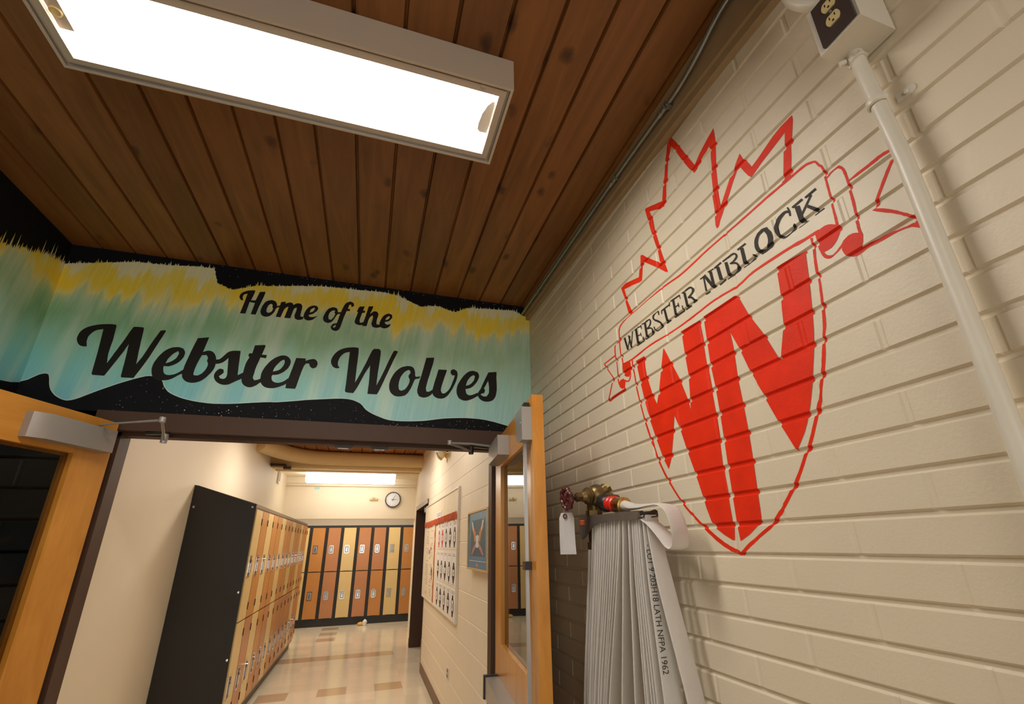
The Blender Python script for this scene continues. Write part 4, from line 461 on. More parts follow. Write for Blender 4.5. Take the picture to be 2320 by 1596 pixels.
 'shield_outline': [[[(1650,2253),(1651,2249),(1641,2245),(1640,2249)]],[[(1651,2249),(1652,2243),(1642,2239),(1641,2245)]],[[(1652,2243),(1652,2235),(1642,2232),(1642,2239)]],[[(1652,2235),(1652,2226),(1642,2223),(1642,2232)]],[[(1652,2226),(1650,2214),(1641,2211),(1642,2223)]],[[(1650,2214),(1648,2200),(1638,2197),(1641,2211)]],[[(1648,2200),(1645,2185),(1636,2183),(1638,2197)]],[[(1645,2185),(1644,2172),(1634,2170),(1636,2183)]],[[(1644,2172),(1643,2160),(1633,2158),(1634,2170)]],[[(1643,2160),(1642,2150),(1633,2147),(1633,2158)]],[[(1642,2150),(1642,2139),(1632,2136),(1633,2147)]],[[(1642,2139),(1640,2125),(1631,2123),(1632,2136)]],[[(1640,2125),(1638,2108),(1628,2107),(1631,2123)]],[[(1638,2108),(1634,2090),(1624,2088),(1628,2107)]],[[(1634,2090),(1630,2071),(1621,2070),(1624,2088)]],[[(1630,2071),(1626,2054),(1617,2052),(1621,2070)]],[[(1626,2054),(1622,2037),(1613,2036),(1617,2052)]],[[(1622,2037),(1619,2022),(1609,2021),(1613,2036)]],[[(1619,2022),(1615,2007),(1606,2006),(1609,2021)]],[[(1615,2007),(1612,1995),(1603,1994),(1606,2006)]],[[(1612,1995),(1610,1988),(1601,1987),(1603,1994)]],[[(1610,1988),(1610,1983),(1600,1982),(1601,1987)]],[[(1610,1983),(1608,1977),(1598,1977),(1600,1982)]],[[(1608,1977),(1605,1966),(1594,1965),(1598,1977)]],[[(1605,1966),(1599,1946),(1588,1945),(1594,1965)]],[[(1599,1946),(1591,1920),(1579,1920),(1588,1945)]],[[(1591,1920),(1582,1895),(1571,1894),(1579,1920)]],[[(1582,1895),(1575,1874),(1563,1874),(1571,1894)]],[[(1575,1874),(1570,1861),(1558,1861),(1563,1874)]],[[(1570,1861),(1566,1851),(1554,1851),(1558,1861)]],[[(1566,1851),(1562,1843),(1550,1843),(1554,1851)]],[[(1562,1843),(1558,1834),(1547,1834),(1550,1843)]],[[(1558,1834),(1555,1826),(1544,1825),(1547,1834)]],[[(1555,1826),(1553,1818),(1542,1818),(1544,1825)]],[[(1553,1818),(1550,1808),(1539,1809),(1542,1818)]],[[(1550,1808),(1545,1796),(1534,1796),(1539,1809)]],[[(1545,1796),(1537,1779),(1526,1780),(1534,1796)]],[[(1537,1779),(1526,1759),(1516,1760),(1526,1780)]],[[(1526,1759),(1515,1738),(1504,1739),(1516,1760)]],[[(1515,1738),(1501,1715),(1491,1717),(1504,1739)]],[[(1501,1715),(1484,1692),(1474,1694),(1491,1717)]],[[(1484,1692),(1465,1666),(1456,1668),(1474,1694)]],[[(1465,1666),(1446,1642),(1437,1644),(1456,1668)]],[[(1446,1642),(1428,1621),(1419,1624),(1437,1644)]],[[(1428,1621),(1411,1603),(1402,1606),(1419,1624)]],[[(1411,1603),(1394,1587),(1385,1591),(1402,1606)]],[[(1394,1587),(1378,1573),(1368,1578),(1385,1591)]],[[(1378,1573),(1364,1562),(1354,1566),(1368,1578)]],[[(1364,1562),(1353,1552),(1343,1557),(1354,1566)]],[[(1353,1552),(1344,1545),(1333,1550),(1343,1557)]],[[(1344,1545),(1335,1538),(1324,1544),(1333,1550)]],[[(1335,1538),(1325,1530),(1314,1537),(1324,1544)]],[[(1325,1530),(1314,1521),(1301,1528),(1314,1537)]],[[(1314,1521),(1301,1512),(1288,1519),(1301,1528)]],[[(1301,1512),(1288,1502),(1275,1510),(1288,1519)]],[[(1288,1502),(1276,1494),(1263,1503),(1275,1510)]],[[(1276,1494),(1265,1488),(1253,1497),(1263,1503)]],[[(1265,1488),(1255,1482),(1243,1491),(1253,1497)]],[[(1255,1482),(1245,1477),(1233,1487),(1243,1491)]],[[(1245,1477),(1235,1473),(1224,1482),(1233,1487)]],[[(1235,1473),(1225,1468),(1213,1478),(1224,1482)]],[[(1225,1468),(1215,1463),(1203,1474),(1213,1478)]],[[(1215,1463),(1205,1460),(1194,1470),(1203,1474)]],[[(1205,1460),(1198,1457),(1186,1467),(1194,1470)]],[[(1198,1457),(1194,1456),(1182,1464),(1186,1467)]],[[(1194,1456),(1192,1455),(1181,1461),(1182,1464)]],[[(1192,1455),(1190,1455),(1181,1460),(1181,1461)]],[[(1190,1455),(1188,1455),(1181,1458),(1181,1460)]],[[(735,2246),(735,2243),(728,2239),(727,2242)]],[[(735,2243),(735,2239),(728,2236),(728,2239)]],[[(735,2239),(735,2234),(729,2232),(728,2236)]],[[(735,2234),(735,2230),(729,2227),(729,2232)]],[[(735,2230),(735,2225),(729,2223),(729,2227)]],[[(735,2225),(735,2221),(729,2219),(729,2223)]],[[(735,2221),(735,2217),(728,2214),(729,2219)]],[[(735,2217),(736,2212),(728,2209),(728,2214)]],[[(736,2212),(737,2206),(729,2202),(728,2209)]],[[(737,2206),(738,2200),(730,2196),(729,2202)]],[[(738,2200),(739,2192),(732,2188),(730,2196)]],[[(739,2192),(740,2185),(733,2181),(732,2188)]],[[(740,2185),(742,2176),(734,2172),(733,2181)]],[[(742,2176),(743,2165),(735,2162),(734,2172)]],[[(743,2165),(744,2156),(736,2152),(735,2162)]],[[(744,2156),(745,2150),(737,2146),(736,2152)]],[[(745,2150),(743,2155),(739,2136),(737,2146)]],[[(743,2155),(738,2146),(745,2145),(739,2136)]],[[(738,2146),(742,2155),(741,2138),(745,2145)]],[[(742,2155),(745,2146),(738,2144),(741,2138)]],[[(745,2146),(744,2142),(738,2141),(738,2144)]],[[(744,2142),(744,2137),(738,2136),(738,2141)]],[[(744,2137),(743,2131),(738,2129),(738,2136)]],[[(743,2131),(744,2122),(738,2120),(738,2129)]],[[(744,2122),(745,2110),(739,2107),(738,2120)]],[[(745,2110),(748,2094),(741,2091),(739,2107)]],[[(748,2094),(750,2078),(743,2075),(741,2091)]],[[(750,2078),(752,2066),(745,2063),(743,2075)]],[[(752,2066),(753,2058),(745,2055),(745,2063)]],[[(753,2058),(754,2053),(746,2050),(745,2055)]],[[(754,2053),(755,2048),(746,2045),(746,2050)]],[[(755,2048),(756,2042),(747,2039),(746,2045)]],[[(756,2042),(757,2034),(749,2030),(747,2039)]],[[(757,2034),(759,2024),(750,2021),(749,2030)]],[[(759,2024),(761,2015),(752,2011),(750,2021)]],[[(761,2015),(763,2006),(754,2001),(752,2011)]],[[(763,2006),(765,1997),(757,1992),(754,2001)]],[[(765,1997),(768,1988),(761,1984),(757,1992)]],[[(768,1988),(771,1979),(764,1976),(761,1984)]],[[(771,1979),(773,1970),(767,1967),(764,1976)]],[[(773,1970),(776,1962),(769,1959),(767,1967)]],[[(776,1962),(778,1955),(770,1951),(769,1959)]],[[(778,1955),(781,1947),(772,1943),(770,1951)]],[[(781,1947),(784,1938),(774,1934),(772,1943)]],[[(784,1938),(787,1928),(777,1924),(774,1934)]],[[(787,1928),(791,1917),(781,1912),(777,1924)]],[[(791,1917),(794,1905),(785,1901),(781,1912)]],[[(794,1905),(798,1896),(788,1892),(785,1901)]],[[(798,1896),(800,1890),(791,1885),(788,1892)]],[[(800,1890),(802,1885),(794,1881),(791,1885)]],[[(802,1885),(804,1880),(796,1876),(794,1881)]],[[(804,1880),(807,1873),(799,1869),(796,1876)]],[[(807,1873),(811,1863),(803,1859),(799,1869)]],[[(811,1863),(816,1850),(808,1847),(803,1859)]],[[(816,1850),(821,1838),(812,1834),(808,1847)]],[[(821,1838),(826,1826),(817,1822),(812,1834)]],[[(826,1826),(831,1816),(822,1812),(817,1822)]],[[(831,1816),(836,1806),(827,1801),(822,1812)]],[[(836,1806),(841,1797),(832,1792),(827,1801)]],[[(841,1797),(844,1791),(835,1787),(832,1792)]],[[(844,1791),(834,1798),(844,1780),(835,1787)]],[[(834,1798),(833,1791),(842,1795),(844,1780)]],[[(833,1791),(831,1795),(840,1799),(842,1795)]],[[(831,1795),(831,1807),(839,1789),(840,1799)]],[[(831,1807),(841,1797),(832,1793),(839,1789)]],[[(841,1797),(843,1792),(835,1788),(832,1793)]],[[(843,1792),(847,1785),(838,1781),(835,1788)]],[[(847,1785),(852,1776),(843,1772),(838,1781)]],[[(852,1776),(859,1764),(850,1760),(843,1772)]],[[(859,1764),(867,1749),(858,1745),(850,1760)]],[[(867,1749),(876,1735),(867,1730),(858,1745)]],[[(876,1735),(883,1723),(874,1719),(867,1730)]],[[(883,1723),(888,1717),(879,1711),(874,1719)]],[[(888,1717),(891,1713),(883,1707),(879,1711)]],[[(891,1713),(895,1710),(887,1704),(883,1707)]],[[(895,1710),(899,1704),(891,1699),(887,1704)]],[[(899,1704),(905,1695),(897,1691),(891,1699)]],[[(905,1695),(912,1685),(903,1681),(897,1691)]],[[(912,1685),(919,1675),(910,1671),(903,1681)]],[[(919,1675),(926,1665),(917,1661),(910,1671)]],[[(926,1665),(933,1656),(924,1652),(917,1661)]],[[(933,1656),(940,1648),(930,1643),(924,1652)]],[[(940,1648),(947,1639),(937,1635),(930,1643)]],[[(947,1639),(955,1630),(946,1625),(937,1635)]],[[(955,1630),(965,1620),(956,1614),(946,1625)]],[[(965,1620),(976,1608),(967,1603),(956,1614)]],[[(976,1608),(988,1596),(978,1591),(967,1603)]],[[(988,1596),(1000,1585),(990,1579),(978,1591)]],[[(1000,1585),(1012,1573),(1002,1568),(990,1579)]],[[(1012,1573),(1024,1562),(1014,1556),(1002,1568)]],[[(1024,1562),(1036,1551),(1027,1545),(1014,1556)]],[[(1036,1551),(1049,1541),(1041,1535),(1027,1545)]],[[(1049,1541),(1062,1532),(1055,1525),(1041,1535)]],[[(1062,1532),(1076,1525),(1069,1518),(1055,1525)]],[[(1076,1525),(1090,1518),(1083,1511),(1069,1518)]],[[(1090,1518),(1103,1511),(1097,1504),(1083,1511)]],[[(1103,1511),(1115,1504),(1109,1497),(1097,1504)]],[[(1115,1504),(1127,1498),(1120,1491),(1109,1497)]],[[(1127,1498),(1138,1493),(1130,1485),(1120,1491)]],[[(1138,1493),(1149,1487),(1140,1480),(1130,1485)]],[[(1149,1487),(1160,1480),(1151,1473),(1140,1480)]],[[(1160,1480),(1171,1472),(1163,1466),(1151,1473)]],[[(1171,1472),(1181,1466),(1172,1459),(1163,1466)]],[[(1181,1466),(1188,1461),(1180,1455),(1172,1459)]]],
 'painted_letter_w': [[[(1617,2237),(1551,2234),(1553,2182),(1548,2141),(1527,2062),(1503,2009),(1477,2060),(1443,2146),(1415,2216),(1381,2141),(1344,2061),(1315,1971),(1309,1929),(1298,2003),(1292,2060),(1295,2143),(1295,2219),(1299,2232),(1194,2227),(1191,2155),(1192,2076),(1189,1968),(1187,1888),(1188,1853),(1190,1816),(1196,1716),(1195,1646),(1195,1580),(1194,1541),(1201,1498),(1207,1498),(1239,1513),(1271,1533),(1289,1556),(1304,1599),(1310,1629),(1334,1716),(1357,1790),(1383,1885),(1404,1936),(1429,1857),(1454,1789),(1480,1750),(1505,1794),(1538,1884),(1568,1971),(1588,2063),(1601,2135)]]],
 'painted_letter_n': [[[(1170,2230),(1019,2229),(1005,2218),(978,2138),(939,2054),(909,1969),(904,1966),(898,1985),(871,2057),(865,2102),(858,2141),(852,2217),(851,2229),(822,2228),(757,2223),(757,2212),(766,2140),(779,2058),(790,2000),(800,1960),(832,1863),(850,1818),(870,1778),(885,1754),(919,1713),(940,1764),(957,1803),(983,1874),(986,1890),(1013,1957),(1042,2059),(1065,2123),(1063,2071),(1065,2034),(1069,1962),(1067,1877),(1067,1823),(1067,1789),(1071,1702),(1076,1628),(1080,1558),(1085,1545),(1109,1529),(1137,1512),(1176,1495),(1178,1537),(1177,1617),(1175,1700),(1172,1785),(1170,1871),(1170,1970),(1175,2054),(1172,2159)]]],
 'painted_word': [[[(1698,2386),(1679,2316),(1664,2313),(1683,2382)]],[[(1670,2311),(1638,2365),(1645,2368),(1677,2314)]],[[(1659,2377),(1647,2315),(1634,2311),(1646,2373)]],[[(1639,2309),(1615,2379),(1622,2382),(1646,2312)]],[[(1709,2380),(1668,2381),(1671,2385),(1713,2385)]],[[(1637,2381),(1607,2378),(1610,2383),(1640,2385)]],[[(1598,2382),(1593,2306),(1577,2301),(1581,2376)]],[[(1604,2378),(1545,2372),(1549,2378),(1608,2384)]],[[(1552,2379),(1550,2360),(1544,2358),(1547,2378)]],[[(1583,2338),(1556,2336),(1559,2341),(1586,2343)]],[[(1566,2350),(1561,2329),(1556,2328),(1561,2348)]],[[(1605,2302),(1546,2301),(1550,2307),(1609,2308)]],[[(1546,2299),(1539,2318),(1545,2321),(1552,2302)]],[[(1525,2376),(1522,2306),(1507,2301),(1510,2370)]],[[(1540,2374),(1503,2370),(1506,2375),(1543,2380)]],[[(1510,2371),(1505,2371),(1509,2378),(1514,2378)]],[[(1505,2371),(1497,2371),(1501,2378),(1509,2378)]],[[(1497,2371),(1490,2371),(1493,2377),(1501,2378)]],[[(1490,2371),(1485,2370),(1486,2376),(1493,2377)]],[[(1485,2370),(1484,2369),(1479,2373),(1486,2376)]],[[(1484,2369),(1483,2368),(1475,2368),(1479,2373)]],[[(1483,2368),(1482,2366),(1473,2363),(1475,2368)]],[[(1482,2366),(1482,2363),(1472,2359),(1473,2363)]],[[(1482,2363),(1483,2360),(1473,2355),(1472,2359)]],[[(1483,2360),(1484,2356),(1475,2351),(1473,2355)]],[[(1484,2356),(1487,2352),(1478,2346),(1475,2351)]],[[(1487,2352),(1490,2349),(1482,2343),(1478,2346)]],[[(1490,2349),(1494,2347),(1488,2341),(1482,2343)]],[[(1494,2347),(1500,2346),(1495,2340),(1488,2341)]],[[(1500,2346),(1506,2345),(1501,2339),(1495,2340)]],[[(1506,2345),(1510,2344),(1506,2338),(1501,2339)]],[[(1504,2336),(1500,2335),(1502,2341),(1506,2342)]],[[(1500,2335),(1493,2334),(1495,2340),(1502,2341)]],[[(1493,2334),(1487,2332),(1487,2338),(1495,2340)]],[[(1487,2332),(1483,2330),(1480,2335),(1487,2338)]],[[(1483,2330),(1480,2328),(1474,2330),(1480,2335)]],[[(1480,2328),(1477,2325),(1469,2325),(1474,2330)]],[[(1477,2325),(1476,2321),(1466,2320),(1469,2325)]],[[(1476,2321),(1475,2318),(1465,2315),(1466,2320)]],[[(1475,2318),(1475,2316),(1465,2310),(1465,2315)]],[[(1475,2316),(1477,2313),(1468,2307),(1465,2310)]],[[(1477,2313),(1480,2310),(1471,2303),(1468,2307)]],[[(1480,2310),(1483,2308),(1476,2301),(1471,2303)]],[[(1483,2308),(1488,2306),(1482,2299),(1476,2301)]],[[(1488,2306),(1494,2305),(1489,2298),(1482,2299)]],[[(1494,2305),(1501,2304),(1497,2298),(1489,2298)]],[[(1501,2304),(1508,2304),(1505,2298),(1497,2298)]],[[(1508,2304),(1516,2305),(1513,2299),(1505,2298)]],[[(1516,2305),(1524,2306),(1522,2301),(1513,2299)]],[[(1524,2306),(1532,2308),(1530,2302),(1522,2301)]],[[(1532,2308),(1537,2309),(1535,2303),(1530,2302)]],[[(1414,2360),(1413,2363),(1420,2366),(1420,2363)]],[[(1413,2363),(1412,2367),(1419,2371),(1420,2366)]],[[(1412,2367),(1412,2373),(1419,2375),(1419,2371)]],[[(1412,2373),(1414,2378),(1420,2376),(1419,2375)]],[[(1414,2378),(1421,2382),(1420,2376),(1420,2376)]],[[(1421,2382),(1428,2383),(1424,2377),(1420,2376)]],[[(1428,2383),(1434,2384),(1430,2377),(1424,2377)]],[[(1434,2384),(1440,2384),(1435,2376),(1430,2377)]],[[(1440,2384),(1446,2383),(1439,2375),(1435,2376)]],[[(1446,2383),(1451,2382),(1443,2374),(1439,2375)]],[[(1451,2382),(1456,2379),(1447,2372),(1443,2374)]],[[(1456,2379),(1459,2376),(1449,2370),(1447,2372)]],[[(1459,2376),(1461,2372),(1450,2367),(1449,2370)]],[[(1461,2372),(1461,2368),(1450,2364),(1450,2367)]],[[(1461,2368),(1459,2362),(1449,2361),(1450,2364)]],[[(1459,2362),(1456,2357),(1447,2358),(1449,2361)]],[[(1456,2357),(1450,2351),(1443,2354),(1447,2358)]],[[(1450,2351),(1444,2345),(1438,2350),(1443,2354)]],[[(1444,2345),(1437,2340),(1431,2346),(1438,2350)]],[[(1437,2340),(1432,2336),(1425,2341),(1431,2346)]],[[(1432,2336),(1426,2331),(1419,2336),(1425,2341)]],[[(1426,2331),(1421,2327),(1413,2331),(1419,2336)]],[[(1421,2327),(1416,2323),(1408,2325),(1413,2331)]],[[(1416,2323),(1414,2320),(1403,2320),(1408,2325)]],[[(1414,2320),(1412,2317),(1401,2314),(1403,2320)]],[[(1412,2317),(1412,2314),(1401,2310),(1401,2314)]],[[(1412,2314),(1412,2311),(1402,2306),(1401,2310)]],[[(1412,2311),(1413,2309),(1404,2302),(1402,2306)]],[[(1413,2309),(1416,2308),(1408,2300),(1404,2302)]],[[(1416,2308),(1420,2307),(1413,2299),(1408,2300)]],[[(1420,2307),(1424,2306),(1419,2298),(1413,2299)]],[[(1424,2306),(1429,2305),(1425,2298),(1419,2298)]],[[(1429,2305),(1435,2305),(1431,2298),(1425,2298)]],[[(1435,2305),(1442,2306),(1439,2300),(1431,2298)]],[[(1442,2306),(1448,2306),(1446,2301),(1439,2300)]],[[(1448,2306),(1453,2307),(1450,2302),(1446,2301)]],[[(1462,2328),(1455,2305),(1448,2304),(1455,2327)]],[[(1424,2384),(1416,2359),(1412,2358),(1419,2383)]],[[(1383,2371),(1373,2306),(1360,2303),(1370,2366)]],[[(1393,2365),(1337,2365),(1340,2371),(1397,2371)]],[[(1398,2371),(1399,2356),(1393,2353),(1392,2368)]],[[(1343,2380),(1343,2361),(1338,2359),(1338,2378)]],[[(1379,2303),(1349,2304),(1353,2309),(1383,2309)]],[[(1322,2377),(1318,2305),(1305,2300),(1309,2371)]],[[(1331,2374),(1272,2370),(1275,2376),(1334,2381)]],[[(1278,2377),(1276,2359),(1272,2357),(1274,2375)]],[[(1311,2338),(1287,2337),(1290,2342),(1314,2343)]],[[(1293,2349),(1290,2330),(1285,2329),(1288,2348)]],[[(1327,2303),(1266,2302),(1269,2308),(1331,2309)]],[[(1265,2305),(1267,2326),(1272,2327),(1270,2306)]],[[(1253,2371),(1247,2305),(1234,2301),(1240,2366)]],[[(1260,2371),(1230,2369),(1232,2374),(1263,2376)]],[[(1236,2369),(1231,2369),(1235,2376),(1240,2376)]],[[(1231,2369),(1224,2369),(1227,2376),(1235,2376)]],[[(1224,2369),(1216,2368),(1219,2376),(1227,2376)]],[[(1216,2368),(1211,2367),(1212,2374),(1219,2376)]],[[(1211,2367),(1209,2365),(1206,2371),(1212,2374)]],[[(1209,2365),(1207,2363),(1201,2366),(1206,2371)]],[[(1207,2363),(1206,2361),(1197,2361),(1201,2366)]],[[(1206,2361),(1205,2359),(1195,2357),(1197,2361)]],[[(1205,2359),(1205,2357),(1194,2352),(1195,2357)]],[[(1205,2357),(1205,2354),(1195,2348),(1194,2352)]],[[(1205,2354),(1206,2351),(1197,2344),(1195,2348)]],[[(1206,2351),(1208,2349),(1201,2341),(1197,2344)]],[[(1208,2349),(1213,2346),(1207,2339),(1201,2341)]],[[(1213,2346),(1221,2344),(1215,2337),(1207,2339)]],[[(1221,2344),(1228,2342),(1224,2336),(1215,2337)]],[[(1228,2342),(1233,2341),(1229,2335),(1224,2336)]],[[(1231,2336),(1228,2334),(1228,2341),(1231,2342)]],[[(1228,2334),(1223,2332),(1223,2339),(1228,2341)]],[[(1223,2332),(1219,2330),(1217,2337),(1223,2339)]],[[(1219,2330),(1216,2328),(1211,2333),(1217,2337)]],[[(1216,2328),(1213,2324),(1205,2326),(1211,2333)]],[[(1213,2324),(1209,2318),(1200,2320),(1205,2326)]],[[(1209,2318),(1205,2312),(1196,2313),(1200,2320)]],[[(1205,2312),(1202,2307),(1193,2309),(1196,2313)]],[[(1212,2306),(1190,2307),(1193,2312),(1214,2310)]],[[(1258,2301),(1225,2301),(1227,2307),(1261,2307)]]],
 'painted_word2': [[[(1140,2371),(1139,2314),(1131,2311),(1133,2368)]],[[(1153,2368),(1124,2369),(1126,2374),(1156,2373)]],[[(1135,2369),(1132,2363),(1122,2364),(1125,2369)]],[[(1132,2363),(1129,2355),(1117,2356),(1122,2364)]],[[(1129,2355),(1125,2346),(1112,2347),(1117,2356)]],[[(1125,2346),(1121,2338),(1108,2338),(1112,2347)]],[[(1121,2338),(1116,2330),(1103,2329),(1108,2338)]],[[(1116,2330),(1112,2320),(1099,2320),(1103,2329)]],[[(1112,2320),(1108,2312),(1096,2312),(1099,2320)]],[[(1108,2312),(1105,2306),(1094,2306),(1096,2312)]],[[(1107,2373),(1102,2309),(1090,2305),(1094,2367)]],[[(1112,2372),(1083,2368),(1085,2373),(1114,2377)]],[[(1146,2304),(1123,2303),(1125,2308),(1148,2309)]],[[(1072,2368),(1067,2315),(1052,2310),(1058,2363)]],[[(1079,2366),(1045,2368),(1048,2375),(1082,2373)]],[[(1076,2301),(1044,2304),(1047,2309),(1078,2307)]],[[(1033,2362),(1029,2307),(1016,2303),(1020,2357)]],[[(1038,2367),(1012,2367),(1015,2373),(1041,2373)]],[[(1015,2366),(1010,2366),(1013,2373),(1018,2373)]],[[(1010,2366),(1004,2366),(1007,2373),(1013,2373)]],[[(1004,2366),(998,2366),(1000,2373),(1007,2373)]],[[(998,2366),(993,2365),(994,2372),(1000,2373)]],[[(993,2365),(989,2364),(989,2371),(994,2372)]],[[(989,2364),(986,2362),(985,2368),(989,2371)]],[[(986,2362),(984,2361),(981,2365),(985,2368)]],[[(984,2361),(983,2359),(978,2361),(981,2365)]],[[(983,2359),(983,2358),(976,2356),(978,2361)]],[[(983,2358),(983,2356),(975,2352),(976,2356)]],[[(983,2356),(983,2354),(976,2348),(975,2352)]],[[(983,2354),(984,2352),(978,2345),(976,2348)]],[[(984,2352),(987,2350),(981,2343),(978,2345)]],[[(987,2350),(990,2349),(985,2341),(981,2343)]],[[(990,2349),(994,2347),(990,2341),(985,2341)]],[[(994,2347),(998,2346),(994,2340),(990,2341)]],[[(998,2346),(1002,2346),(999,2340),(994,2340)]],[[(1002,2346),(1005,2346),(1003,2340),(999,2340)]],[[(1005,2346),(1009,2346),(1007,2340),(1003,2340)]],[[(1009,2346),(1012,2346),(1010,2341),(1007,2340)]],[[(1009,2340),(1005,2338),(1005,2343),(1009,2345)]],[[(1005,2338),(999,2335),(999,2341),(1005,2343)]],[[(999,2335),(993,2332),(992,2338),(999,2341)]],[[(993,2332),(990,2329),(987,2335),(992,2338)]],[[(990,2329),(987,2327),(982,2330),(987,2335)]],[[(987,2327),(985,2323),(979,2325),(982,2330)]],[[(985,2323),(984,2320),(976,2320),(979,2325)]],[[(984,2320),(984,2318),(975,2315),(976,2320)]],[[(984,2318),(984,2316),(975,2311),(975,2315)]],[[(984,2316),(985,2314),(977,2307),(975,2311)]],[[(985,2314),(986,2312),(979,2304),(977,2307)]],[[(986,2312),(989,2310),(982,2302),(979,2304)]],[[(989,2310),(992,2309),(986,2300),(982,2302)]],[[(992,2309),(996,2308),(991,2299),(986,2300)]],[[(996,2308),(1000,2307),(996,2298),(991,2299)]],[[(1000,2307),(1005,2306),(1001,2298),(996,2298)]],[[(1005,2306),(1010,2306),(1007,2298),(1001,2298)]],[[(1010,2306),(1016,2306),(1014,2299),(1007,2298)]],[[(1016,2306),(1022,2307),(1020,2300),(1014,2299)]],[[(1022,2307),(1026,2307),(1024,2300),(1020,2300)]],[[(1038,2301),(1016,2300),(1018,2305),(1040,2305)]],[[(960,2368),(959,2309),(945,2303),(947,2362)]],[[(969,2366),(934,2366),(937,2373),(972,2373)]],[[(965,2298),(960,2297),(962,2304),(967,2304)]],[[(960,2297),(952,2296),(954,2303),(962,2304)]],[[(952,2296),(943,2295),(946,2303),(954,2303)]],[[(943,2295),(936,2295),(939,2303),(946,2303)]],[[(936,2295),(929,2297),(933,2304),(939,2303)]],[[(929,2297),(923,2299),(927,2306),(933,2304)]],[[(923,2299),(917,2301),(921,2308),(927,2306)]],[[(917,2301),(914,2302),(918,2309),(921,2308)]],[[(920,2316),(919,2315),(917,2318),(918,2319)]],[[(919,2315),(918,2313),(915,2316),(917,2318)]],[[(918,2313),(916,2311),(912,2314),(915,2316)]],[[(916,2311),(916,2311),(910,2311),(912,2314)]],[[(916,2311),(917,2311),(909,2308),(910,2311)]],[[(917,2311),(917,2310),(910,2306),(909,2308)]],[[(917,2310),(917,2309),(911,2304),(910,2306)]],[[(917,2309),(917,2308),(911,2303),(911,2304)]],[[(770,2345),(769,2347),(774,2351),(774,2348)]],[[(769,2347),(768,2350),(774,2354),(774,2351)]],[[(768,2350),(768,2354),(773,2356),(774,2354)]],[[(768,2354),(768,2358),(774,2358),(773,2356)]],[[(768,2358),(771,2363),(775,2359),(774,2358)]],[[(771,2363),(774,2367),(777,2361),(775,2359)]],[[(774,2367),(778,2371),(779,2363),(777,2361)]],[[(778,2371),(783,2373),(782,2364),(779,2363)]],[[(783,2373),(788,2374),(785,2364),(782,2364)]],[[(788,2374),(794,2374),(789,2363),(785,2364)]],[[(794,2374),(800,2373),(794,2361),(789,2363)]],[[(800,2373),(805,2372),(798,2359),(794,2361)]],[[(805,2372),(810,2370),(802,2357),(798,2359)]],[[(810,2370),(815,2367),(806,2353),(802,2357)]],[[(815,2367),(820,2364),(809,2349),(806,2353)]],[[(820,2364),(824,2360),(812,2346),(809,2349)]],[[(824,2360),(827,2357),(813,2343),(812,2346)]],[[(827,2357),(829,2353),(814,2341),(813,2343)]],[[(829,2353),(830,2349),(815,2339),(814,2341)]],[[(830,2349),(830,2343),(815,2336),(815,2339)]],[[(830,2343),(830,2337),(815,2332),(815,2336)]],[[(830,2337),(829,2330),(815,2326),(815,2332)]],[[(829,2330),(827,2322),(815,2321),(815,2326)]],[[(827,2322),(824,2315),(814,2317),(815,2321)]],[[(824,2315),(821,2309),(812,2313),(814,2317)]],[[(821,2309),(816,2304),(810,2310),(812,2313)]],[[(816,2304),(811,2299),(808,2307),(810,2310)]],[[(811,2299),(806,2296),(806,2305),(808,2307)]],[[(806,2296),(801,2294),(802,2303),(806,2305)]],[[(801,2294),(795,2294),(798,2303),(802,2303)]],[[(795,2294),(790,2294),(793,2303),(798,2303)]],[[(790,2294),(785,2295),(789,2303),(793,2303)]],[[(785,2295),(781,2296),(785,2304),(789,2303)]],[[(781,2296),(776,2298),(781,2306),(785,2304)]],[[(776,2298),(772,2300),(777,2307),(781,2306)]],[[(772,2300),(769,2302),(774,2309),(777,2307)]],[[(769,2302),(767,2305),(772,2311),(774,2309)]],[[(767,2305),(765,2309),(770,2314),(772,2311)]],[[(765,2309),(764,2312),(768,2316),(770,2314)]],[[(764,2312),(763,2314),(767,2318),(768,2316)]],[[(775,2379),(773,2359),(767,2357),(771,2377)]],[[(753,2363),(750,2307),(735,2301),(738,2356)]],[[(758,2362),(725,2363),(727,2371),(761,2369)]],[[(756,2294),(725,2294),(727,2301),(758,2300)]],[[(737,2322),(698,2357),(702,2363),(741,2328)]],[[(716,2361),(683,2362),(685,2370),(719,2368)]],[[(720,2334),(699,2303),(692,2310),(715,2340)]],[[(708,2296),(680,2298),(682,2305),(710,2303)]],[[(850,2368),(847,2359),(843,2351),(840,2343),(839,2335),(838,2328),(839,2321),(841,2315),(843,2310),(847,2305),(851,2301),(857,2297),(863,2295),(869,2295),(875,2295),(883,2297),(890,2298),(893,2303),(897,2309),(900,2314),(903,2320),(905,2328),(906,2336),(905,2343),(904,2350),(902,2356),(899,2361),(895,2365),(890,2369),(886,2372),(881,2373),(875,2374),(870,2375),(865,2374),(860,2372),(855,2370)],[(863,2363),(861,2358),(859,2353),(857,2348),(856,2343),(856,2336),(856,2330),(857,2324),(859,2318),(861,2315),(864,2312),(867,2310),(871,2308),(874,2308),(878,2309),(881,2310),(884,2312),(886,2314),(888,2317),(890,2320),(891,2323),(892,2328),(892,2333),(892,2337),(892,2341),(890,2346),(888,2351),(885,2355),(882,2359),(878,2361),(873,2362),(868,2362)]]],
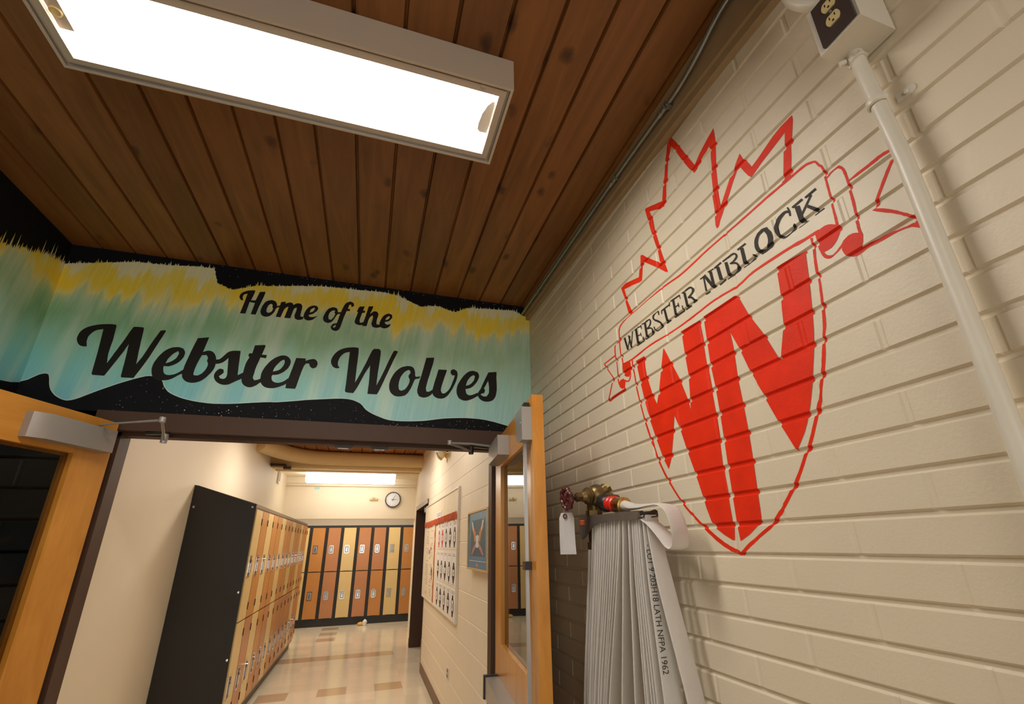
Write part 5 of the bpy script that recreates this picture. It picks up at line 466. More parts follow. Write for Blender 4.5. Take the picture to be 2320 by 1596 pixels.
 'home': [[[(-913,3015),(-912,3021),(-912,3028),(-911,3034),(-909,3040),(-905,3046),(-901,3052),(-896,3056),(-890,3060),(-884,3064),(-877,3068),(-869,3071),(-862,3073),(-855,3075),(-848,3076),(-841,3077),(-834,3078),(-833,3076),(-832,3074),(-832,3072),(-831,3070),(-834,3053),(-837,3036),(-841,3020),(-844,3003),(-818,3007),(-804,3071),(-774,3078),(-773,3076),(-772,3074),(-772,3072),(-772,3071),(-774,3053),(-777,3036),(-781,3018),(-784,3001),(-787,2990),(-789,2978),(-792,2967),(-794,2955),(-796,2943),(-798,2930),(-800,2918),(-802,2906),(-830,2905),(-819,2987),(-850,2990),(-860,2905),(-890,2903),(-888,2917),(-886,2931),(-884,2945),(-882,2959),(-879,2981),(-876,3004),(-874,3026),(-871,3049),(-891,3038),(-892,3033),(-893,3028),(-894,3023),(-894,3018),(-893,3012),(-891,3007),(-889,3002),(-887,2996),(-901,2997)]],[[(-738,3020),(-745,3017),(-752,3013),(-757,3008),(-762,3002),(-767,2992),(-771,2981),(-775,2969),(-777,2958),(-778,2950),(-779,2941),(-779,2933),(-777,2925),(-775,2919),(-772,2913),(-769,2908),(-764,2905),(-759,2902),(-753,2900),(-747,2899),(-742,2899),(-735,2901),(-729,2903),(-722,2907),(-717,2911),(-712,2918),(-707,2925),(-703,2933),(-699,2941),(-697,2949),(-696,2956),(-694,2964),(-690,2970),(-687,2974),(-682,2976),(-677,2977),(-672,2979),(-671,2993),(-690,2984),(-691,2990),(-692,2996),(-694,3001),(-696,3006),(-699,3011),(-703,3015),(-707,3018),(-712,3021),(-718,3022),(-725,3023),(-732,3022)],[(-726,2996),(-716,2989),(-716,2985),(-716,2981),(-716,2977),(-715,2972),(-714,2970),(-713,2967),(-711,2965),(-709,2962),(-711,2956),(-712,2950),(-714,2944),(-717,2939),(-720,2935),(-724,2933),(-729,2931),(-733,2928),(-745,2935),(-745,2940),(-746,2946),(-747,2951),(-746,2957),(-745,2964),(-743,2972),(-741,2979),(-737,2986),(-735,2989),(-732,2992),(-729,2994)]],[[(-670,3017),(-644,3024),(-644,3008),(-639,3012),(-633,3016),(-627,3019),(-621,3021),(-617,3022),(-612,3022),(-607,3021),(-603,3020),(-596,3007),(-591,3011),(-586,3015),(-581,3019),(-575,3022),(-570,3023),(-564,3023),(-558,3022),(-552,3022),(-549,3018),(-546,3014),(-543,3009),(-541,3004),(-541,2992),(-541,2981),(-543,2970),(-543,2958),(-544,2952),(-544,2945),(-544,2939),(-545,2933),(-541,2931),(-537,2929),(-534,2928),(-530,2928),(-527,2928),(-525,2930),(-522,2932),(-519,2934),(-528,2910),(-534,2908),(-541,2905),(-547,2903),(-554,2902),(-559,2903),(-564,2905),(-568,2907),(-573,2909),(-575,2915),(-577,2920),(-578,2925),(-579,2931),(-578,2941),(-576,2951),(-574,2961),(-573,2971),(-573,2976),(-573,2981),(-573,2986),(-573,2991),(-577,2988),(-582,2986),(-585,2984),(-588,2980),(-592,2963),(-595,2944),(-598,2926),(-600,2908),(-636,2906),(-634,2920),(-631,2934),(-629,2949),(-626,2963),(-625,2969),(-625,2976),(-624,2982),(-623,2989),(-626,2988),(-629,2987),(-632,2986),(-634,2984),(-637,2980),(-640,2976),(-643,2971),(-645,2966),(-649,2951),(-652,2937),(-655,2922),(-659,2907),(-686,2907),(-684,2922),(-681,2937),(-679,2952),(-677,2967),(-675,2979),(-673,2992),(-672,3005)]],[[(-473,3021),(-480,3019),(-487,3016),(-493,3012),(-499,3007),(-505,3000),(-510,2992),(-514,2983),(-518,2973),(-521,2965),(-523,2956),(-524,2947),(-525,2938),(-524,2932),(-522,2926),(-519,2920),(-517,2914),(-511,2912),(-506,2909),(-501,2907),(-495,2906),(-488,2907),(-481,2909),(-475,2912),(-468,2915),(-463,2920),(-458,2926),(-453,2932),(-448,2938),(-446,2940),(-445,2942),(-444,2945),(-442,2947),(-449,2944),(-456,2940),(-464,2937),(-471,2935),(-476,2934),(-480,2934),(-485,2935),(-490,2935),(-496,2948),(-490,2950),(-485,2952),(-479,2954),(-474,2957),(-467,2962),(-461,2969),(-455,2976),(-449,2983),(-447,2988),(-446,2993),(-444,2999),(-443,3004),(-454,3020),(-459,3020),(-463,3021),(-468,3022)],[(-468,3006),(-463,2998),(-465,2993),(-467,2987),(-469,2982),(-472,2977),(-476,2973),(-481,2971),(-486,2968),(-491,2966),(-491,2972),(-490,2978),(-489,2984),(-487,2989),(-483,2994),(-479,2998),(-473,3002)]]],
 'of': [[[(-359,3024),(-366,3020),(-374,3016),(-380,3011),(-385,3004),(-391,2993),(-396,2981),(-400,2968),(-403,2956),(-405,2949),(-406,2941),(-406,2934),(-404,2927),(-402,2921),(-399,2916),(-395,2912),(-391,2909),(-384,2907),(-377,2905),(-371,2905),(-364,2907),(-357,2911),(-351,2916),(-346,2923),(-341,2930),(-337,2939),(-333,2948),(-330,2957),(-326,2966),(-324,2970),(-321,2974),(-319,2977),(-315,2979),(-312,2981),(-309,2981),(-305,2981),(-301,2982),(-298,2996),(-319,2993),(-321,3000),(-323,3006),(-324,3013),(-327,3018),(-330,3021),(-333,3023),(-336,3024),(-340,3025),(-345,3026),(-350,3026),(-354,3026)],[(-349,3003),(-337,3000),(-341,2987),(-334,2977),(-336,2971),(-337,2965),(-339,2959),(-341,2953),(-344,2947),(-348,2942),(-352,2936),(-355,2931),(-370,2932),(-371,2937),(-373,2943),(-374,2948),(-375,2954),(-374,2962),(-373,2969),(-371,2977),(-369,2983),(-365,2989),(-360,2994),(-355,2999)]],[[(-249,3086),(-228,3077),(-222,3057),(-237,3043),(-243,3063),(-254,3059),(-260,3028),(-245,3027),(-246,3012),(-265,3010),(-269,2996),(-272,2983),(-276,2969),(-279,2956),(-282,2940),(-285,2923),(-288,2907),(-291,2891),(-293,2883),(-295,2876),(-298,2868),(-302,2862),(-306,2858),(-310,2855),(-315,2853),(-320,2853),(-326,2853),(-332,2854),(-337,2856),(-342,2859),(-345,2863),(-348,2868),(-350,2873),(-352,2878),(-350,2884),(-347,2891),(-344,2897),(-340,2902),(-335,2905),(-329,2907),(-323,2909),(-317,2911),(-314,2927),(-311,2943),(-309,2959),(-305,2975),(-302,2989),(-299,3002),(-296,3016),(-292,3029),(-289,3039),(-286,3049),(-282,3058),(-277,3067),(-271,3073),(-264,3078),(-256,3082)],[(-321,2899),(-323,2881),(-334,2874),(-339,2882)]]],
 'the': [[[(-186,3056),(-154,3062),(-161,3028),(-146,3028),(-150,3012),(-164,3010),(-168,2996),(-171,2981),(-174,2967),(-176,2953),(-176,2948),(-175,2943),(-173,2938),(-172,2933),(-168,2934),(-165,2935),(-161,2936),(-157,2938),(-154,2940),(-152,2941),(-149,2943),(-146,2945),(-148,2922),(-156,2920),(-163,2917),(-170,2916),(-177,2915),(-184,2916),(-190,2918),(-196,2921),(-203,2923),(-204,2928),(-206,2933),(-207,2938),(-207,2943),(-204,2960),(-200,2977),(-196,2994),(-192,3012),(-200,3014),(-199,3018),(-198,3022),(-197,3026),(-196,3031),(-194,3037),(-192,3043),(-189,3049)]],[[(-127,3066),(-97,3071),(-98,3066),(-99,3061),(-100,3056),(-101,3052),(-104,3041),(-107,3030),(-111,3019),(-114,3008),(-108,3015),(-102,3021),(-96,3028),(-89,3033),(-84,3034),(-79,3034),(-74,3033),(-69,3033),(-66,3028),(-62,3023),(-60,3019),(-58,3013),(-59,3002),(-61,2991),(-64,2979),(-65,2968),(-66,2960),(-66,2952),(-65,2944),(-65,2936),(-42,2936),(-36,2919),(-43,2916),(-49,2913),(-56,2911),(-63,2909),(-69,2909),(-75,2910),(-82,2911),(-88,2912),(-91,2918),(-94,2923),(-96,2929),(-98,2934),(-97,2946),(-95,2958),(-93,2970),(-92,2982),(-92,2987),(-93,2992),(-95,2997),(-96,3002),(-101,2996),(-106,2991),(-111,2985),(-114,2979),(-119,2963),(-122,2946),(-125,2929),(-128,2913),(-156,2912),(-152,2932),(-148,2952),(-144,2972),(-140,2993),(-137,3011),(-134,3029),(-131,3047)]],[[(8,3029),(0,3026),(-7,3022),(-15,3016),(-21,3010),(-28,3000),(-33,2989),(-38,2977),(-42,2965),(-44,2958),(-46,2950),(-46,2943),(-45,2936),(-43,2929),(-40,2924),(-35,2919),(-31,2915),(-24,2913),(-17,2912),(-10,2912),(-3,2913),(4,2916),(10,2920),(16,2924),(21,2930),(24,2935),(26,2940),(28,2946),(30,2952),(24,2949),(18,2946),(11,2944),(5,2942),(1,2943),(-2,2944),(-5,2947),(-8,2949),(-10,2952),(-10,2955),(-11,2958),(-12,2961),(-4,2963),(4,2966),(11,2969),(18,2974),(23,2980),(28,2987),(32,2995),(36,3003),(32,3023),(26,3025),(20,3027),(14,3029)],[(15,3012),(20,3000),(17,2996),(15,2992),(13,2988),(9,2984),(5,2981),(0,2979),(-5,2977),(-10,2976),(-8,2981),(-7,2987),(-5,2992),(-2,2997),(2,3002),(6,3005),(10,3008)]]],
 'webster': [[[(-1655,2624),(-1657,2632),(-1658,2639),(-1658,2647),(-1657,2655),(-1656,2664),(-1654,2672),(-1651,2680),(-1647,2688),(-1641,2696),(-1634,2703),(-1627,2709),(-1619,2714),(-1608,2720),(-1597,2725),(-1585,2730),(-1573,2733),(-1561,2736),(-1550,2738),(-1538,2740),(-1527,2741),(-1520,2742),(-1514,2741),(-1507,2741),(-1500,2741),(-1499,2739),(-1498,2737),(-1497,2735),(-1496,2734),(-1495,2713),(-1494,2693),(-1493,2672),(-1492,2652),(-1492,2628),(-1493,2603),(-1493,2579),(-1493,2555),(-1491,2541),(-1490,2527),(-1487,2514),(-1486,2500),(-1481,2516),(-1476,2532),(-1471,2548),(-1467,2564),(-1459,2587),(-1452,2611),(-1444,2635),(-1437,2659),(-1432,2678),(-1427,2698),(-1421,2717),(-1415,2735),(-1412,2738),(-1409,2739),(-1406,2740),(-1402,2740),(-1393,2741),(-1384,2741),(-1375,2741),(-1366,2741),(-1365,2739),(-1364,2737),(-1362,2735),(-1362,2733),(-1360,2704),(-1359,2674),(-1358,2645),(-1356,2616),(-1355,2589),(-1353,2562),(-1351,2535),(-1349,2508),(-1344,2523),(-1338,2537),(-1332,2552),(-1327,2568),(-1321,2590),(-1315,2612),(-1309,2635),(-1302,2658),(-1297,2676),(-1290,2695),(-1284,2714),(-1278,2732),(-1255,2737),(-1251,2730),(-1257,2709),(-1262,2689),(-1268,2669),(-1273,2649),(-1281,2619),(-1289,2589),(-1297,2559),(-1306,2530),(-1315,2503),(-1324,2477),(-1334,2451),(-1343,2425),(-1399,2423),(-1400,2424),(-1402,2426),(-1403,2428),(-1404,2430),(-1405,2455),(-1406,2480),(-1406,2505),(-1407,2530),(-1408,2554),(-1409,2578),(-1411,2603),(-1412,2627),(-1417,2611),(-1422,2594),(-1426,2578),(-1432,2562),(-1444,2527),(-1456,2493),(-1468,2459),(-1480,2426),(-1535,2426),(-1536,2428),(-1538,2430),(-1539,2432),(-1540,2434),(-1541,2467),(-1542,2500),(-1543,2533),(-1544,2566),(-1546,2601),(-1548,2635),(-1550,2670),(-1552,2706),(-1560,2703),(-1569,2700),(-1577,2697),(-1584,2693),(-1591,2686),(-1597,2679),(-1602,2670),(-1606,2661),(-1609,2653),(-1610,2645),(-1610,2636),(-1610,2626),(-1609,2617),(-1606,2609),(-1604,2600),(-1601,2591),(-1606,2590),(-1611,2590),(-1617,2589),(-1622,2590),(-1627,2591),(-1632,2593),(-1637,2596),(-1641,2600),(-1645,2605),(-1649,2611),(-1652,2617)]],[[(-1165,2637),(-1174,2637),(-1183,2635),(-1192,2633),(-1200,2630),(-1209,2625),(-1217,2619),(-1225,2612),(-1232,2604),(-1238,2595),(-1244,2585),(-1250,2575),(-1255,2564),(-1259,2553),(-1263,2541),(-1267,2529),(-1269,2516),(-1270,2507),(-1270,2497),(-1270,2487),(-1268,2477),(-1266,2468),(-1263,2458),(-1260,2450),(-1255,2441),(-1250,2436),(-1245,2431),(-1239,2427),(-1233,2424),(-1225,2422),(-1217,2421),(-1210,2422),(-1202,2423),(-1192,2425),(-1182,2427),(-1173,2430),(-1164,2435),(-1154,2442),(-1144,2451),(-1135,2460),(-1125,2468),(-1121,2470),(-1117,2472),(-1113,2473),(-1108,2475),(-1114,2501),(-1121,2493),(-1129,2485),(-1136,2478),(-1144,2472),(-1151,2467),(-1158,2464),(-1166,2461),(-1174,2459),(-1179,2458),(-1185,2458),(-1191,2459),(-1197,2461),(-1201,2464),(-1204,2467),(-1207,2472),(-1210,2477),(-1212,2485),(-1214,2493),(-1215,2502),(-1216,2510),(-1208,2511),(-1200,2511),(-1192,2511),(-1185,2514),(-1175,2519),(-1166,2525),(-1157,2532),(-1149,2540),(-1143,2548),(-1138,2557),(-1133,2567),(-1129,2577),(-1128,2584),(-1127,2592),(-1127,2599),(-1128,2607),(-1130,2613),(-1133,2619),(-1137,2624),(-1140,2629),(-1146,2632),(-1152,2634),(-1159,2636)],[(-1164,2612),(-1157,2598),(-1158,2590),(-1160,2582),(-1162,2575),(-1164,2568),(-1169,2560),(-1174,2554),(-1180,2548),(-1187,2542),(-1192,2538),(-1198,2535),(-1204,2532),(-1210,2529),(-1209,2537),(-1207,2544),(-1206,2551),(-1204,2558),(-1200,2566),(-1196,2574),(-1192,2582),(-1187,2589),(-1182,2595),(-1176,2601),(-1170,2606)]],[[(-1082,2706),(-1024,2719),(-1038,2620),(-1032,2623),(-1025,2627),(-1019,2630),(-1012,2632),(-1006,2632),(-999,2631),(-993,2629),(-987,2626),(-981,2621),(-976,2615),(-972,2608),(-968,2601),(-964,2591),(-962,2581),(-960,2570),(-959,2560),(-959,2549),(-959,2539),(-960,2528),(-962,2518),(-966,2507),(-971,2496),(-977,2485),(-983,2476),(-989,2465),(-997,2455),(-1004,2446),(-1013,2438),(-1022,2432),(-1031,2428),(-1041,2424),(-1052,2422),(-1060,2421),(-1068,2422),(-1076,2423),(-1085,2426),(-1092,2430),(-1099,2435),(-1105,2442),(-1110,2449),(-1113,2456),(-1115,2464),(-1116,2472),(-1116,2480),(-1116,2495),(-1115,2509),(-1114,2524),(-1112,2538),(-1108,2564),(-1104,2589),(-1100,2615),(-1095,2641),(-1092,2657),(-1089,2673),(-1085,2689)],[(-1039,2599),(-1016,2602),(-1013,2598),(-1010,2594),(-1008,2589),(-1006,2585),(-1005,2580),(-1006,2576),(-1007,2571),(-1007,2567),(-1005,2561),(-1002,2556),(-999,2550),(-998,2544),(-998,2533),(-1000,2522),(-1003,2512),(-1007,2502),(-1012,2493),(-1018,2484),(-1025,2477),(-1033,2471),(-1039,2469),(-1044,2468),(-1050,2469),(-1056,2469),(-1057,2471),(-1059,2473),(-1060,2475),(-1060,2477),(-1060,2491),(-1059,2505),(-1057,2519),(-1055,2533),(-1052,2549),(-1048,2566),(-1044,2582)]],[[(-966,2577),(-959,2579),(-953,2580),(-946,2582),(-941,2586),(-931,2599),(-922,2613),(-913,2627),(-902,2638),(-888,2644),(-874,2647),(-859,2648),(-844,2649),(-843,2646),(-842,2643),(-841,2639),(-841,2636),(-840,2619),(-839,2601),(-838,2584),(-837,2567),(-836,2547),(-834,2528),(-833,2509),(-831,2490),(-805,2510),(-804,2472),(-812,2466),(-821,2460),(-830,2454),(-839,2448),(-847,2442),(-856,2436),(-864,2430),(-873,2426),(-881,2424),(-890,2423),(-898,2423),(-907,2425),(-915,2427),(-923,2431),(-931,2436),(-938,2442),(-943,2448),(-947,2455),(-951,2462),(-953,2470),(-954,2476),(-954,2483),(-953,2490),(-951,2496),(-948,2503),(-944,2510),(-939,2517),(-934,2521),(-929,2523),(-923,2522),(-918,2521),(-912,2520),(-906,2500),(-909,2496),(-912,2492),(-915,2488),(-918,2485),(-920,2482),(-923,2480),(-925,2477),(-928,2475),(-918,2461),(-913,2461),(-908,2460),(-903,2460),(-899,2461),(-895,2464),(-891,2468),(-889,2473),(-888,2479),(-887,2490),(-888,2502),(-890,2514),(-891,2525),(-893,2543),(-895,2561),(-897,2578),(-899,2596),(-903,2590),(-906,2585),(-910,2579),(-914,2574),(-919,2569),(-924,2564),(-930,2560),(-936,2557),(-941,2554),(-947,2553),(-953,2552),(-959,2551)]],[[(-771,2695),(-716,2704),(-715,2703),(-714,2701),(-713,2699),(-712,2697),(-714,2682),(-717,2667),(-720,2652),(-723,2637),(-695,2638),(-697,2615),(-728,2618),(-731,2600),(-735,2582),(-739,2564),(-742,2546),(-744,2530),(-745,2513),(-747,2496),(-748,2480),(-738,2466),(-734,2467),(-730,2468),(-726,2469),(-722,2470),(-716,2473),(-711,2477),(-706,2480),(-701,2484),(-700,2457),(-707,2451),(-713,2444),(-720,2437),(-728,2431),(-734,2427),(-741,2423),(-748,2420),(-755,2419),(-763,2419),(-771,2421),(-779,2425),(-787,2429),(-793,2435),(-798,2441),(-802,2449),(-805,2457),(-807,2470),(-807,2483),(-806,2497),(-805,2510),(-805,2525),(-804,2540),(-803,2556),(-801,2570),(-798,2582),(-795,2593),(-791,2603),(-788,2614),(-796,2620),(-794,2638),(-777,2640)]],[[(-605,2645),(-610,2644),(-616,2642),(-621,2640),(-626,2637),(-635,2632),(-643,2626),(-651,2620),(-658,2612),(-666,2604),(-672,2595),(-679,2585),(-684,2575),(-690,2565),(-695,2554),(-699,2543),(-703,2531),(-705,2521),(-707,2511),(-707,2500),(-707,2490),(-707,2480),(-705,2471),(-703,2462),(-700,2453),(-695,2446),(-690,2439),(-684,2434),(-677,2429),(-669,2426),(-661,2424),(-653,2423),(-645,2423),(-638,2423),(-631,2424),(-624,2425),(-617,2427),(-609,2430),(-602,2433),(-594,2437),(-587,2441),(-579,2445),(-571,2450),(-564,2455),(-558,2462),(-555,2470),(-554,2478),(-554,2487),(-554,2496),(-559,2491),(-565,2484),(-570,2479),(-576,2474),(-582,2470),(-588,2467),(-594,2464),(-600,2462),(-606,2461),(-611,2461),(-617,2461),(-622,2462),(-627,2464),(-632,2466),(-636,2469),(-640,2473),(-643,2478),(-645,2484),(-646,2490),(-647,2495),(-647,2499),(-646,2502),(-645,2506),(-644,2509),(-636,2510),(-629,2511),(-622,2513),(-614,2515),(-607,2519),(-599,2524),(-592,2529),(-585,2535),(-579,2542),(-573,2549),(-568,2556),(-563,2564),(-560,2573),(-557,2581),(-555,2591),(-554,2600),(-554,2607),(-556,2614),(-559,2620),(-562,2626),(-566,2631),(-571,2636),(-576,2639),(-581,2642),(-587,2644),(-593,2645),(-599,2645)],[(-592,2616),(-591,2612),(-590,2608),(-589,2604),(-588,2600),(-589,2593),(-590,2586),(-592,2579),(-594,2573),(-598,2565),(-602,2558),(-607,2551),(-613,2546),(-620,2541),(-629,2538),(-637,2535),(-646,2531),(-644,2538),(-643,2544),(-642,2551),(-640,2557),(-636,2566),(-631,2576),(-625,2585),(-620,2593),(-616,2599),(-612,2604),(-608,2608),(-603,2612),(-601,2614),(-598,2615),(-595,2615)]],[[(-527,2636),(-471,2638),(-471,2622),(-465,2625),(-460,2628),(-455,2630),(-450,2633),(-444,2635),(-437,2637),(-431,2639),(-424,2639),(-419,2639),(-415,2637),(-411,2634),(-408,2631),(-404,2626),(-401,2621),(-399,2615),(-398,2608),(-398,2602),(-400,2596),(-402,2590),(-403,2584),(-422,2574),(-427,2577),(-431,2579),(-435,2581),(-439,2585),(-442,2589),(-444,2594),(-446,2600),(-448,2605),(-452,2605),(-456,2605),(-460,2605),(-463,2604),(-467,2601),(-470,2597),(-472,2593),(-474,2589),(-477,2580),(-479,2571),(-481,2562),(-483,2553),(-486,2538),(-488,2524),(-491,2509),(-493,2494),(-495,2482),(-497,2469),(-499,2457),(-501,2444),(-502,2441),(-503,2438),(-504,2434),(-505,2431),(-560,2430),(-560,2438),(-560,2446),(-560,2454),(-560,2462),(-559,2470),(-557,2477),(-555,2485),(-553,2493),(-550,2507),(-547,2522),(-545,2536),(-542,2551),(-538,2572),(-535,2593),(-531,2615)]]],
 'wolves': [[[(-321,2632),(-321,2640),(-320,2648),(-319,2656),(-316,2664),(-312,2674),(-307,2684),(-302,2693),(-295,2702),(-288,2710),(-279,2718),(-270,2724),(-261,2730),(-250,2735),(-239,2739),(-227,2743),(-215,2745),(-203,2747),(-191,2749),(-179,2749),(-167,2749),(-165,2749),(-163,2747),(-162,2745),(-161,2743),(-160,2729),(-159,2715),(-159,2701),(-159,2687),(-159,2666),(-159,2646),(-160,2626),(-160,2605),(-160,2579),(-160,2553),(-160,2527),(-160,2502),(-154,2517),(-147,2533),(-141,2549),(-135,2565),(-126,2588),(-118,2612),(-109,2636),(-101,2660),(-95,2679),(-89,2697),(-83,2716),(-76,2735),(-74,2740),(-70,2744),(-67,2748),(-63,2753),(-55,2753),(-47,2754),(-39,2755),(-31,2754),(-27,2752),(-24,2749),(-21,2745),(-19,2741),(-18,2724),(-18,2708),(-19,2691),(-19,2674),(-21,2648),(-22,2622),(-24,2596),(-25,2570),(-25,2551),(-26,2532),(-26,2514),(-26,2495),(-19,2512),(-13,2528),(-6,2545),(0,2562),(10,2591),(20,2620),(29,2650),(39,2680),(45,2697),(51,2714),(57,2731),(64,2748),(66,2750),(69,2753),(73,2754),(76,2755),(80,2754),(84,2753),(89,2751),(93,2749),(87,2733),(81,2716),(75,2700),(69,2684),(60,2656),(51,2629),(42,2602),(33,2576),(23,2546),(14,2517),(4,2488),(-6,2460),(-9,2453),(-12,2446),(-15,2439),(-18,2433),(-77,2432),(-76,2452),(-76,2472),(-75,2492),(-75,2512),(-75,2541),(-76,2571),(-77,2600),(-78,2630),(-85,2614),(-93,2599),(-100,2583),(-107,2568),(-116,2543),(-125,2518),(-134,2493),(-144,2469),(-148,2459),(-153,2450),(-158,2440),(-163,2430),(-174,2430),(-185,2430),(-196,2431),(-207,2432),(-210,2433),(-211,2435),(-213,2438),(-215,2440),(-215,2464),(-214,2488),(-214,2512),(-214,2536),(-214,2559),(-214,2581),(-214,2604),(-214,2627),(-214,2648),(-214,2669),(-214,2691),(-214,2712),(-220,2711),(-227,2709),(-233,2707),(-239,2704),(-246,2699),(-253,2693),(-259,2686),(-264,2678),(-269,2670),(-272,2661),(-275,2651),(-277,2642),(-278,2634),(-278,2627),(-277,2620),(-276,2612),(-274,2608),(-270,2603),(-267,2599),(-264,2595),(-268,2593),(-273,2591),(-278,2590),(-282,2589),(-287,2590),(-292,2591),(-297,2594),(-302,2596),(-306,2600),(-309,2604),(-312,2609),(-315,2614),(-317,2618),(-319,2622),(-320,2627)]],[[(157,2649),(147,2646),(136,2643),(127,2639),(118,2633),(107,2624),(98,2614),(89,2603),(81,2591),(74,2578),(68,2564),(62,2549),(58,2535),(56,2523),(54,2510),(54,2498),(55,2486),(57,2476),(60,2467),(64,2458),(70,2450),(76,2444),(83,2439),(90,2434),(98,2431),(106,2430),(115,2429),(124,2430),(132,2431),(141,2433),(150,2436),(158,2439),(166,2445),(174,2454),(181,2464),(187,2476),(193,2487),(199,2502),(204,2517),(209,2533),(214,2549),(215,2552),(217,2555),(218,2558),(221,2560),(227,2563),(233,2564),(240,2566),(246,2567),(255,2585),(248,2583),(241,2581),(234,2580),(227,2578),(225,2579),(223,2580),(221,2581),(219,2582),(218,2590),(217,2599),(217,2607),(215,2615),(213,2622),(211,2629),(207,2636),(203,2642),(199,2645),(193,2648),(188,2650),(182,2651),(176,2651),(169,2651),(163,2651)],[(171,2623),(183,2617),(184,2613),(185,2609),(186,2605),(185,2601),(183,2596),(180,2592),(178,2588),(175,2584),(175,2579),(175,2575),(176,2571),(177,2567),(178,2564),(180,2562),(182,2560),(183,2557),(184,2548),(184,2540),(182,2532),(180,2524),(176,2513),(171,2503),(165,2493),(158,2484),(153,2480),(147,2476),(141,2474),(134,2470),(119,2478),(118,2485),(116,2493),(115,2500),(114,2507),(115,2520),(116,2532),(118,2545),(121,2557),(125,2569),(131,2581),(138,2592),(145,2603),(151,2609),(157,2614),(164,2618)]],[[(286,2724),(341,2732),(339,2721),(338,2710),(337,2700),(335,2689),(330,2665),(324,2642),(319,2619),(314,2596),(308,2574),(303,2551),(299,2529),(295,2507),(295,2500),(296,2493),(298,2486),(299,2480),(303,2479),(307,2478),(311,2478),(315,2478),(322,2482),(329,2487),(335,2492),(342,2497),(341,2489),(341,2481),(341,2474),(338,2467),(333,2459),(326,2453),(319,2447),(311,2443),(304,2439),(297,2437),(289,2435),(281,2434),(274,2435),(267,2437),(260,2439),(253,2441),(249,2448),(245,2455),(241,2462),(239,2469),(238,2480),(238,2491),(240,2502),(242,2513),(246,2535),(251,2558),(257,2580),(262,2603),(268,2633),(274,2663),(280,2693)]],[[(374,2646),(432,2649),(431,2646),(431,2642),(431,2639),(430,2636),(425,2617),(419,2598),(414,2579),(409,2561),(405,2545),(401,2530),(398,2514),(396,2499),(397,2492),(399,2486),(402,2481),(405,2475),(410,2475),(414,2474),(419,2474),(423,2476),(432,2483),(440,2491),(447,2499),(453,2509),(461,2524),(467,2540),(472,2556),(477,2572),(481,2582),(484,2593),(486,2603),(489,2613),(471,2611),(457,2630),(461,2650),(480,2659),(486,2656),(492,2653),(497,2650),(502,2646),(505,2639),(507,2631),(508,2623),(508,2615),(506,2600),(503,2585),(499,2571),(494,2557),(487,2540),(480,2524),(473,2509),(464,2493),(457,2480),(449,2468),(440,2457),(429,2447),(421,2442),(412,2438),(403,2436),(394,2436),(385,2436),(376,2437),(368,2440),(360,2444),(353,2449),(348,2455),(343,2462),(340,2469),(338,2478),(339,2487),(340,2496),(341,2505),(345,2522),(348,2539),(352,2556),(356,2573),(361,2591),(365,2609),(369,2628)]],[[(616,2660),(606,2658),(596,2655),(586,2650),(578,2644),(567,2635),(558,2624),(549,2613),(541,2601),(532,2587),(524,2572),(516,2557),(510,2542),(507,2531),(505,2519),(504,2508),(504,2497),(505,2485),(508,2474),(513,2463),(518,2454),(525,2447),(533,2442),(542,2438),(551,2435),(559,2434),(567,2434),(575,2435),(583,2436),(592,2440),(602,2444),(611,2448),(620,2453),(629,2458),(637,2464),(646,2470),(655,2475),(654,2500),(647,2496),(640,2492),(632,2488),(625,2484),(617,2481),(609,2478),(601,2476),(592,2476),(587,2477),(583,2480),(578,2483),(573,2486),(566,2518),(576,2521),(587,2524),(598,2528),(607,2533),(618,2542),(628,2553),(637,2564),(645,2576),(651,2587),(656,2599),(660,2611),(662,2624),(661,2631),(659,2638),(655,2645),(652,2651),(643,2654),(634,2657),(625,2659)],[(622,2628),(632,2618),(630,2610),(628,2601),(626,2593),(623,2585),(617,2577),(611,2569),(604,2561),(596,2555),(590,2551),(583,2548),(575,2546),(568,2544),(571,2553),(573,2563),(576,2572),(579,2582),(584,2590),(589,2598),(594,2605),(600,2612),(605,2617),(611,2621),(616,2624)]],[[(730,2659),(790,2668),(790,2657),(790,2646),(789,2635),(789,2624),(790,2605),(791,2586),(792,2567),(792,2549),(792,2536),(791,2523),(789,2510),(787,2497),(784,2486),(780,2475),(774,2465),(767,2456),(759,2449),(749,2445),(739,2441),(729,2439),(719,2438),(709,2438),(700,2439),(691,2442),(683,2445),(675,2450),(669,2455),(663,2462),(659,2469),(656,2476),(654,2484),(654,2492),(657,2501),(662,2510),(668,2519),(673,2527),(680,2543),(686,2560),(693,2576),(700,2592),(707,2609),(715,2626),(722,2642)],[(728,2595),(729,2586),(731,2578),(732,2570),(733,2561),(735,2547),(735,2532),(735,2518),(734,2504),(731,2497),(727,2490),(722,2484),(718,2477),(712,2477),(706,2476),(701,2475),(696,2476),(690,2477),(686,2480),(681,2483),(676,2485),(679,2493),(701,2501),(702,2506),(704,2511),(706,2517),(706,2522),(705,2525),(703,2529),(700,2532),(698,2535),(702,2543),(706,2550),(710,2557),(714,2565),(717,2572),(721,2580),(724,2587)]]],
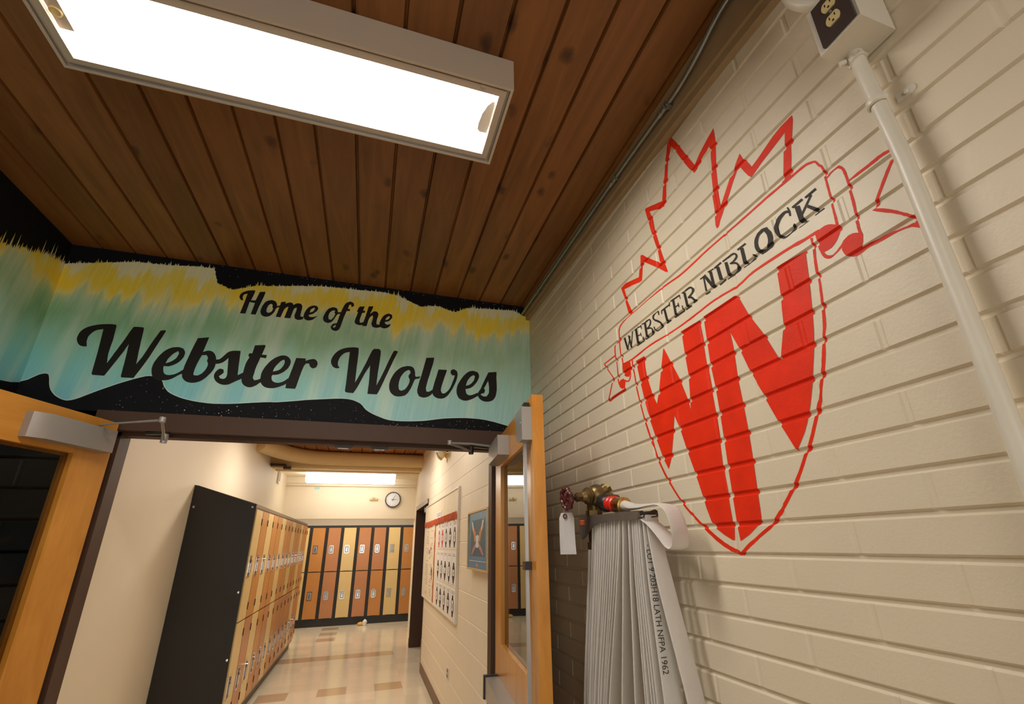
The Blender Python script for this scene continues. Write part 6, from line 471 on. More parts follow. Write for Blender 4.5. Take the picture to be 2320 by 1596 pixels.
 'hill': [(-1840,2357),(-1831,2361),(-1817,2367),(-1803,2374),(-1790,2385),(-1776,2397),(-1763,2407),(-1751,2412),(-1741,2415),(-1733,2414),(-1727,2412),(-1723,2406),(-1719,2396),(-1714,2380),(-1709,2360),(-1702,2341),(-1693,2324),(-1681,2309),(-1668,2296),(-1653,2286),(-1635,2277),(-1619,2272),(-1606,2271),(-1593,2274),(-1577,2280),(-1557,2291),(-1533,2307),(-1507,2324),(-1479,2342),(-1447,2361),(-1415,2380),(-1379,2399),(-1342,2418),(-1310,2432),(-1288,2441),(-1272,2444),(-1256,2444),(-1239,2441),(-1221,2433),(-1207,2423),(-1199,2412),(-1194,2398),(-1187,2385),(-1176,2372),(-1164,2359),(-1147,2348),(-1124,2337),(-1097,2327),(-1067,2319),(-1032,2312),(-994,2307),(-956,2304),(-922,2303),(-888,2305),(-845,2308),(-785,2315),(-716,2325),(-659,2332),(-628,2335),(-610,2335),(-584,2338),(-538,2345),(-483,2354),(-432,2363),(-390,2369),(-352,2374),(-314,2379),(-272,2384),(-230,2388),(-192,2388),(-161,2383),(-135,2374),(-114,2364),(-99,2351),(-89,2338),(-76,2325),(-58,2313),(-37,2302),(-14,2292),(13,2282),(43,2272),(74,2265),(108,2263),(143,2263),(179,2264),(216,2266),(254,2270),(295,2274),(338,2282),(384,2291),(431,2299),(477,2304),(524,2308),(572,2311),(619,2311),(667,2310),(717,2305),(774,2295),(833,2282),(881,2270),(913,2263),(934,2258),(947,2254)],
 'skytop': [(-1830,3104),(-1639,3146),(-1495,3177),(-1349,3183),(-1173,3203),(-1086,3206),(-1051,3102),(-962,3068),(-828,3121),(-784,3125),(-622,3152),(-454,3180),(-277,3188),(-38,3199),(58,3186),(228,3122),(336,3144),(479,3114),(560,3160),(709,3176),(927,3191),(1016,3155)],
 'skyleft': [(2571,2930),(2719,2998),(2891,3072),(3014,3108)],
 'hillleft': [(2894,2324),(2960,2336),(3015,2354)],
}
# ---------------------------------------------------------------- shell of the lobby
bw_right = Brickwork(-1.6, D, 0.0, HC, 1.461, .0847, .0078, .37, (.823, .638), .008, .0050, .0072, .0028)
fr = lambda a, z, d: (WX + d, a, z)
struct('wall_right', bw_right.build(bmn(), fr), M['cream'])
bm = bmn()
for a in ((-1.834, -1.448, D, 3.175, 0, 2.30), (.88, WX+.02, D, 3.175, 0, 2.30), (-1.834, WX+.02, D, 3.175, 2.17, HC+.05)): box(bm, *a)
struct('wall_front', bm, M['black_paint'])
bw_black = Brickwork(-1.834, -1.448, 0.0, 2.12, 1.511, .1505, .010, .40, (-1.7, -1.5), .010, .006, .006, .003)
struct('wall_front_base', bw_black.build(bmn(), lambda a, z, d: (a, D - .006 + d, z)), M['black_paint'])
struct('wall_left', B1(-1.95, -1.834, -1.6, 3.175, 0, HC+.05), M['black_paint'])
# ceiling: planks with V joints
def planks(y0, y1, z, seams, x0, x1, mt, name):
    bm = bmn(); g = .005; e = [x0] + [s for s in seams if x0 < s < x1] + [x1]; prof = []
    for i, s in enumerate(e):
        if i == 0: prof.append((s, z))
        elif i == len(e)-1: prof.append((s, z))
        else: prof += [(s-g-.003, z), (s-g*.4, z+.020), (s+g*.4, z+.020), (s+g+.003, z)]
    A = [bm.verts.new((x, y0, zz)) for x, zz in prof]; B = [bm.verts.new((x, y1, zz)) for x, zz in prof]
    for i in range(len(prof)-1): bm.faces.new((A[i], A[i+1], B[i+1], B[i]))
    T = [bm.verts.new(p) for p in ((x0,y0,z+.05),(x1,y0,z+.05),(x1,y1,z+.05),(x0,y1,z+.05))]
    bm.faces.new(T); return struct(name, bm, mt)
SEAMS = [-1.685, -1.518, -1.352, -1.187, -1.020, -.858, -.694, -.534, -.376, -.204, -.030, .146, .320, .490, .656, .818, .985]
planks(-1.6, 3.03, HC, SEAMS, -1.86, WX+.02, M['ceil'], 'ceiling')
# floor: vinyl tiles, tan ones in the hall
bm = bmn(); TAN = {(-1, 0), (1, 0), (3, 0), (-1, 6), (0, 6), (1, 6), (2, 6), (3, 6), (0, 11), (0, 13), (0, 15), (-2, 6)}
X0, Y0, P = -.66, 6.21, .3
box(bm, -1.95, 1.25, -1.6, 3.175, -.05, 0)
for i in range(-3, 6):
    for j in range(-11, 18):
        x0, y0 = X0 + P*i, Y0 + P*j; x1, y1 = x0 + P, y0 + P
        y0 = max(y0, 3.175)
        if y1 <= y0: continue
        f = bm.faces.new([bm.verts.new(p) for p in ((x0,y0,0),(x1,y0,0),(x1,y1,0),(x0,y1,0))])
        f.material_index = 1 if (i, j) in TAN else 0
for a in ((-4.5, X0-.9, 9.8, 11.6), (X0+1.8, 3.5, 9.8, 11.6)):
    bm.faces.new([bm.verts.new(p) for p in ((a[0],a[2],0),(a[1],a[2],0),(a[1],a[3],0),(a[0],a[3],0))])
struct('floor', bm, M['tile'], slots=[M['tile'], M['tile_tan']])
# painted board along the top of the brick wall
bm = bmn()
for lo, x in ((0.0, .028), (.030, .042)):
    A = []
    for y, zb in ((D, 3.118), (1.6, 3.085), (1.15, 3.068), (.8, 3.045), (.3, 3.0), (-1.6, 2.95)):
        zb += lo; zt = 3.226 if lo else zb + .034 - .006
        A.append([bm.verts.new(p) for p in ((WX-x, y, zb), (WX+.02, y, zb), (WX+.02, y, zt), (WX-x, y, zt))])
    for a, b in zip(A, A[1:]):
        for k in range(4): bm.faces.new((a[k], a[(k+1)%4], b[(k+1)%4], b[k]))
    bm.faces.new(A[0]); bm.faces.new(A[-1])
struct('trim_2', bm, M['board'])
# door frame
bm = bmn()
JL, JR, HB = -1.352, .782, 2.118
prof_h = [(2.992, 2.223), (2.992, HB), (3.048, HB), (3.048, HB-.020), (3.125, HB-.020), (3.125, HB), (3.205, HB), (3.205, 2.223)]
for a0, a1 in ((-1.448, .88),): prism(bm, prof_h, lambda y, z, c: (a0 + c, y, z), a1 - a0)
for side, xj, xo in ((-1, JL, -1.448), (1, JR, .88)):
    st = xj - side*.018
    prism(bm, [(2.992, xo), (2.992, xj), (3.048, xj), (3.048, st), (3.125, st), (3.125, xj), (3.205, xj), (3.205, xo)], lambda y, x, c: (x, y, c), HB + .002)
fr1 = struct('trim_1', bm, M['frame'])
for x in (-.187, .03):
    bm = B1(x-.052, x+.052, 3.052, 3.105, HB-.040, HB-.0195); k = obj('latch_strike', bm, M['black'], fr1, bev=.008)
    obj('strike_plate', B1(x-.03, x+.03, 3.056, 3.075, HB-.0425, HB-.0395), M['chrome'], k)
# ---------------------------------------------------------------- painted mural on the wall over the doors
mu = thing('aurora_mural', 'painted mural of green and yellow northern lights with black script lettering above the double doors', 'mural', (0, D, 2.22))
sky = obj('painted_sky', B1(-1.834, WX+.004, D-.0016, D-.0004, 2.2235, HC), M['aurora'], mu)
skl = obj('painted_sky', B1(-1.8336, -1.8324, 1.2, D-.0016, 2.2, HC), M['aurora'], mu)
fm = lambda a, z, c: (a, D - .0016 - c, z)
def jag(pts, x0, x1, step, amp, seed):
    r = random.Random(seed); out = []; x = x0
    def at(x):
        for (a, za), (b, zb) in zip(pts, pts[1:]):
            if a <= x <= b: return za + (zb-za)*(x-a)/(b-a)
        return pts[0][1] if x < pts[0][0] else pts[-1][1]
    while x < x1:
        s = r.random(); spike = amp*(s**3)*1.0 + amp*.22*r.random(); bigk = amp*1.4 if r.random() < .035 else 0
        out.append((x, at(x) + spike + bigk)); out.append((x + step*.55, at(x + step*.55) - amp*.30*r.random())); x += step*(.7 + .6*r.random())
    return out
tp = [(a/1000, b/1000 - .006) for a, b in PAINT['skytop']]
edge = jag(tp, -1.834, WX, .0085, .020, 3)
bm = bmn()
for (a, za), (b, zb) in zip(edge, edge[1:] + [(WX+.004, tp[-1][1])]):
    za, zb = min(za, HC-.002), min(zb, HC-.002)
    bm.faces.new([bm.verts.new(fm(*p)) for p in ((a, za, .0008), (b, zb, .0008), (b, HC, .0008), (a, HC, .0008))])
obj('night_sky', bm, M['night'], mu)
lp = [(a/1000, b/1000) for a, b in PAINT['skyleft']]; lp = [(1.2, 2.45)] + lp + [(D, lp[-1][1])]
edge = jag(lp, 1.2, D, .012, .075, 5); bm = bmn()
for (a, za), (b, zb) in zip(edge, edge[1:] + [(D, lp[-1][1])]):
    bm.faces.new([bm.verts.new((-1.8318, *p)) for p in ((a, min(za, HC-.003)), (b, min(zb, HC-.003)), (b, HC), (a, HC))])
obj('night_sky', bm, M['night'], mu)
hl = [(a/1000, b/1000) for a, b in PAINT['hill']]
def strip(line, lo, f, c):
    bm = bmn()
    for (a, za), (b, zb) in zip(line, line[1:]):
        bm.faces.new([bm.verts.new(f(*p)) for p in ((a, lo(a, za), c), (b, lo(b, zb), c), (b, zb, c), (a, za, c))])
    return bm
full = [(-1.834, hl[0][1])] + hl + [(WX, hl[-1][1] - .03)]
flat_full = [[(int(a*1000), int(z*1000)) for a, z in full] + [(1050, 2223), (-1834, 2223)]]
obj('hill_silhouette', flat_shapes(bmn(), [flat_full], fm, .0010), M['night'], mu)
rim = []
for i, (a, z) in enumerate(hl):
    p, q = hl[max(i-1, 0)], hl[min(i+1, len(hl)-1)]; d = math.hypot(q[0]-p[0], q[1]-p[1]) or 1
    rim.append(((a, z), (a - (q[1]-p[1])/d*.0055, z + (q[0]-p[0])/d*.0055)))
bm = bmn()
for (a, b), (c_, d) in zip(rim, rim[1:]):
    bm.faces.new([bm.verts.new(fm(*p, .0009)) for p in (a, c_, d, b)])
obj('hill_rim', bm, M['rim'], mu)
hll = [(a/1000, b/1000) for a, b in PAINT['hillleft']]; hll = [(1.2, 1.95)] + hll + [(D-.002, hll[-1][1])]
bm = bmn()
for (a, za), (b, zb) in zip(hll, hll[1:]):
    bm.faces.new([bm.verts.new((-1.8318, *p)) for p in ((a, 2.0 if a > 2 else za-.01), (b, 2.0), (b, zb), (a, za))])
obj('hill_silhouette', bm, M['night'], mu)
for k, nm in (('home', 'lettering_home'), ('of', 'lettering_of'), ('the', 'lettering_the'), ('webster', 'lettering_webster'), ('wolves', 'lettering_wolves')):
    o = obj('painted_word', flat_shapes(bmn(), PAINT[k], fm, .0016), M['letter'], mu)
    o['label'] = 'black painted script word ' + {'home': 'Home', 'of': 'of', 'the': 'the', 'webster': 'Webster', 'wolves': 'Wolves'}[k]
bm = bmn(); r = random.Random(12)
for _ in range(150):
    x = r.uniform(-1.4, 1.0)
    zt = next((za for (a, za), (b, zb) in zip(full, full[1:]) if a <= x <= b), 2.3)
    z = r.uniform(2.228, max(2.236, zt - .012)); s = r.choice([.0007, .0009, .0011, .0014]) * (2.1 if r.random() < .1 else 1)
    if zt - z > .01: cyl(bm, (x, D-.0022, z), (x, D-.0036, z), s, n=8)
for _ in range(60):
    x = r.uniform(-1.05, 1.0); z = HC - r.uniform(.006, .02); s = r.choice([.0007, .001, .0013])
    if -1.04 < x < -.85: z = HC - r.uniform(.01, .09)
    cyl(bm, (x, D-.0022, z), (x, D-.0036, z), s, n=8)
for a, z in ((-.97, 2.315), (-.90, 2.31), (-.80, 2.295), (-.84, 2.27)): cyl(bm, (a, D-.0022, z), (a, D-.0036, z), .0028, n=8)
obj('star_specks', bm, M['star'], mu)['kind'] = 'stuff'
# ---------------------------------------------------------------- painted crest on the brick wall
cr = thing('painted_crest', 'red school crest with maple leaf, banner and shield painted on the cream brick wall', 'crest', (WX, 1.178, 1.46))
for nm, mt, lab in (('maple_leaf', 'red', None), ('banner', 'red', None), ('shield_outline', 'red', None), ('painted_letter_w', 'red', 'solid red letter W'), ('painted_letter_n', 'red', 'solid red letter N'),
        ('painted_word', 'bletter', 'black painted word WEBSTER'), ('painted_word2', 'bletter', 'black painted word NIBLOCK')):
    o = obj({'painted_letter_w': 'painted_letter', 'painted_letter_n': 'painted_letter', 'painted_word2': 'painted_word'}.get(nm, nm), paint_on(bmn(), PAINT[nm], bw_right, fr, {'maple_leaf': .0009, 'banner': .0007, 'shield_outline': .0005, 'painted_letter_w': .0011, 'painted_letter_n': .0011}.get(nm, .0013)), M[mt], cr)
    if lab: o['label'] = lab
# ---------------------------------------------------------------- lobby ceiling light
fx0, fx1, fy0, fy1, fz = -1.144, .373, 1.178, 1.554, 3.08
L = thing('ceiling_light', 'long fluorescent ceiling light with glowing panel on the wood plank ceiling', 'ceiling light', ((fx0+fx1)/2, (fy0+fy1)/2, HC))
bm = bmn(); t = .010
for a in ((fx0, fx1, fy0, fy0+t, fz, HC-.001), (fx0, fx1, fy1-t, fy1, fz, HC-.001), (fx0, fx0+t, fy0+t, fy1-t, fz, HC-.001), (fx1-t, fx1, fy0+t, fy1-t, fz, HC-.001), (fx0+t, fx1-t, fy0+t, fy1-t, HC-.012, HC-.001)): box(bm, *a)
obj('housing', bm, M['fixture'], L)
def ring(bm, i0, i1, z0, z1):      # mitred frame: outer inset i0 at height z0, inner inset i1 at z1
    o = [(fx0+i0, fy0+i0), (fx1-i0, fy0+i0), (fx1-i0, fy1-i0), (fx0+i0, fy1-i0)]; n = [(fx0+i1, fy0+i1), (fx1-i1, fy0+i1), (fx1-i1, fy1-i1), (fx0+i1, fy1-i1)]
    O = [bm.verts.new((*p, z0)) for p in o]; I = [bm.verts.new((*p, z1)) for p in n]
    for k in range(4): bm.faces.new((O[k], O[(k+1)%4], I[(k+1)%4], I[k]))
bm = bmn(); ring(bm, .0100, .0125, fz+.001, fz+.010); ring(bm, .0125, .0195, fz+.010, fz+.013)
obj('lens_channel', bm, M['silver'], L)
bm = bmn(); ring(bm, .0205, .021, fz+.016, fz+.007); ring(bm, .021, .046, fz+.007, fz+.003); ring(bm, .046, .0465, fz+.003, fz+.10)
obj('lens_frame', bm, M['fixture'], L)
ix0, ix1, iy0, iy1 = fx0+.047, fx1-.047, fy0+.047, fy1-.047
bm = bmn()
f = [bm.verts.new(p) for p in ((ix0, iy0, 3.19), (ix1, iy0, 3.19), (ix1, iy1, 3.19), (ix0, iy1, 3.19))]; bm.faces.new(f)
obj('reflector_tray', bm, M['trough'], L)
bm = bmn()                         # glowing diffuser, curved down at its long edges
dx0, dx1 = ix0 + .002, ix1 - .002; NY = 10; rows = []
for k in range(NY+1):
    y = iy0 + .001 + (iy1-iy0-.002)*k/NY; z = 3.150 + .022*math.sin(math.pi*k/NY)
    rows.append((bm.verts.new((dx0, y, z)), bm.verts.new((dx1, y, z))))
for a, b in zip(rows, rows[1:]): bm.faces.new((a[0], a[1], b[1], b[0]))
obj('diffuser', bm, M['glow'], L, smooth=True)
bm = bmn()                         # lamp socket plate at the far end of the tray, with its round holder
box(bm, ix0+.001, ix0+.041, iy0+.001, 1.415, 3.098, 3.101)
sp = obj('socket_plate', bm, M['fixture'], L)
bm = lathe(bmn(), [(.017, 0), (.0175, .003), (.0145, .0042), (.0125, .002), (.006, .0025)], (ix0+.018, 1.357, 3.098), (0, 0, -1)); obj('lamp_socket', bm, M['ivory'], sp, smooth=True)
bm = bmn(); prism(bm, [(ix1-.002, 1.262), (ix1-.014, 1.264), (ix1-.028, 1.285), (ix1-.040, 1.325), (ix1-.045, 1.375), (ix1-.043, 1.402), (ix1-.034, 1.412), (ix1-.002, 1.412)], lambda a, b, c: (a, b, 3.097 + c), .03)
obj('lamp_holder', bm, M['trough'], L, bev=.006)
obj('lens_clip', B1(fx1-.122, fx1-.100, fy0+.016, fy0+.024, fz-.001, fz+.004), M['fixture'], L)
# ---------------------------------------------------------------- conduits
cd = thing('ceiling_conduit', 'thin galvanised conduit running in the corner of plank ceiling and brick wall', 'conduit', (1.012, 1.6, 3.2))
pts = curve([(.992, 3.02, 3.163), (.992, 2.2, 3.156), (.992, 1.5, 3.151), (.992, 1.2, 3.141), (.992, 1.03, 3.137), (.986, .90, 3.150), (.980, .80, 3.172), (.985, .70, 3.190), (.985, .2, 3.196), (.985, -1.5, 3.196)], 4)
obj('conduit_pipe', tube(bmn(), pts, .0105, 12), M['galv'], cd, smooth=True)
for y0, y1, r, zc_ in ((2.62, 2.70, .0135, 3.159), (1.52, 1.58, .0135, 3.151), (1.11, 1.16, .0135, 3.139)):
    bm = bmn(); cyl(bm, (.992, y0, zc_), (.992, y1, zc_), r); cyl(bm, (.992, y0-.004, zc_), (.992, y0+.006, zc_), r+.003, n=6)
    cyl(bm, (.992-.010, (y0+y1)/2, zc_-.010), (.992-.018, (y0+y1)/2, zc_-.018), .0035, n=8); obj('coupling', bm, M['galv'], cd)
bm = bmn(); tube(bm, [(.992+.014*math.cos(a), 1.10, 3.139+.014*math.sin(a)) for a in [math.pi*k/8*1.25 + math.pi*.85 for k in range(9)]], .003, 8); obj('pipe_strap', bm, M['galv'], cd); obj('strap_ear', B1(.985, 1.0085, 1.09, 1.11, 3.121, 3.126), M['galv'], cd)
wc = thing('wall_conduit', 'pale painted conduit running down the brick wall from the outlet box', 'conduit', (1.012, .468, 1.2))
obj('conduit_pipe', tube(bmn(), [(1.012, .484, 2.585), (1.012, .476, 2.42), (1.012, .469, 2.25), (1.012, .467, 1.9), (1.012, .468, 1.5), (1.012, .468, .3)], .0158, 16), M['pipe_paint'], wc, smooth=True)
bm = bmn(); tube(bm, [(1.012+.0185*math.cos(a), .476+.0185*math.sin(a), 2.42) for a in [math.pi*.5 + math.pi*k/10 for k in range(11)]], .0045, 8); bmesh.ops.scale(bm, vec=(1,1,2.2), space=Matrix.Translation((0,0,-2.42)), verts=bm.verts)
obj('pipe_strap', bm, M['pipe_paint'], wc, smooth=True)
bm = prism(bmn(), [(.458, 2.409), (.430, 2.409), (.422, 2.414), (.420, 2.420), (.422, 2.426), (.430, 2.431), (.458, 2.431)], lambda y, z, c: (WX-.004+c, y, z), .004)
ear = obj('strap_ear', bm, M['pipe_paint'], wc); obj('strap_screw', ball(bmn(), (WX-.005, .438, 2.42), .006, (.6,1,1), 6), M['pipe_paint'], ear, smooth=True)
ob = thing('outlet_box', 'grey surface outlet box with brown cover plate high on the brick wall', 'outlet', (1.0, .458, 2.655))
obj('box_body', B1(.938, 1.046, .412, .512, 2.585, 2.735), M['pipe_paint'], ob, bev=.012, seg=3, smooth=True)
pl = obj('cover_plate', B1(.930, .937, .4175, .4975, 2.592, 2.722), M['plate'], ob, bev=.0022)
for zc in (2.638, 2.684):
    bm = bmn(); prism(bm, [(.4575+.0165*math.cos(a), zc + max(-.0145, min(.0145, .0185*math.sin(a)))) for a in [2*math.pi*k/28 for k in range(28)]], lambda y, z, c: (.9302 - c, y, z), .0035)
    rc = obj('receptacle', bm, M['ivory'], pl)
    bm = bmn()
    for dy in (-.0065, .0065): box(bm, .9262, .9266, .4575+dy-.0012, .4575+dy+.0012, zc+.001, zc+.009)
    cyl(bm, (.9266, .4575, zc-.007), (.9262, .4575, zc-.007), .0028, n=10); obj('contact_slot', bm, M['black'], pl)
obj('cover_screw', cyl(bmn(), (.9300, .4575, 2.661), (.9270, .4575, 2.661), .003, n=10), M['steel'], pl)
bm = bmn(); cyl(bm, (1.012, .487, 2.588), (1.012, .482, 2.560), .019, n=20); cyl(bm, (1.012, .487, 2.574), (1.012, .480, 2.560), .0215, n=6); cyl(bm, (.995, .497, 2.572), (.985, .505, 2.570), .006, n=10)
obj('box_connector', bm, M['pipe_paint'], ob, smooth=True)
fd = thing('feed_pipe', 'short pale pipe fitting at the top of the outlet box', 'conduit', (.9, .5, 2.76))
obj('pipe_elbow', tube(bmn(), curve([(.962, .476, 2.737), (.950, .490, 2.752), (.938, .515, 2.785), (.932, .532, 2.84), (.93, .538, 3.0), (.93, .538, 3.225)], 4), .0175, 16), M['pipe_paint'], fd, smooth=True)
obj('pipe_collar', cyl(bmn(), (.966, .470, 2.733), (.952, .487, 2.750), .0205, n=20), M['pipe_paint'], fd, smooth=True)
# ---------------------------------------------------------------- double doors, both swung open into the lobby
DZ, DL, DT = 2.147, 1.066, .052
OS0, OS1, OZ0, OZ1 = .195, .868, .983, 1.950          # vision panel
def door(name, label, hinge, direction, nside, wide_stile):
    """leaf local frame: x = along the leaf from the hinge, y = out of the lobby-side face, z up"""
    d = Vector((*direction, 0)).normalized(); n = Vector((-d.y, d.x, 0)) * nside
    root = bpy.data.objects.new(name, None); C.objects.link(root); root['kind'] = 'structure'
    root.location = (*hinge, 0); root.rotation_euler = (0, 0, math.atan2(d.y, d.x)); s = nside
    root['label'] = label
    def Bx(x0, x1, y0, y1, z0, z1, bm=None):
        return box(bm or bmn(), x0, x1, min(s*y0, s*y1), max(s*y0, s*y1), z0, z1)
    P_ = lambda nm, bm, m, par=root, **k: obj(nm, bm, M[m], par, local=True, **k)
    P_('stile', Bx(0, OS0, -DT, 0, .012, DZ), 'maple', bev=.0015)
    P_('stile', Bx(OS1, DL, -DT, 0, .012, DZ), 'maple', bev=.0015)
    P_('rail', Bx(OS0, OS1, -DT, 0, OZ1, DZ), 'maple_rail'); P_('lower_panel', Bx(OS0, OS1, -DT, 0, .012, OZ0), 'maple')
    bm = bmn(); w = .014
    for a in ((OS0, OS0+w, OZ0, OZ1), (OS1-w, OS1, OZ0, OZ1), (OS0+w, OS1-w, OZ0, OZ0+w), (OS0+w, OS1-w, OZ1-w, OZ1)):
        Bx(a[0], a[1], -DT+.006, -.030, a[2], a[3], bm)
    P_('glazing_stop', bm, 'maple_in')
    P_('glass', Bx(OS0+.002, OS1-.002, -.028, -.022, OZ0+.002, OZ1-.002), 'glass_dull' if wide_stile else 'glass')
    # closer
    cx0, cx1, cz0, cz1, ch = .050, .462, 1.975, 2.088, .064
    bm = bmn(); prism(bm, [(cx0, 0), (cx1, 0), (cx1-.004, .030), (cx1-.062, ch), (cx0+.010, ch), (cx0, ch-.012)] if wide_stile else [(cx0, 0), (cx1+.012, 0), (cx1+.012, ch), (cx0+.06, ch), (cx0+.006, .03)], lambda a, b, c: (a, s*b, cz0 + c), cz1-cz0)
    cl = P_('door_closer', bm, 'silver', bev=.010, seg=3, smooth=True)
    return root, P_, Bx, s, cl
L1 = door('door_1', 'open honey maple door with grey closer beside the cream hall wall', (-1.322, 2.965), (-.326, -.945), 1, True)
L2 = door('door_2', 'open honey maple door with long steel rod against the brick wall', (.775, 2.98), (-.105, -1.06), -1, False)
def w2l(root, p):
    return Matrix.Rotation(-root.rotation_euler.z, 3, 'Z') @ (Vector(p) - root.location)
def arms(Dr, elbow, shoe, start, flat):
    root, P_, Bx, s, cl = Dr; e, k = w2l(root, elbow), w2l(root, shoe); st = Vector(start); st.y *= s
    bm = bmn(); m = st + Vector((0, 0, .012))
    if flat:
        tube(bm, [st, st + Vector((-.02, 0, .012)), m + (e-m)*.25, m + (e-m)*.6, e], [.0055, .0055, .005, .005, .006], 10)
    else:
        tube(bm, [st, m + (e-m)*.5, e], .0065, 10)
    a1 = P_('closer_arm', bm, 'steel', cl, smooth=True)
    bm = bmn(); cyl(bm, e + Vector((0,0,-.010)), e + Vector((0,0,.014)), .0145, n=20); tube(bm, [e + Vector((0,0,-.006)), (e+k)/2, k], .0075, 8)
    P_('closer_forearm', bm, 'silver', cl, smooth=True)
    bm = bmn(); cyl(bm, k + Vector((0,0,-.018)), k + Vector((0,0,.030)), .016, .018, n=20)
    P_('soffit_shoe', bm, 'dark_metal' if not flat else 'steel', cl, smooth=True)
arms(L1, (-1.000, 2.62, 2.098), (-1.108, 2.985, 2.072), (.158, .034, 2.088), True)
arms(L2, (.440, 2.82, 2.092), (.606, 2.975, 2.074), (.13, .034, 2.088), False)
bm = prism(bmn(), [(-1.09, 2.975), (-1.09, 3.0), (-1.21, 3.03), (-1.21, 3.005)], lambda a, b, c: (a, b, HB-.016+c), .014); obj('soffit_bracket', bm, M['dark_metal'], fr1)
bm = prism(bmn(), [(.60, 2.96), (.60, 2.99), (.74, 3.03), (.74, 3.0)], lambda a, b, c: (a, b, HB-.016+c), .014); obj('soffit_bracket', bm, M['dark_metal'], fr1)
# vertical-rod exit device on the door by the brick wall
root, P_, Bx, s, cl = L2
bm = bmn(); prism(bm, [(.905, 2.092), (1.050, 2.092), (1.050, 1.938), (.985, 1.938), (.925, 1.955)], lambda a, b, c: (a, s*c, b), .046)
lc = P_('latch_case', bm, 'silver', bev=.010, seg=3, smooth=True)
P_('latch_bolt', Bx(.985, 1.030, .004, .030, 2.085, 2.118), 'dark_metal', lc, bev=.003)
P_('case_screw', cyl(bmn(), (1.020, s*.0455, 2.02), (1.020, s*.0490, 2.02), .006, n=12), 'steel', lc)
P_('vertical_rod', Bx(.962, .977, .010, .024, .82, 1.945), 'steel', bev=.003)
bm = Bx(.945, .994, 0, .030, 1.395, 1.428); P_('rod_guide', bm, 'dark_metal', bev=.004)
bm = Bx(.10, .92, 0, .072, .715, .812); pb = P_('push_bar', bm, 'silver', bev=.006)
P_('bar_end_cap', Bx(.072, .10, 0, .080, .708, .819), 'black', pb, bev=.006)
bm = Bx(.92, 1.045, 0, .060, .69, .835); P_('bar_case', bm, 'silver', pb, bev=.008)
# ---------------------------------------------------------------- hall beyond the doors
HLX, HRX, HZ = -1.515, .80, 2.95
struct('wall_hall_left', B1(HLX-.12, HLX, 3.175, 9.80, 0, HZ+.1), M['hall'])
bw_hall = Brickwork(3.175, 6.85, 0, HZ, .953, .190, .004, .40, (3.45, 3.25), .003, .003, .0022, .0008)
fh = lambda a, z, d: (HRX + d, a, z)
bm = bw_hall.build(bmn(), fh); struct('wall_hall_right', bm, M['hall'])
bm = bmn(); box(bm, HRX, 1.1, 6.85, 8.46, 2.125, HZ); box(bm, HRX, 1.1, 8.46, 8.60, 0, HZ); box(bm, .88, 1.1, 8.60, 9.86, 0, HZ)
box(bm, HRX+.012, 1.1, 3.175, 6.85, 0, HZ)
struct('wall_hall_corner', bm, M['hall'])
planks(3.17, 8.40, HZ, [-1.52 + .1665*k for k in range(1, 15)], HLX-.02, HRX+.02, M['ceil_hall'], 'ceiling_hall')
bm = bmn(); box(bm, HLX-.02, 1.1, 8.40, 9.86, 2.755, 2.85); struct('ceiling_hall_end', bm, M['hall'])
bm = bmn(); box(bm, -1.60, 1.1, 9.75, 9.86, 2.003, 2.85); struct('wall_bulkhead', bm, M['hall'])
bm = bmn(); box(bm, HLX, .9, 9.70, 9.75, 2.600, 2.64); box(bm, HLX, .9, 9.66, 9.75, 2.64, 2.755); struct('trim_3', bm, M['hall'], bev=.006)
struct('wall_corridor_back', B1(-4.5, 3.5, 11.525, 11.64, 0, 2.42), M['hall'])
struct('wall_corridor_left', B1(-4.5, -4.4, 9.8, 11.525, 0, 2.42), M['hall']); struct('wall_corridor_right', B1(3.4, 3.5, 9.86, 11.525, 0, 2.42), M['hall'])
struct('wall_corridor_front_right', B1(1.1, 3.5, 9.74, 9.86, 0, 2.42), M['hall']); struct('wall_corridor_front_left', B1(-4.5, -1.635, 9.74, 9.80, 0, 2.42), M['hall'])
struct('ceiling_corridor', B1(-4.5, 3.5, 9.86, 11.64, 2.42, 2.5), M['hall'])
bm = bmn(); box(bm, HLX, HRX, 8.12, 8.30, 2.692, HZ-.001); struct('beam_1', bm, M['duct'], bev=.012)
bm = bmn(); box(bm, HLX, HRX+.05, 8.50, 8.62, 2.700, 2.756); struct('beam_2', bm, M['duct'], bev=.008)
dp = thing('lagged_pipe', 'thick cream lagged pipe crossing the hall under the plank ceiling', 'pipe', (-.3, 7.98, 2.84))
P1 = curve([(.80, 7.98, 2.836), (.3, 7.98, 2.836), (-.4, 7.98, 2.836), (-.85, 7.94, 2.836), (-1.12, 7.78, 2.836), (-1.30, 7.50, 2.836), (-1.42, 7.20, 2.836), (-1.50, 6.95, 2.836)], 5)
obj('pipe_run', tube(bmn(), P1, .108, 28), M['duct'], dp, smooth=True)
bm = bmn()
for x in (-.62, .12): obj('lagging_band', cyl(bmn(), (x-.012, 7.98, 2.836), (x+.012, 7.98, 2.836), .1095, n=28), M['duct'], dp, smooth=True)
bm = bmn(); box(bm, -1.505, -1.30, 8.0, 8.11, 2.70, 2.735); box(bm, -1.33, -1.22, 8.03, 8.11, 2.662, 2.70); obj('pipe_bracket', bm, M['frame'], dp)
hl_ = thing('hall_light', 'glowing white fluorescent light fixture hung before the hall end wall', 'ceiling light', (-.5, 9.08, 2.755))
bm = prism(bmn(), [(8.90, 2.740), (8.915, 2.617), (8.95, 2.589), (9.21, 2.589), (9.25, 2.617), (9.265, 2.740)], lambda y, z, c: (-1.10 + c, y, z), 1.515); obj('lens', bm, M['hall_glow'], hl_)
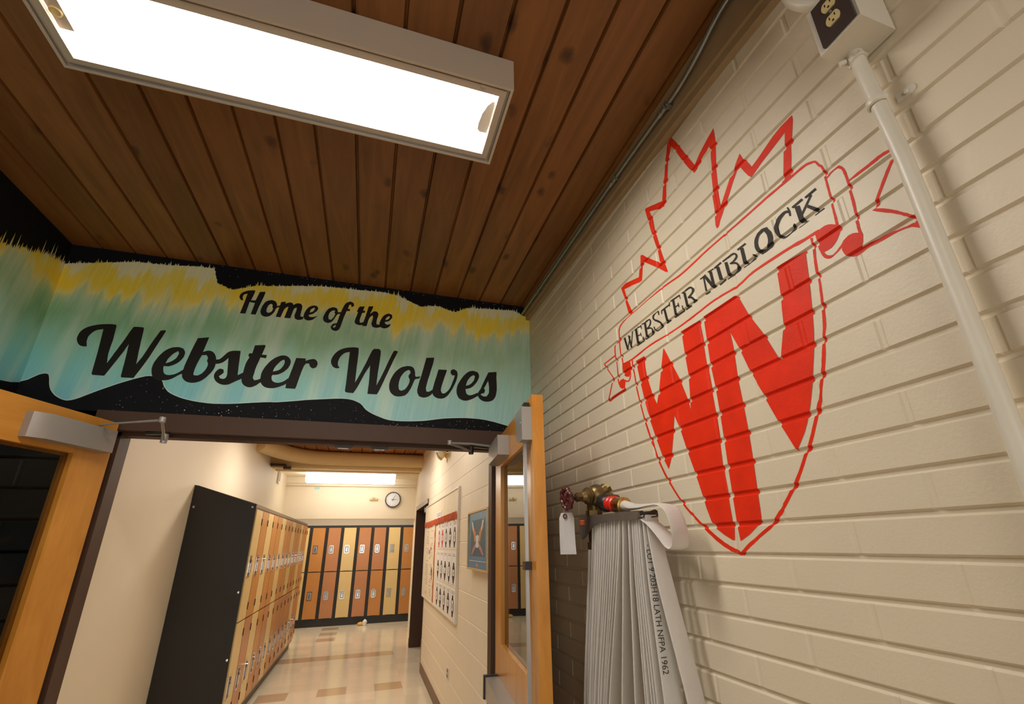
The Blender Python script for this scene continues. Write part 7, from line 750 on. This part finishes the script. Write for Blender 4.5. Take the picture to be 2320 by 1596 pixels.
bm = B1(-1.115, .43, 8.893, 9.272, 2.740, 2.752); box(bm, .415, .43, 8.897, 9.268, 2.600, 2.742); obj('housing', bm, M['trough'], hl_)
bm = bmn(); box(bm, HRX-.010, HRX, 3.21, 6.845, 0, .105); struct('baseboard_hall_right', bm, M['vinyl_base'], bev=.002)
bm = bmn(); box(bm, HRX-.010, HRX, 8.50, 8.60, 0, .105); struct('baseboard_hall_corner', bm, M['vinyl_base'], bev=.002)
# dark brown side door in the hall wall, ajar
bm = bmn(); box(bm, HRX+.002, HRX+.16, 6.85, 6.895, 0, 2.11); box(bm, HRX-.015, HRX+.22, 8.41, 8.46, 0, 2.11); box(bm, HRX-.015, HRX+.16, 6.85, 8.46, 2.06, 2.125)
struct('trim_5', bm, M['frame'])
bm = bmn(); box(bm, HRX-.018, HRX-.012, 6.845, 8.465, 2.063, 2.128); struct('trim_6', bm, M['silver'])
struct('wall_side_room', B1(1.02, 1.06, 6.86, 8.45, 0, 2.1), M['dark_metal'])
d3 = bpy.data.objects.new('door_3', None); C.objects.link(d3); d3['kind'] = 'structure'; d3.location = (.808, 6.90, 0)
d3['label'] = 'dark brown hall door standing ajar past the bulletin board'; d3.rotation_euler = (0, 0, math.atan2(.63, .066))
q = lambda nm, bm, m, **k: obj(nm, bm, M[m], d3, local=True, **k)
bm = bmn(); box(bm, 0, .10, -.045, 0, .01, 2.05); box(bm, .62, .74, -.045, 0, .01, 2.05); box(bm, .10, .62, -.045, 0, 1.93, 2.05); box(bm, .10, .62, -.045, 0, .01, .30); q('door_leaf', bm, 'frame')
bm = bmn(); box(bm, .10, .62, -.030, -.020, 1.27, 1.93); box(bm, .10, .62, -.030, -.020, .30, 1.10); q('glass', bm, 'dark_glass')
q('lock_rail', B1(.0, .74, -.050, .012, 1.09, 1.27), 'frame', bev=.004); q('kick_plate', B1(.01, .73, 0, .004, .02, .24), 'kick')
q('door_closer', B1(.08, .36, .002, .055, 1.95, 2.01), 'steel', bev=.006)
# ---------------------------------------------------------------- things on the hall walls
bb = thing('bulletin_board', 'large cream bulletin board with torn red border covered in printed cards on the hall wall', 'bulletin board', (HRX, 5.63, .865))
obj('board_panel', B1(HRX-.014, HRX-.001, 4.385, 6.93, .875, 2.005), M['paper_warm'], bb)
bm = bmn()
for a in ((4.37, 4.388, .863, 2.017), (6.927, 6.945, .863, 2.017), (4.388, 6.927, .863, .878), (4.388, 6.927, 2.002, 2.017)): box(bm, HRX-.022, HRX-.001, *a)
obj('board_frame', bm, M['pipe_paint'], bb)
def wavy(y0, y1, z0, z1, amp, n, seed, vertical=False):
    r = random.Random(seed); bm = bmn(); rows = []
    for k in range(n+1):
        t = k/n; x = HRX-.016 - amp*(.5+.5*math.sin(k*1.9)) * r.uniform(.6, 1)
        if vertical: z = z0 + (z1-z0)*t; rows.append((bm.verts.new((x, y0 + r.uniform(-.004,.004), z)), bm.verts.new((x, y1, z))))
        else: y = y0 + (y1-y0)*t; rows.append((bm.verts.new((x, y, z0 + r.uniform(-.012,.010))), bm.verts.new((x-.004, y, z1))))
    for a, b in zip(rows, rows[1:]): bm.faces.new((a[0], b[0], b[1], a[1]))
    bmesh.ops.solidify(bm, geom=bm.faces[:], thickness=.002); return bm
obj('border_strip', wavy(4.395, 6.90, 1.730, 1.792, .022, 60, 4), M['corrug'], bb); obj('border_strip', wavy(5.86, 5.915, .885, 1.735, .006, 20, 9, True), M['corrug'], bb)
ORD = ['first', 'second', 'third', 'fourth', 'fifth']; ROWS = ['top', 'middle', 'bottom']
for r_, (zc, zt, zb_) in enumerate(((1.585, 1.722, 1.462), (1.275, 1.440, 1.145), (1.005, 1.128, .892))):
    for k in range(5):
        yc = 4.53 + .252*k; red = r_ == 0 and k >= 3
        t = thing('name_card', f'white card with {"red" if red else "dark"} pointed oval, {ORD[k]} in the {ROWS[r_]} row from the framed print', 'card', (HRX-.0145, yc, zc), 0, 'printed cards on the bulletin board')
        obj('card_sheet', B1(HRX-.0165, HRX-.0145, yc-.118, yc+.118, zb_, zt), M['paper'], t)
        mc = 'red_ink' if red else 'ink'; hh, ww = .088, .062
        out = [(0, hh), (.45*ww, hh*.96), (.62*ww, .7*hh), (ww, .42*hh), (ww, -.38*hh), (.6*ww, -.75*hh), (.4*ww, -hh), (-.4*ww, -hh), (-.6*ww, -.75*hh), (-ww, -.38*hh), (-ww, .42*hh), (-.62*ww, .7*hh), (-.45*ww, hh*.96)]
        obj('oval_shape', prism(bmn(), out, lambda a, b, c: (HRX-.0166-c, yc+a, zc-.015+b), .0008), M[mc], t)
        inner = [(.62*ww, .30*hh), (.62*ww, -.28*hh), (-.62*ww, -.28*hh), (-.62*ww, .30*hh)] if (k + r_) % 2 else [(.55*ww, .5*hh), (.55*ww, -.45*hh), (-.55*ww, -.45*hh), (-.55*ww, .5*hh)]
        obj('oval_window', prism(bmn(), inner, lambda a, b, c: (HRX-.0175-c, yc+a, zc-.015+b), .0006), M['paper'], t)
        rr = random.Random(k*7 + r_)
        for z in (zt-.022, zt-.036, zb_+.016):
            w = rr.uniform(.045, .085); obj('text_line', B1(HRX-.0172, HRX-.0165, yc-w, yc+w, z-.003, z+.003), M['ink_soft'], t)
        a = rr.uniform(-.02, .0); obj('window_picture', B1(HRX-.0188, HRX-.0180, yc+a, yc+a+rr.uniform(.015, .03), zc-.03, zc-.03+rr.uniform(.012, .04)), M['ink_soft'], t)
t = thing('poster', 'tall cream poster with small coloured pictures beside the red upright border strip', 'poster', (HRX-.0145, 6.4, 1.3))
obj('poster_sheet', B1(HRX-.0165, HRX-.0145, 6.02, 6.80, .90, 1.70), M['paper_warm'], t)
for mt, y, z, sy, sz in (('red_ink', 6.22, 1.46, .05, .028), ('blue_ink', 6.36, 1.42, .06, .03), ('green_ink', 6.30, 1.355, .06, .02), ('ink', 6.08, 1.20, .05, .05), ('red_ink', 6.05, 1.15, .03, .05)):
    bm = ball(bmn(), (HRX-.0165, y, z), 1, (.0012, sy, sz), 8); obj('poster_picture', bm, M[mt], t)
bm = bmn(); rr = random.Random(3)
for z in [1.67 - .021*k for k in range(36)]:
    for y0 in (6.08, 6.45):
        if rr.random() < .62: w = rr.uniform(.10, .26); box(bm, HRX-.0172, HRX-.0165, y0, y0+w, z-.003, z+.003)
obj('poster_lettering', bm, M['ink_soft'], t)
tag(obj('notice', B1(HRX-.018, HRX-.0146, 5.45, 5.85, 1.792, 1.865), M['paper']), 'small white notice pinned above the torn red border of the bulletin board', 'notice')
obj('notice_lettering', box(box(bmn(), HRX-.0188, HRX-.018, 5.50, 5.80, 1.842, 1.850), HRX-.0188, HRX-.018, 5.52, 5.78, 1.818, 1.828), M['ink_soft'], bpy.data.objects['notice'])
pf = thing('framed_print', 'framed slate blue print of a mirrored animal figure in a pale wood frame', 'picture', (HRX, 3.47, 1.32))
y0, y1, z0, z1 = 3.135, 3.800, 1.325, 1.737; bm = bmn()
for a in ((y0, y0+.016, z0, z1), (y1-.016, y1, z0, z1), (y0+.016, y1-.016, z0, z0+.012), (y0+.016, y1-.016, z1-.012, z1)): box(bm, HRX-.042, HRX-.001, *a)
obj('picture_frame', bm, M['pale_wood'], pf)
pr = obj('print', B1(HRX-.034, HRX-.010, y0+.016, y1-.016, z0+.012, z1-.012), M['art_blue'], pf)
yc, zc = (y0+y1)/2, 1.535; bm = bmn()
f2 = lambda a, b, c: (HRX-.0342-c, yc+a, zc+b)
prism(bm, [(-.23, -.115), (.23, -.115), (.23, .135), (-.23, .135)], f2, .0006); obj('figure_ground', bm, M['art_dark'], pr)
for mt, sh, h in (('art_orange', [(.03, -.01), (.06, .05), (.16, .10), (.20, .09), (.12, .03), (.09, -.02)], .0012), ('art_pink', [(.04, -.02), (.14, -.06), (.20, -.105), (.17, -.108), (.10, -.075), (.03, -.05)], .0013), ('art_white', [(.12, .07), (.155, .115), (.15, .13), (.175, .118), (.20, .135), (.195, .11), (.165, .085), (.14, .055)], .0016), ('art_white', [(.0, .03), (.05, .02), (.035, -.02), (.055, -.05), (.0, -.06)], .0016)):
    bm = bmn(); prism(bm, sh, f2, h); prism(bm, [(-a, b) for a, b in sh], f2, h); obj('printed_figure', bm, M[mt], pr)
bm = bmn(); prism(bm, [(-.035, -.185), (.035, -.185), (.035, -.165), (-.035, -.165)], f2, .001); obj('printed_seal', bm, M['art_orange'], pr)
bm = bmn(); prism(bm, [(-.27, -.150), (.27, -.150), (.27, -.146), (-.27, -.146)], f2, .001); obj('printed_line', bm, M['art_white'], pr)
t = thing('wall_outlet', 'small cream wall outlet low on the hall block wall', 'outlet', (HRX, 4.75, .43))
obj('cover_plate', B1(HRX-.006, HRX-.001, 4.695, 4.80, .385, .475), M['pipe_paint'], t, bev=.002)
bm = bmn(); box(bm, HRX-.0085, HRX-.006, 4.725, 4.770, .437, .463); box(bm, HRX-.0085, HRX-.006, 4.725, 4.770, .398, .424); obj('receptacle', bm, M['plate'], t)
ck = thing('wall_clock', 'round white wall clock with black rim on the hall end wall', 'clock', (.435, 9.75, 2.36))
cc, cz, cr_ = .435, 2.36, .146
obj('clock_rim', lathe(bmn(), [(cr_-.016, .0), (cr_, .0), (cr_+.004, .02), (cr_, .045), (cr_-.012, .050), (cr_-.014, .036)], (cc, 9.749, cz), (0, -1, 0), 40, False), M['black'], ck, smooth=True)
obj('clock_face', cyl(bmn(), (cc, 9.748, cz), (cc, 9.716, cz), cr_-.013, n=40), M['clock_face'], ck)
bm = bmn()
for k in range(12):
    a = math.pi*2*k/12; p = Vector((math.sin(a), 0, math.cos(a))); c0 = Vector((cc, 9.7155, cz)); cyl(bm, c0 + p*.105, c0 + p*.122, .0028 if k % 3 else .0045, n=6)
obj('hour_mark', bm, M['ink_soft'], ck)
def hand(ang, l, w, y):
    a = math.radians(ang); d = Vector((math.sin(a), 0, math.cos(a))); n = Vector((d.z, 0, -d.x)); c0 = Vector((cc, y, cz))
    return prism(bmn(), [(-w, -.03), (w, -.03), (w*.5, l), (-w*.5, l)], lambda a_, b_, c_: c0 + n*a_ + d*b_ + Vector((0, -c_, 0)), .0015)
obj('hour_hand', hand(92, .075, .0045, 9.712), M['black'], ck); obj('minute_hand', hand(26, .098, .0035, 9.709), M['black'], ck)
def emergency_lamp(o, ax, lab, k=1.0):
    """twin lamp heads on a small plate; ax = outward normal"""
    a = Vector(ax); u = Vector((0,0,1)).cross(a).normalized(); o = Vector(o)
    t = thing('emergency_lamp', lab, 'emergency light', o)
    bm = cyl(bmn(), o, o + a*.022*k, .055*k, .050*k, n=20); cyl(bm, o + a*.02*k, o + a*.07*k, .012*k, n=10); obj('mount_plate', bm, M['brass_bright'], t, smooth=True)
    for sg in (-1, 1):
        c = o + (a*.08 + u*.085*sg + Vector((0,0,-.012)))*k; dn = (a*.75 + u*.35*sg + Vector((0,0,-.5))).normalized()
        bm = lathe(bmn(), [(r_*k, h_*k) for r_, h_ in ((.010, -.055), (.030, -.045), (.052, -.005), (.056, .012), (.050, .016))], c, dn, 18); tube(bm, [o + a*.07*k, c - dn*.05*k], .007*k, 8); h = obj('lamp_head', bm, M['ivory'], t, smooth=True)
        obj('lamp_lens', lathe(bmn(), [(r_*k, h_*k) for r_, h_ in ((.050, .014), (.035, .024), (.012, .028))], c, dn, 18), M['paper_warm'], h, smooth=True)
emergency_lamp((HRX, 5.25, 2.475), (-1, 0, 0), 'pale twin-headed emergency lamp high on the hall block wall above the bulletin board')
emergency_lamp((.075, 9.75, 2.375), (0, -1, 0), 'pale twin-headed emergency lamp on the hall end wall beside the clock', .55)
tag(obj('taped_paper', B1(-1.02, -.93, 9.746, 9.749, 2.54, 2.585), M['sticker_blue']), 'tiny pale blue paper stuck near the top of the hall end wall', 'paper')
t = thing('wall_vent', 'small white grille high on the cream hall wall above the locker row', 'vent', (HLX, 8.82, 2.64))
obj('vent_cover', B1(HLX+.001, HLX+.03, 8.74, 8.90, 2.53, 2.75), M['paper'], t, bev=.006)
bm = bmn()
for k in range(6): box(bm, HLX+.0302, HLX+.031, 8.775, 8.865, 2.565 + .027*k, 2.580 + .027*k)
obj('vent_slot', bm, M['ink'], t)
# ---------------------------------------------------------------- lockers
def locker(kind, upper, lower):
    """local frame: x across (0..w), y depth into the wall (front at 0), z up; returns root with parts"""
    far = kind == 'far'; w = .3117 if far else .3021; dep = .30 if far else .50; top = 1.936 if far else 1.885
    root = bpy.data.objects.new('locker', None); C.objects.link(root)
    q = lambda nm, bm, m, par=root, **k: obj(nm, bm, M[m], par, local=True, **k)
    fb = 'locker_black' if far else 'locker_top'; zb = .105 if far else .095
    bm = bmn(); t = .016
    box(bm, 0.0005, t, .004, dep, zb, top-.02); box(bm, w-t, w-.0005, .004, dep, zb, top-.02); box(bm, t, w-t, dep-.01, dep, zb, top-.02)
    e = .032 if far else .008
    box(bm, 0.0005, e, 0, .012, zb, top); box(bm, w-e, w-.0005, 0, .012, zb, top)
    zs = 1.020 if far else .905
    for z0, z1 in ((zb, zb+.038), (zs-.006, zs+.006), (top-.046, top)): box(bm, e, w-e, .001, .012, z0, z1)
    box(bm, t, w-t, .012, dep-.01, zs-.008, zs+.008)
    q('locker_body', bm, fb)
    if far: q('locker_top', B1(.0005, w-.0005, .0, dep, top, top+.004), 'locker_black')
    else:
        q('sloping_top', prism(bmn(), [(-.004, top-.028), (-.004, top+.004), (dep, top+.165), (dep, top-.028)], lambda y, z, c: (.0005+c, y, z), w-.001), 'locker_top')
    q('plinth', B1(.0005, w-.0005, .006 if far else .03, dep, 0, zb), 'locker_black')
    for z0, z1, mt, lz in (((zs+.008, top-.046, upper, 1.455), (.148, zs-.008, lower, .57)) if far else ((zs+.006, top-.044, upper, 1.35), (.136, zs-.006, lower, .42))):
        bm = bmn(); box(bm, e+.001, w-e-.001, -.014, -.001, z0, z1); d = q('locker_door', bm, mt, bev=.0025)
        cx = e + (.088 if far else .075); pw, ph = (.045, .082) if far else (.046, .092)
        bm = bmn(); box(bm, cx-pw, cx-pw+.010, -.018, -.0142, lz-ph, lz+ph); box(bm, cx+pw-.010, cx+pw, -.018, -.0142, lz-ph, lz+ph)
        box(bm, cx-pw, cx+pw, -.018, -.0142, lz-ph, lz-ph+.014); box(bm, cx-pw, cx+pw, -.018, -.0142, lz+ph-.014, lz+ph)
        hp = q('latch_plate', bm, 'chrome', d)
        q('latch_recess', B1(cx-pw+.010, cx+pw-.010, -.0155, -.0142, lz-ph+.014, lz+ph-.014), 'steel' if far else 'dark_metal', d)
        bm = bmn(); box(bm, cx-.012, cx+.012, -.030, -.0158, lz-ph*.55, lz+ph*.30); cyl(bm, (cx, -.030, lz+ph*.5), (cx, -.0158, lz+ph*.5), .010, n=10); q('latch_lift', bm, 'chrome', d, bev=.003)
        if not far: 
            bm = bmn()
            for hz in (z0+.10, z1-.10): cyl(bm, (w-e-.002, -.015, hz-.03), (w-e-.002, -.015, hz+.03), .006, n=8)
            q('hinge', bm, 'dark_metal', d)
        else:
            q('door_gap', B1(e+.05, w-e-.05, -.0148, -.0142, z0-.004, z0+.003), 'locker_black', d)
    return root
def copy_tree(o, parent=None):
    c = o.copy(); C.objects.link(c)
    if parent is not None: c.parent = parent
    for ch in list(o.children): copy_tree(ch, c)
    return c
ORDN = ['first', 'second', 'third', 'fourth', 'fifth', 'sixth', 'seventh', 'eighth', 'ninth', 'tenth', 'eleventh', 'twelfth', 'thirteenth', 'fourteenth']
cl_ = {'c': 'locker_cream', 'o': 'locker_orange', 't': 'locker_tan'}; cn = {'c': 'cream', 'o': 'orange-brown', 't': 'tan'}
side = 'co co co ot cc oo ot cc oo ot oo cc oo ot'.split()
side = [('c','c'),('o','t'),('c','c'),('o','o'),('o','t'),('c','c'),('o','o'),('o','t'),('c','t'),('o','o'),('o','t'),('c','c'),('o','t'),('o','o')]
proto = {}
def place(kind, u, l, loc, rz, label, group):
    k = (kind, u, l)
    if k not in proto: proto[k] = o = locker(kind, cl_[u], cl_[l])
    else: o = copy_tree(proto[k])
    o.location = loc; o.rotation_euler = (0, 0, rz); tag(o, label, 'locker', group); return o
for i, (u, l) in enumerate(side):
    place('side', u, l, (-.996, 4.962 + .3021*i, 0), math.pi/2, f'narrow {cn[u]} two-door locker, {ORDN[i]} from the black end panel in the side row', 'lockers along the hall side wall')
far = [('c','c'),('o','o'),('t','t'),('c','c'),('t','t'),('t','o'),('c','c'),('o','o')]
for i, (u, l) in enumerate(far):
    place('far', u, l, (-1.43 + .3117*i, 11.22, 0), 0, f'{cn[u]} two-door locker with black frame, {ORDN[i]} along the end wall from the side row', 'lockers on the hall end wall')
ep = thing('end_panel', 'tall black end panel with sloping top closing off the locker row', 'locker panel', (-1.25, 4.955, 0))
obj('panel_sheet', prism(bmn(), [(-1.512, 0), (-.990, 0), (-.990, 1.880), (-1.512, 2.052)], lambda x, z, c: (x, 4.946+c, z), .014), M['locker_black'], ep)
for x, z in ((-1.487, 1.86), (-1.019, 1.862), (-1.013, 1.147), (-1.008, .636)): obj('panel_screw', ball(bmn(), (x, 4.946, z), .011, (1, .5, 1), 6), M['chrome'], ep)
wr = thing('crumpled_wrapper', 'crumpled white and gold wrapper lying on the floor by the end lockers', 'litter', (.08, 11.03, 0))
def crumple(c, r, sc, seed):
    bm = bmn(); bmesh.ops.create_icosphere(bm, subdivisions=2, radius=1); rr = random.Random(seed)
    for v in bm.verts: v.co = Vector((c[0] + v.co.x*r*sc[0]*rr.uniform(.65,1.25), c[1] + v.co.y*r*sc[1]*rr.uniform(.65,1.25), max(.0, c[2] + v.co.z*r*sc[2]*rr.uniform(.65,1.25))))
    return bm
obj('gold_piece', crumple((.03, 11.03, .036), .06, (1, .8, .6), 2), M['wrapper'], wr); obj('white_piece', crumple((.12, 11.02, .05), .062, (.7, .6, 1.0), 5), M['paper'], wr)
# ---------------------------------------------------------------- fire hose station
va = thing('hose_valve', 'aged brass fire hose valve with dark red handwheel on the brick wall', 'valve', (.93, 1.86, 1.55))
bc = Vector((.930, 1.848, 1.690)); wd = Vector((-.145, -.012, -.017)).normalized()
bm = ball(bmn(), bc, .046, n=14); cyl(bm, (.930, 1.880, 1.665), (.930, 1.886, 1.625), .031, .030, n=20); cyl(bm, (.930, 1.886, 1.628), (.930, 1.886, 1.600), .035, n=6)
lathe(bm, [(.026, .05), (.030, .07), (.027, .08), (.030, .10)], bc, (.45, -.82, -.35), 20)
cyl(bm, bc + Vector((0, -.01, 0)), (.965, 1.83, 1.715), .026, n=18); obj('valve_body', bm, M['brass'], va, smooth=True)
bm = lathe(bmn(), [(.034, .030), (.037, .038), (.037, .046), (.033, .048), (.033, .055), (.025, .060), (.020, .074), (.018, .078)], bc, wd, 24); cyl(bm, bc + wd*.078, bc + wd*.098, .021, n=6); cyl(bm, bc + wd*.098, bc + wd*.105, .015, n=16); obj('bonnet', bm, M['brass'], va, smooth=True)
obj('stem', cyl(bmn(), bc + wd*.10, bc + wd*.155, .0065, n=12), M['dark_metal'], va, smooth=True)
bm = bmn(); wc_ = bc + wd*.148; u, w = frame_of(wd); n_ = 60; R0, r0 = .0405, .0085; rings = []
for i in range(n_):
    a = 2*math.pi*i/n_; rr = R0 + .0030*math.cos(9*a); c = wc_ + (u*math.cos(a) + w*math.sin(a))*rr; e = (u*math.cos(a) + w*math.sin(a))
    rings.append([bm.verts.new(c + e*r0*math.cos(b) + wd*(r0*1.15)*math.sin(b)) for b in [2*math.pi*k/10 for k in range(10)]])
for i in range(n_):
    A, B = rings[i], rings[(i+1) % n_]
    for k in range(10): bm.faces.new((A[k], A[(k+1)%10], B[(k+1)%10], B[k]))
for k in range(5):
    a = 2*math.pi*k/5 + .3; e = u*math.cos(a) + w*math.sin(a); tube(bm, [wc_ + e*.008, wc_ + e*.026 + wd*-.003, wc_ + e*.044], [.007, .0055, .006], 8)
cyl(bm, wc_ - wd*.009, wc_ + wd*.012, .013, n=16); hw = obj('handwheel', bm, M['iron_red'], va, smooth=True)
obj('wheel_nut', cyl(bmn(), wc_ - wd*.018, wc_ - wd*.006, .008, n=6), M['red_plastic'], hw)
bm = cyl(bmn(), (.950, 1.842, 1.704), (.972, 1.835, 1.718), .024, n=18); cyl(bm, (.968, 1.836, 1.715), (.984, 1.831, 1.725), .023, n=6); obj('inlet_cap', bm, M['brass'], va, smooth=True)
bm = cyl(bmn(), (.935, 1.925, 1.20), (.935, 1.925, 1.58), .017, n=16); cyl(bm, (.935, 1.925, 1.43), (.935, 1.925, 1.50), .024, n=16); cyl(bm, (.935, 1.925, 1.57), (.935, 1.895, 1.61), .019, n=16); cyl(bm, (.935, 1.925, 1.30), (1.07, 1.925, 1.30), .012, n=12)
obj('riser_pipe', bm, M['frame'], va, smooth=True)
rk = thing('hose_rack', 'grey cast metal rack arm holding the folded fire hose', 'hose rack', (.93, 1.7, 1.57))
arm = [(1.962, 1.607), (1.962, 1.520), (1.945, 1.512), (1.915, 1.522), (1.880, 1.543), (1.835, 1.562), (1.780, 1.571), (1.700, 1.575), (1.480, 1.572), (1.470, 1.580), (1.472, 1.601), (1.60, 1.604), (1.75, 1.604)]
bm = prism(bmn(), arm, lambda y, z, c: (.893 + c, y, z), .008); r1 = obj('rack_plate', bm, M['cast'], rk, bev=.0015)
obj('rack_plate', prism(bmn(), arm, lambda y, z, c: (.969 + c, y, z), .006), M['cast'], rk)
obj('rack_bridge', B1(.901, .969, 1.72, 1.955, 1.598, 1.6035), M['cast'], rk)
st = obj('sticker', B1(.8922, .8929, 1.905, 1.957, 1.568, 1.595), M['sticker'], r1)
bm = bmn(); box(bm, .8917, .8922, 1.909, 1.953, 1.586, 1.590); box(bm, .8917, .8922, 1.912, 1.950, 1.579, 1.582); box(bm, .8917, .8922, 1.912, 1.950, 1.573, 1.576); obj('sticker_lettering', bm, M['art_orange'], st)
bm = bmn()
for yy, x in ((1.455, .905), (1.405, .925)):
    tube(bm, [(x, yy+.030, 1.596), (x-.004, yy, 1.598), (x-.004, yy-.010, 1.594), (x-.004, yy-.012, 1.584), (x-.004, yy-.006, 1.577), (x, yy+.030, 1.577)], .0022, 8)
obj('wire_clip', bm, M['dark_metal'], rk, smooth=True)
ho = thing('fire_hose', 'off-white woven fire hose folded in long loops on the wall rack', 'fire hose', (.93, 1.65, .72))
ax = Vector((-.02, -.985, -.14)).normalized(); c0 = Vector((.930, 1.800, 1.655))
bm = lathe(bmn(), [(.020, -.02), (.026, 0), (.034, .012), (.036, .03), (.035, .045), (.029, .060), (.024, .064)], c0, ax, 28); obj('black_coupling', bm, M['black'], ho, smooth=True)
bm = lathe(bmn(), [(.024, .060), (.029, .066), (.029, .082), (.025, .087), (.025, .092), (.030, .098), (.031, .116), (.027, .122)], c0, ax, 28); obj('red_collar', bm, M['red_plastic'], ho, smooth=True)
bm = lathe(bmn(), [(.026, .120), (.028, .126), (.028, .170), (.031, .178), (.031, .190), (.024, .192)], c0, ax, 28); obj('brass_ferrule', bm, M['brass_bright'], ho, smooth=True)
e0 = c0 + ax*.185
# hose from the ferrule, flattening and looping over beside the rack
P0 = [e0, e0 + ax*.03, e0 + ax*.075, (.928, 1.48, 1.617), (.928, 1.42, 1.617), (.930, 1.365, 1.612), (.932, 1.330, 1.596), (.934, 1.312, 1.566), (.936, 1.305, 1.525), (.938, 1.312, 1.490), (.938, 1.330, 1.476), (.936, 1.352, 1.484), (.933, 1.385, 1.515), (.930, 1.425, 1.548), (.928, 1.465, 1.570)]
Wd = [(.021,0,0), (.023,0,0), (.027,0,.004), (.030,0,.006), (.031,0,.004)] + [(.031,0,0)]*10
th = [.040, .034, .022, .013, .009] + [.007]*10
bm = bmn(); pc = curve(P0, 4); wc2 = curve(Wd, 4); tc = [v.x for v in curve([(t_, 0, 0) for t_ in th], 4)]
rings = []
for i, p in enumerate(pc):
    w = wc2[i]; tan = (pc[min(i+1, len(pc)-1)] - pc[max(i-1, 0)]).normalized(); nr = tan.cross(w).normalized()
    rings.append([bm.verts.new(p + w*math.cos(a) + nr*(tc[i]/2)*math.sin(a)) for a in [2*math.pi*k/16 for k in range(16)]])
for A, B in zip(rings, rings[1:]):
    for k in range(16): bm.faces.new((A[k], A[(k+1)%16], B[(k+1)%16], B[k]))
obj('hose_lead', bm, M['hose'], ho, smooth=True)
# folded layers hanging from the rack
r = random.Random(21)
def layer(yt, yb, xt, xb, yaw_t, yaw_b, hw=.031, th=.0085, zt=1.585, zb=.74, bulge=0.0):
    P_, W_ = [], []
    for k in range(13):
        t = k/12; e = t*t*(3-2*t); y = yt + (yb-yt)*(.35*t + .65*e) + bulge*math.sin(math.pi*t); x = xt + (xb-xt)*e; z = zt + (zb-zt)*t
        a = math.radians(yaw_t + (yaw_b-yaw_t)*min(1, t*1.6)); hw_ = hw*(.80 + .20*min(1, t*4))
        P_.append((x, y, z)); W_.append((math.cos(a)*hw_, math.sin(a)*hw_, 0))
    return ribbon(bmn(), P_, W_, th)
for k in range(12):                     # tight folds next to the valve
    t = k/11; obj('hose_fold', layer(1.865 - .215*t, 2.020 - .15*t + r.uniform(-.004, .004), .931 + r.uniform(-.002, .002), .929 + r.uniform(-.005, .005), 0, -5 + 5*t, zb=.74 + r.uniform(0, .02)), M['hose'], ho, smooth=True)
for yt, yb, yw in ((1.632, 1.850, 6), (1.604, 1.745, 10), (1.562, 1.640, 8)):      # broad folds turned open in the middle
    obj('hose_fold', layer(yt, yb, .931, .932, 3, yw, hw=.034), M['hose'], ho, smooth=True)
for k in range(5):
    t = k/4; obj('hose_fold', layer(1.540 - .045*t, 1.560 - .085*t + r.uniform(-.003, .003), .931 + r.uniform(-.002, .002), .930 + r.uniform(-.004, .004), 0, -3, zb=.74 + r.uniform(0, .02)), M['hose'], ho, smooth=True)
obj('hose_fold', layer(1.905, 2.050, .925, .930, 0, -8, zt=1.47), M['hose'], ho, smooth=True)
o = obj('hose_fold', layer(1.468, 1.415, .931, .925, 0, -4), M['hose'], ho, smooth=True)
txt_y = lambda z: 1.468 + (1.415-1.468)*(.35*((1.585-z)/.845) + .65*(((1.585-z)/.845)**2*(3-2*((1.585-z)/.845))))
def onhose(tx, ty):
    z = 1.47 - tx; x = .906 + ty + (-.006)*((1.585-z)/.845)
    return (x, txt_y(z) - .0058, z)
text_mesh('- LOT 9 203H18 LATH NFPA 1962', .0300, lambda a, b: onhose(a*.86 - .02, b), M['ink'], 'hose_print', o)
obj('hose_fold', layer(1.452, 1.360, .934, .986, 0, 2, bulge=-.012), M['hose'], ho, smooth=True)
tg = thing('inspection_tag', 'blank white paper tag hanging from the red handwheel', 'tag', (.80, 1.91, 1.63))
bm = bmn(); rows = []
tx = Vector((.062, -.060, 0)).normalized()   # across the tag
sh = [(-.032, 1.598), (-.022, 1.612), (.022, 1.612), (.034, 1.598), (.036, 1.455), (-.036, 1.452)]
tc0 = Vector((.788, 1.870, 0))
for k in range(9):
    t = k/8; z = 1.618 - .163*t; hw_ = .024 + (.033-.024)*min(1, t*9) + .002*t; row = []
    for q_ in range(9):
        s_ = -1 + q_/4; p = tc0 + tx*(hw_*s_); row.append(bm.verts.new((p.x + .006*(s_*s_), p.y + .008*math.sin(t*3)*.4, z)))
    rows.append(row)
for a, b in zip(rows, rows[1:]):
    for k in range(8): bm.faces.new((a[k], a[k+1], b[k+1], b[k]))
bmesh.ops.solidify(bm, geom=bm.faces[:], thickness=.0006); obj('tag_card', bm, M['paper'], tg, smooth=True)
n_ = Vector((-tx.y, tx.x, 0)); c = tc0 + Vector((0, 0, 1.604)); n_ = -n_ if n_.y > 0 else n_
bm = bmn(); tube(bm, [c + n_*.003 + tx*.007*math.cos(a) + Vector((0,0,.009*math.sin(a))) for a in [2*math.pi*k/14 for k in range(15)]], .0025, 8); obj('tag_eyelet', bm, M['iron_red'], tg)
obj('tag_wire', tube(bmn(), [c + n_*.002, c + Vector((-.004, .004, .020)), c + Vector((0, .008, .045)), wc_ + Vector((0, 0, -.046))], .0011, 6), M['steel'], tg)
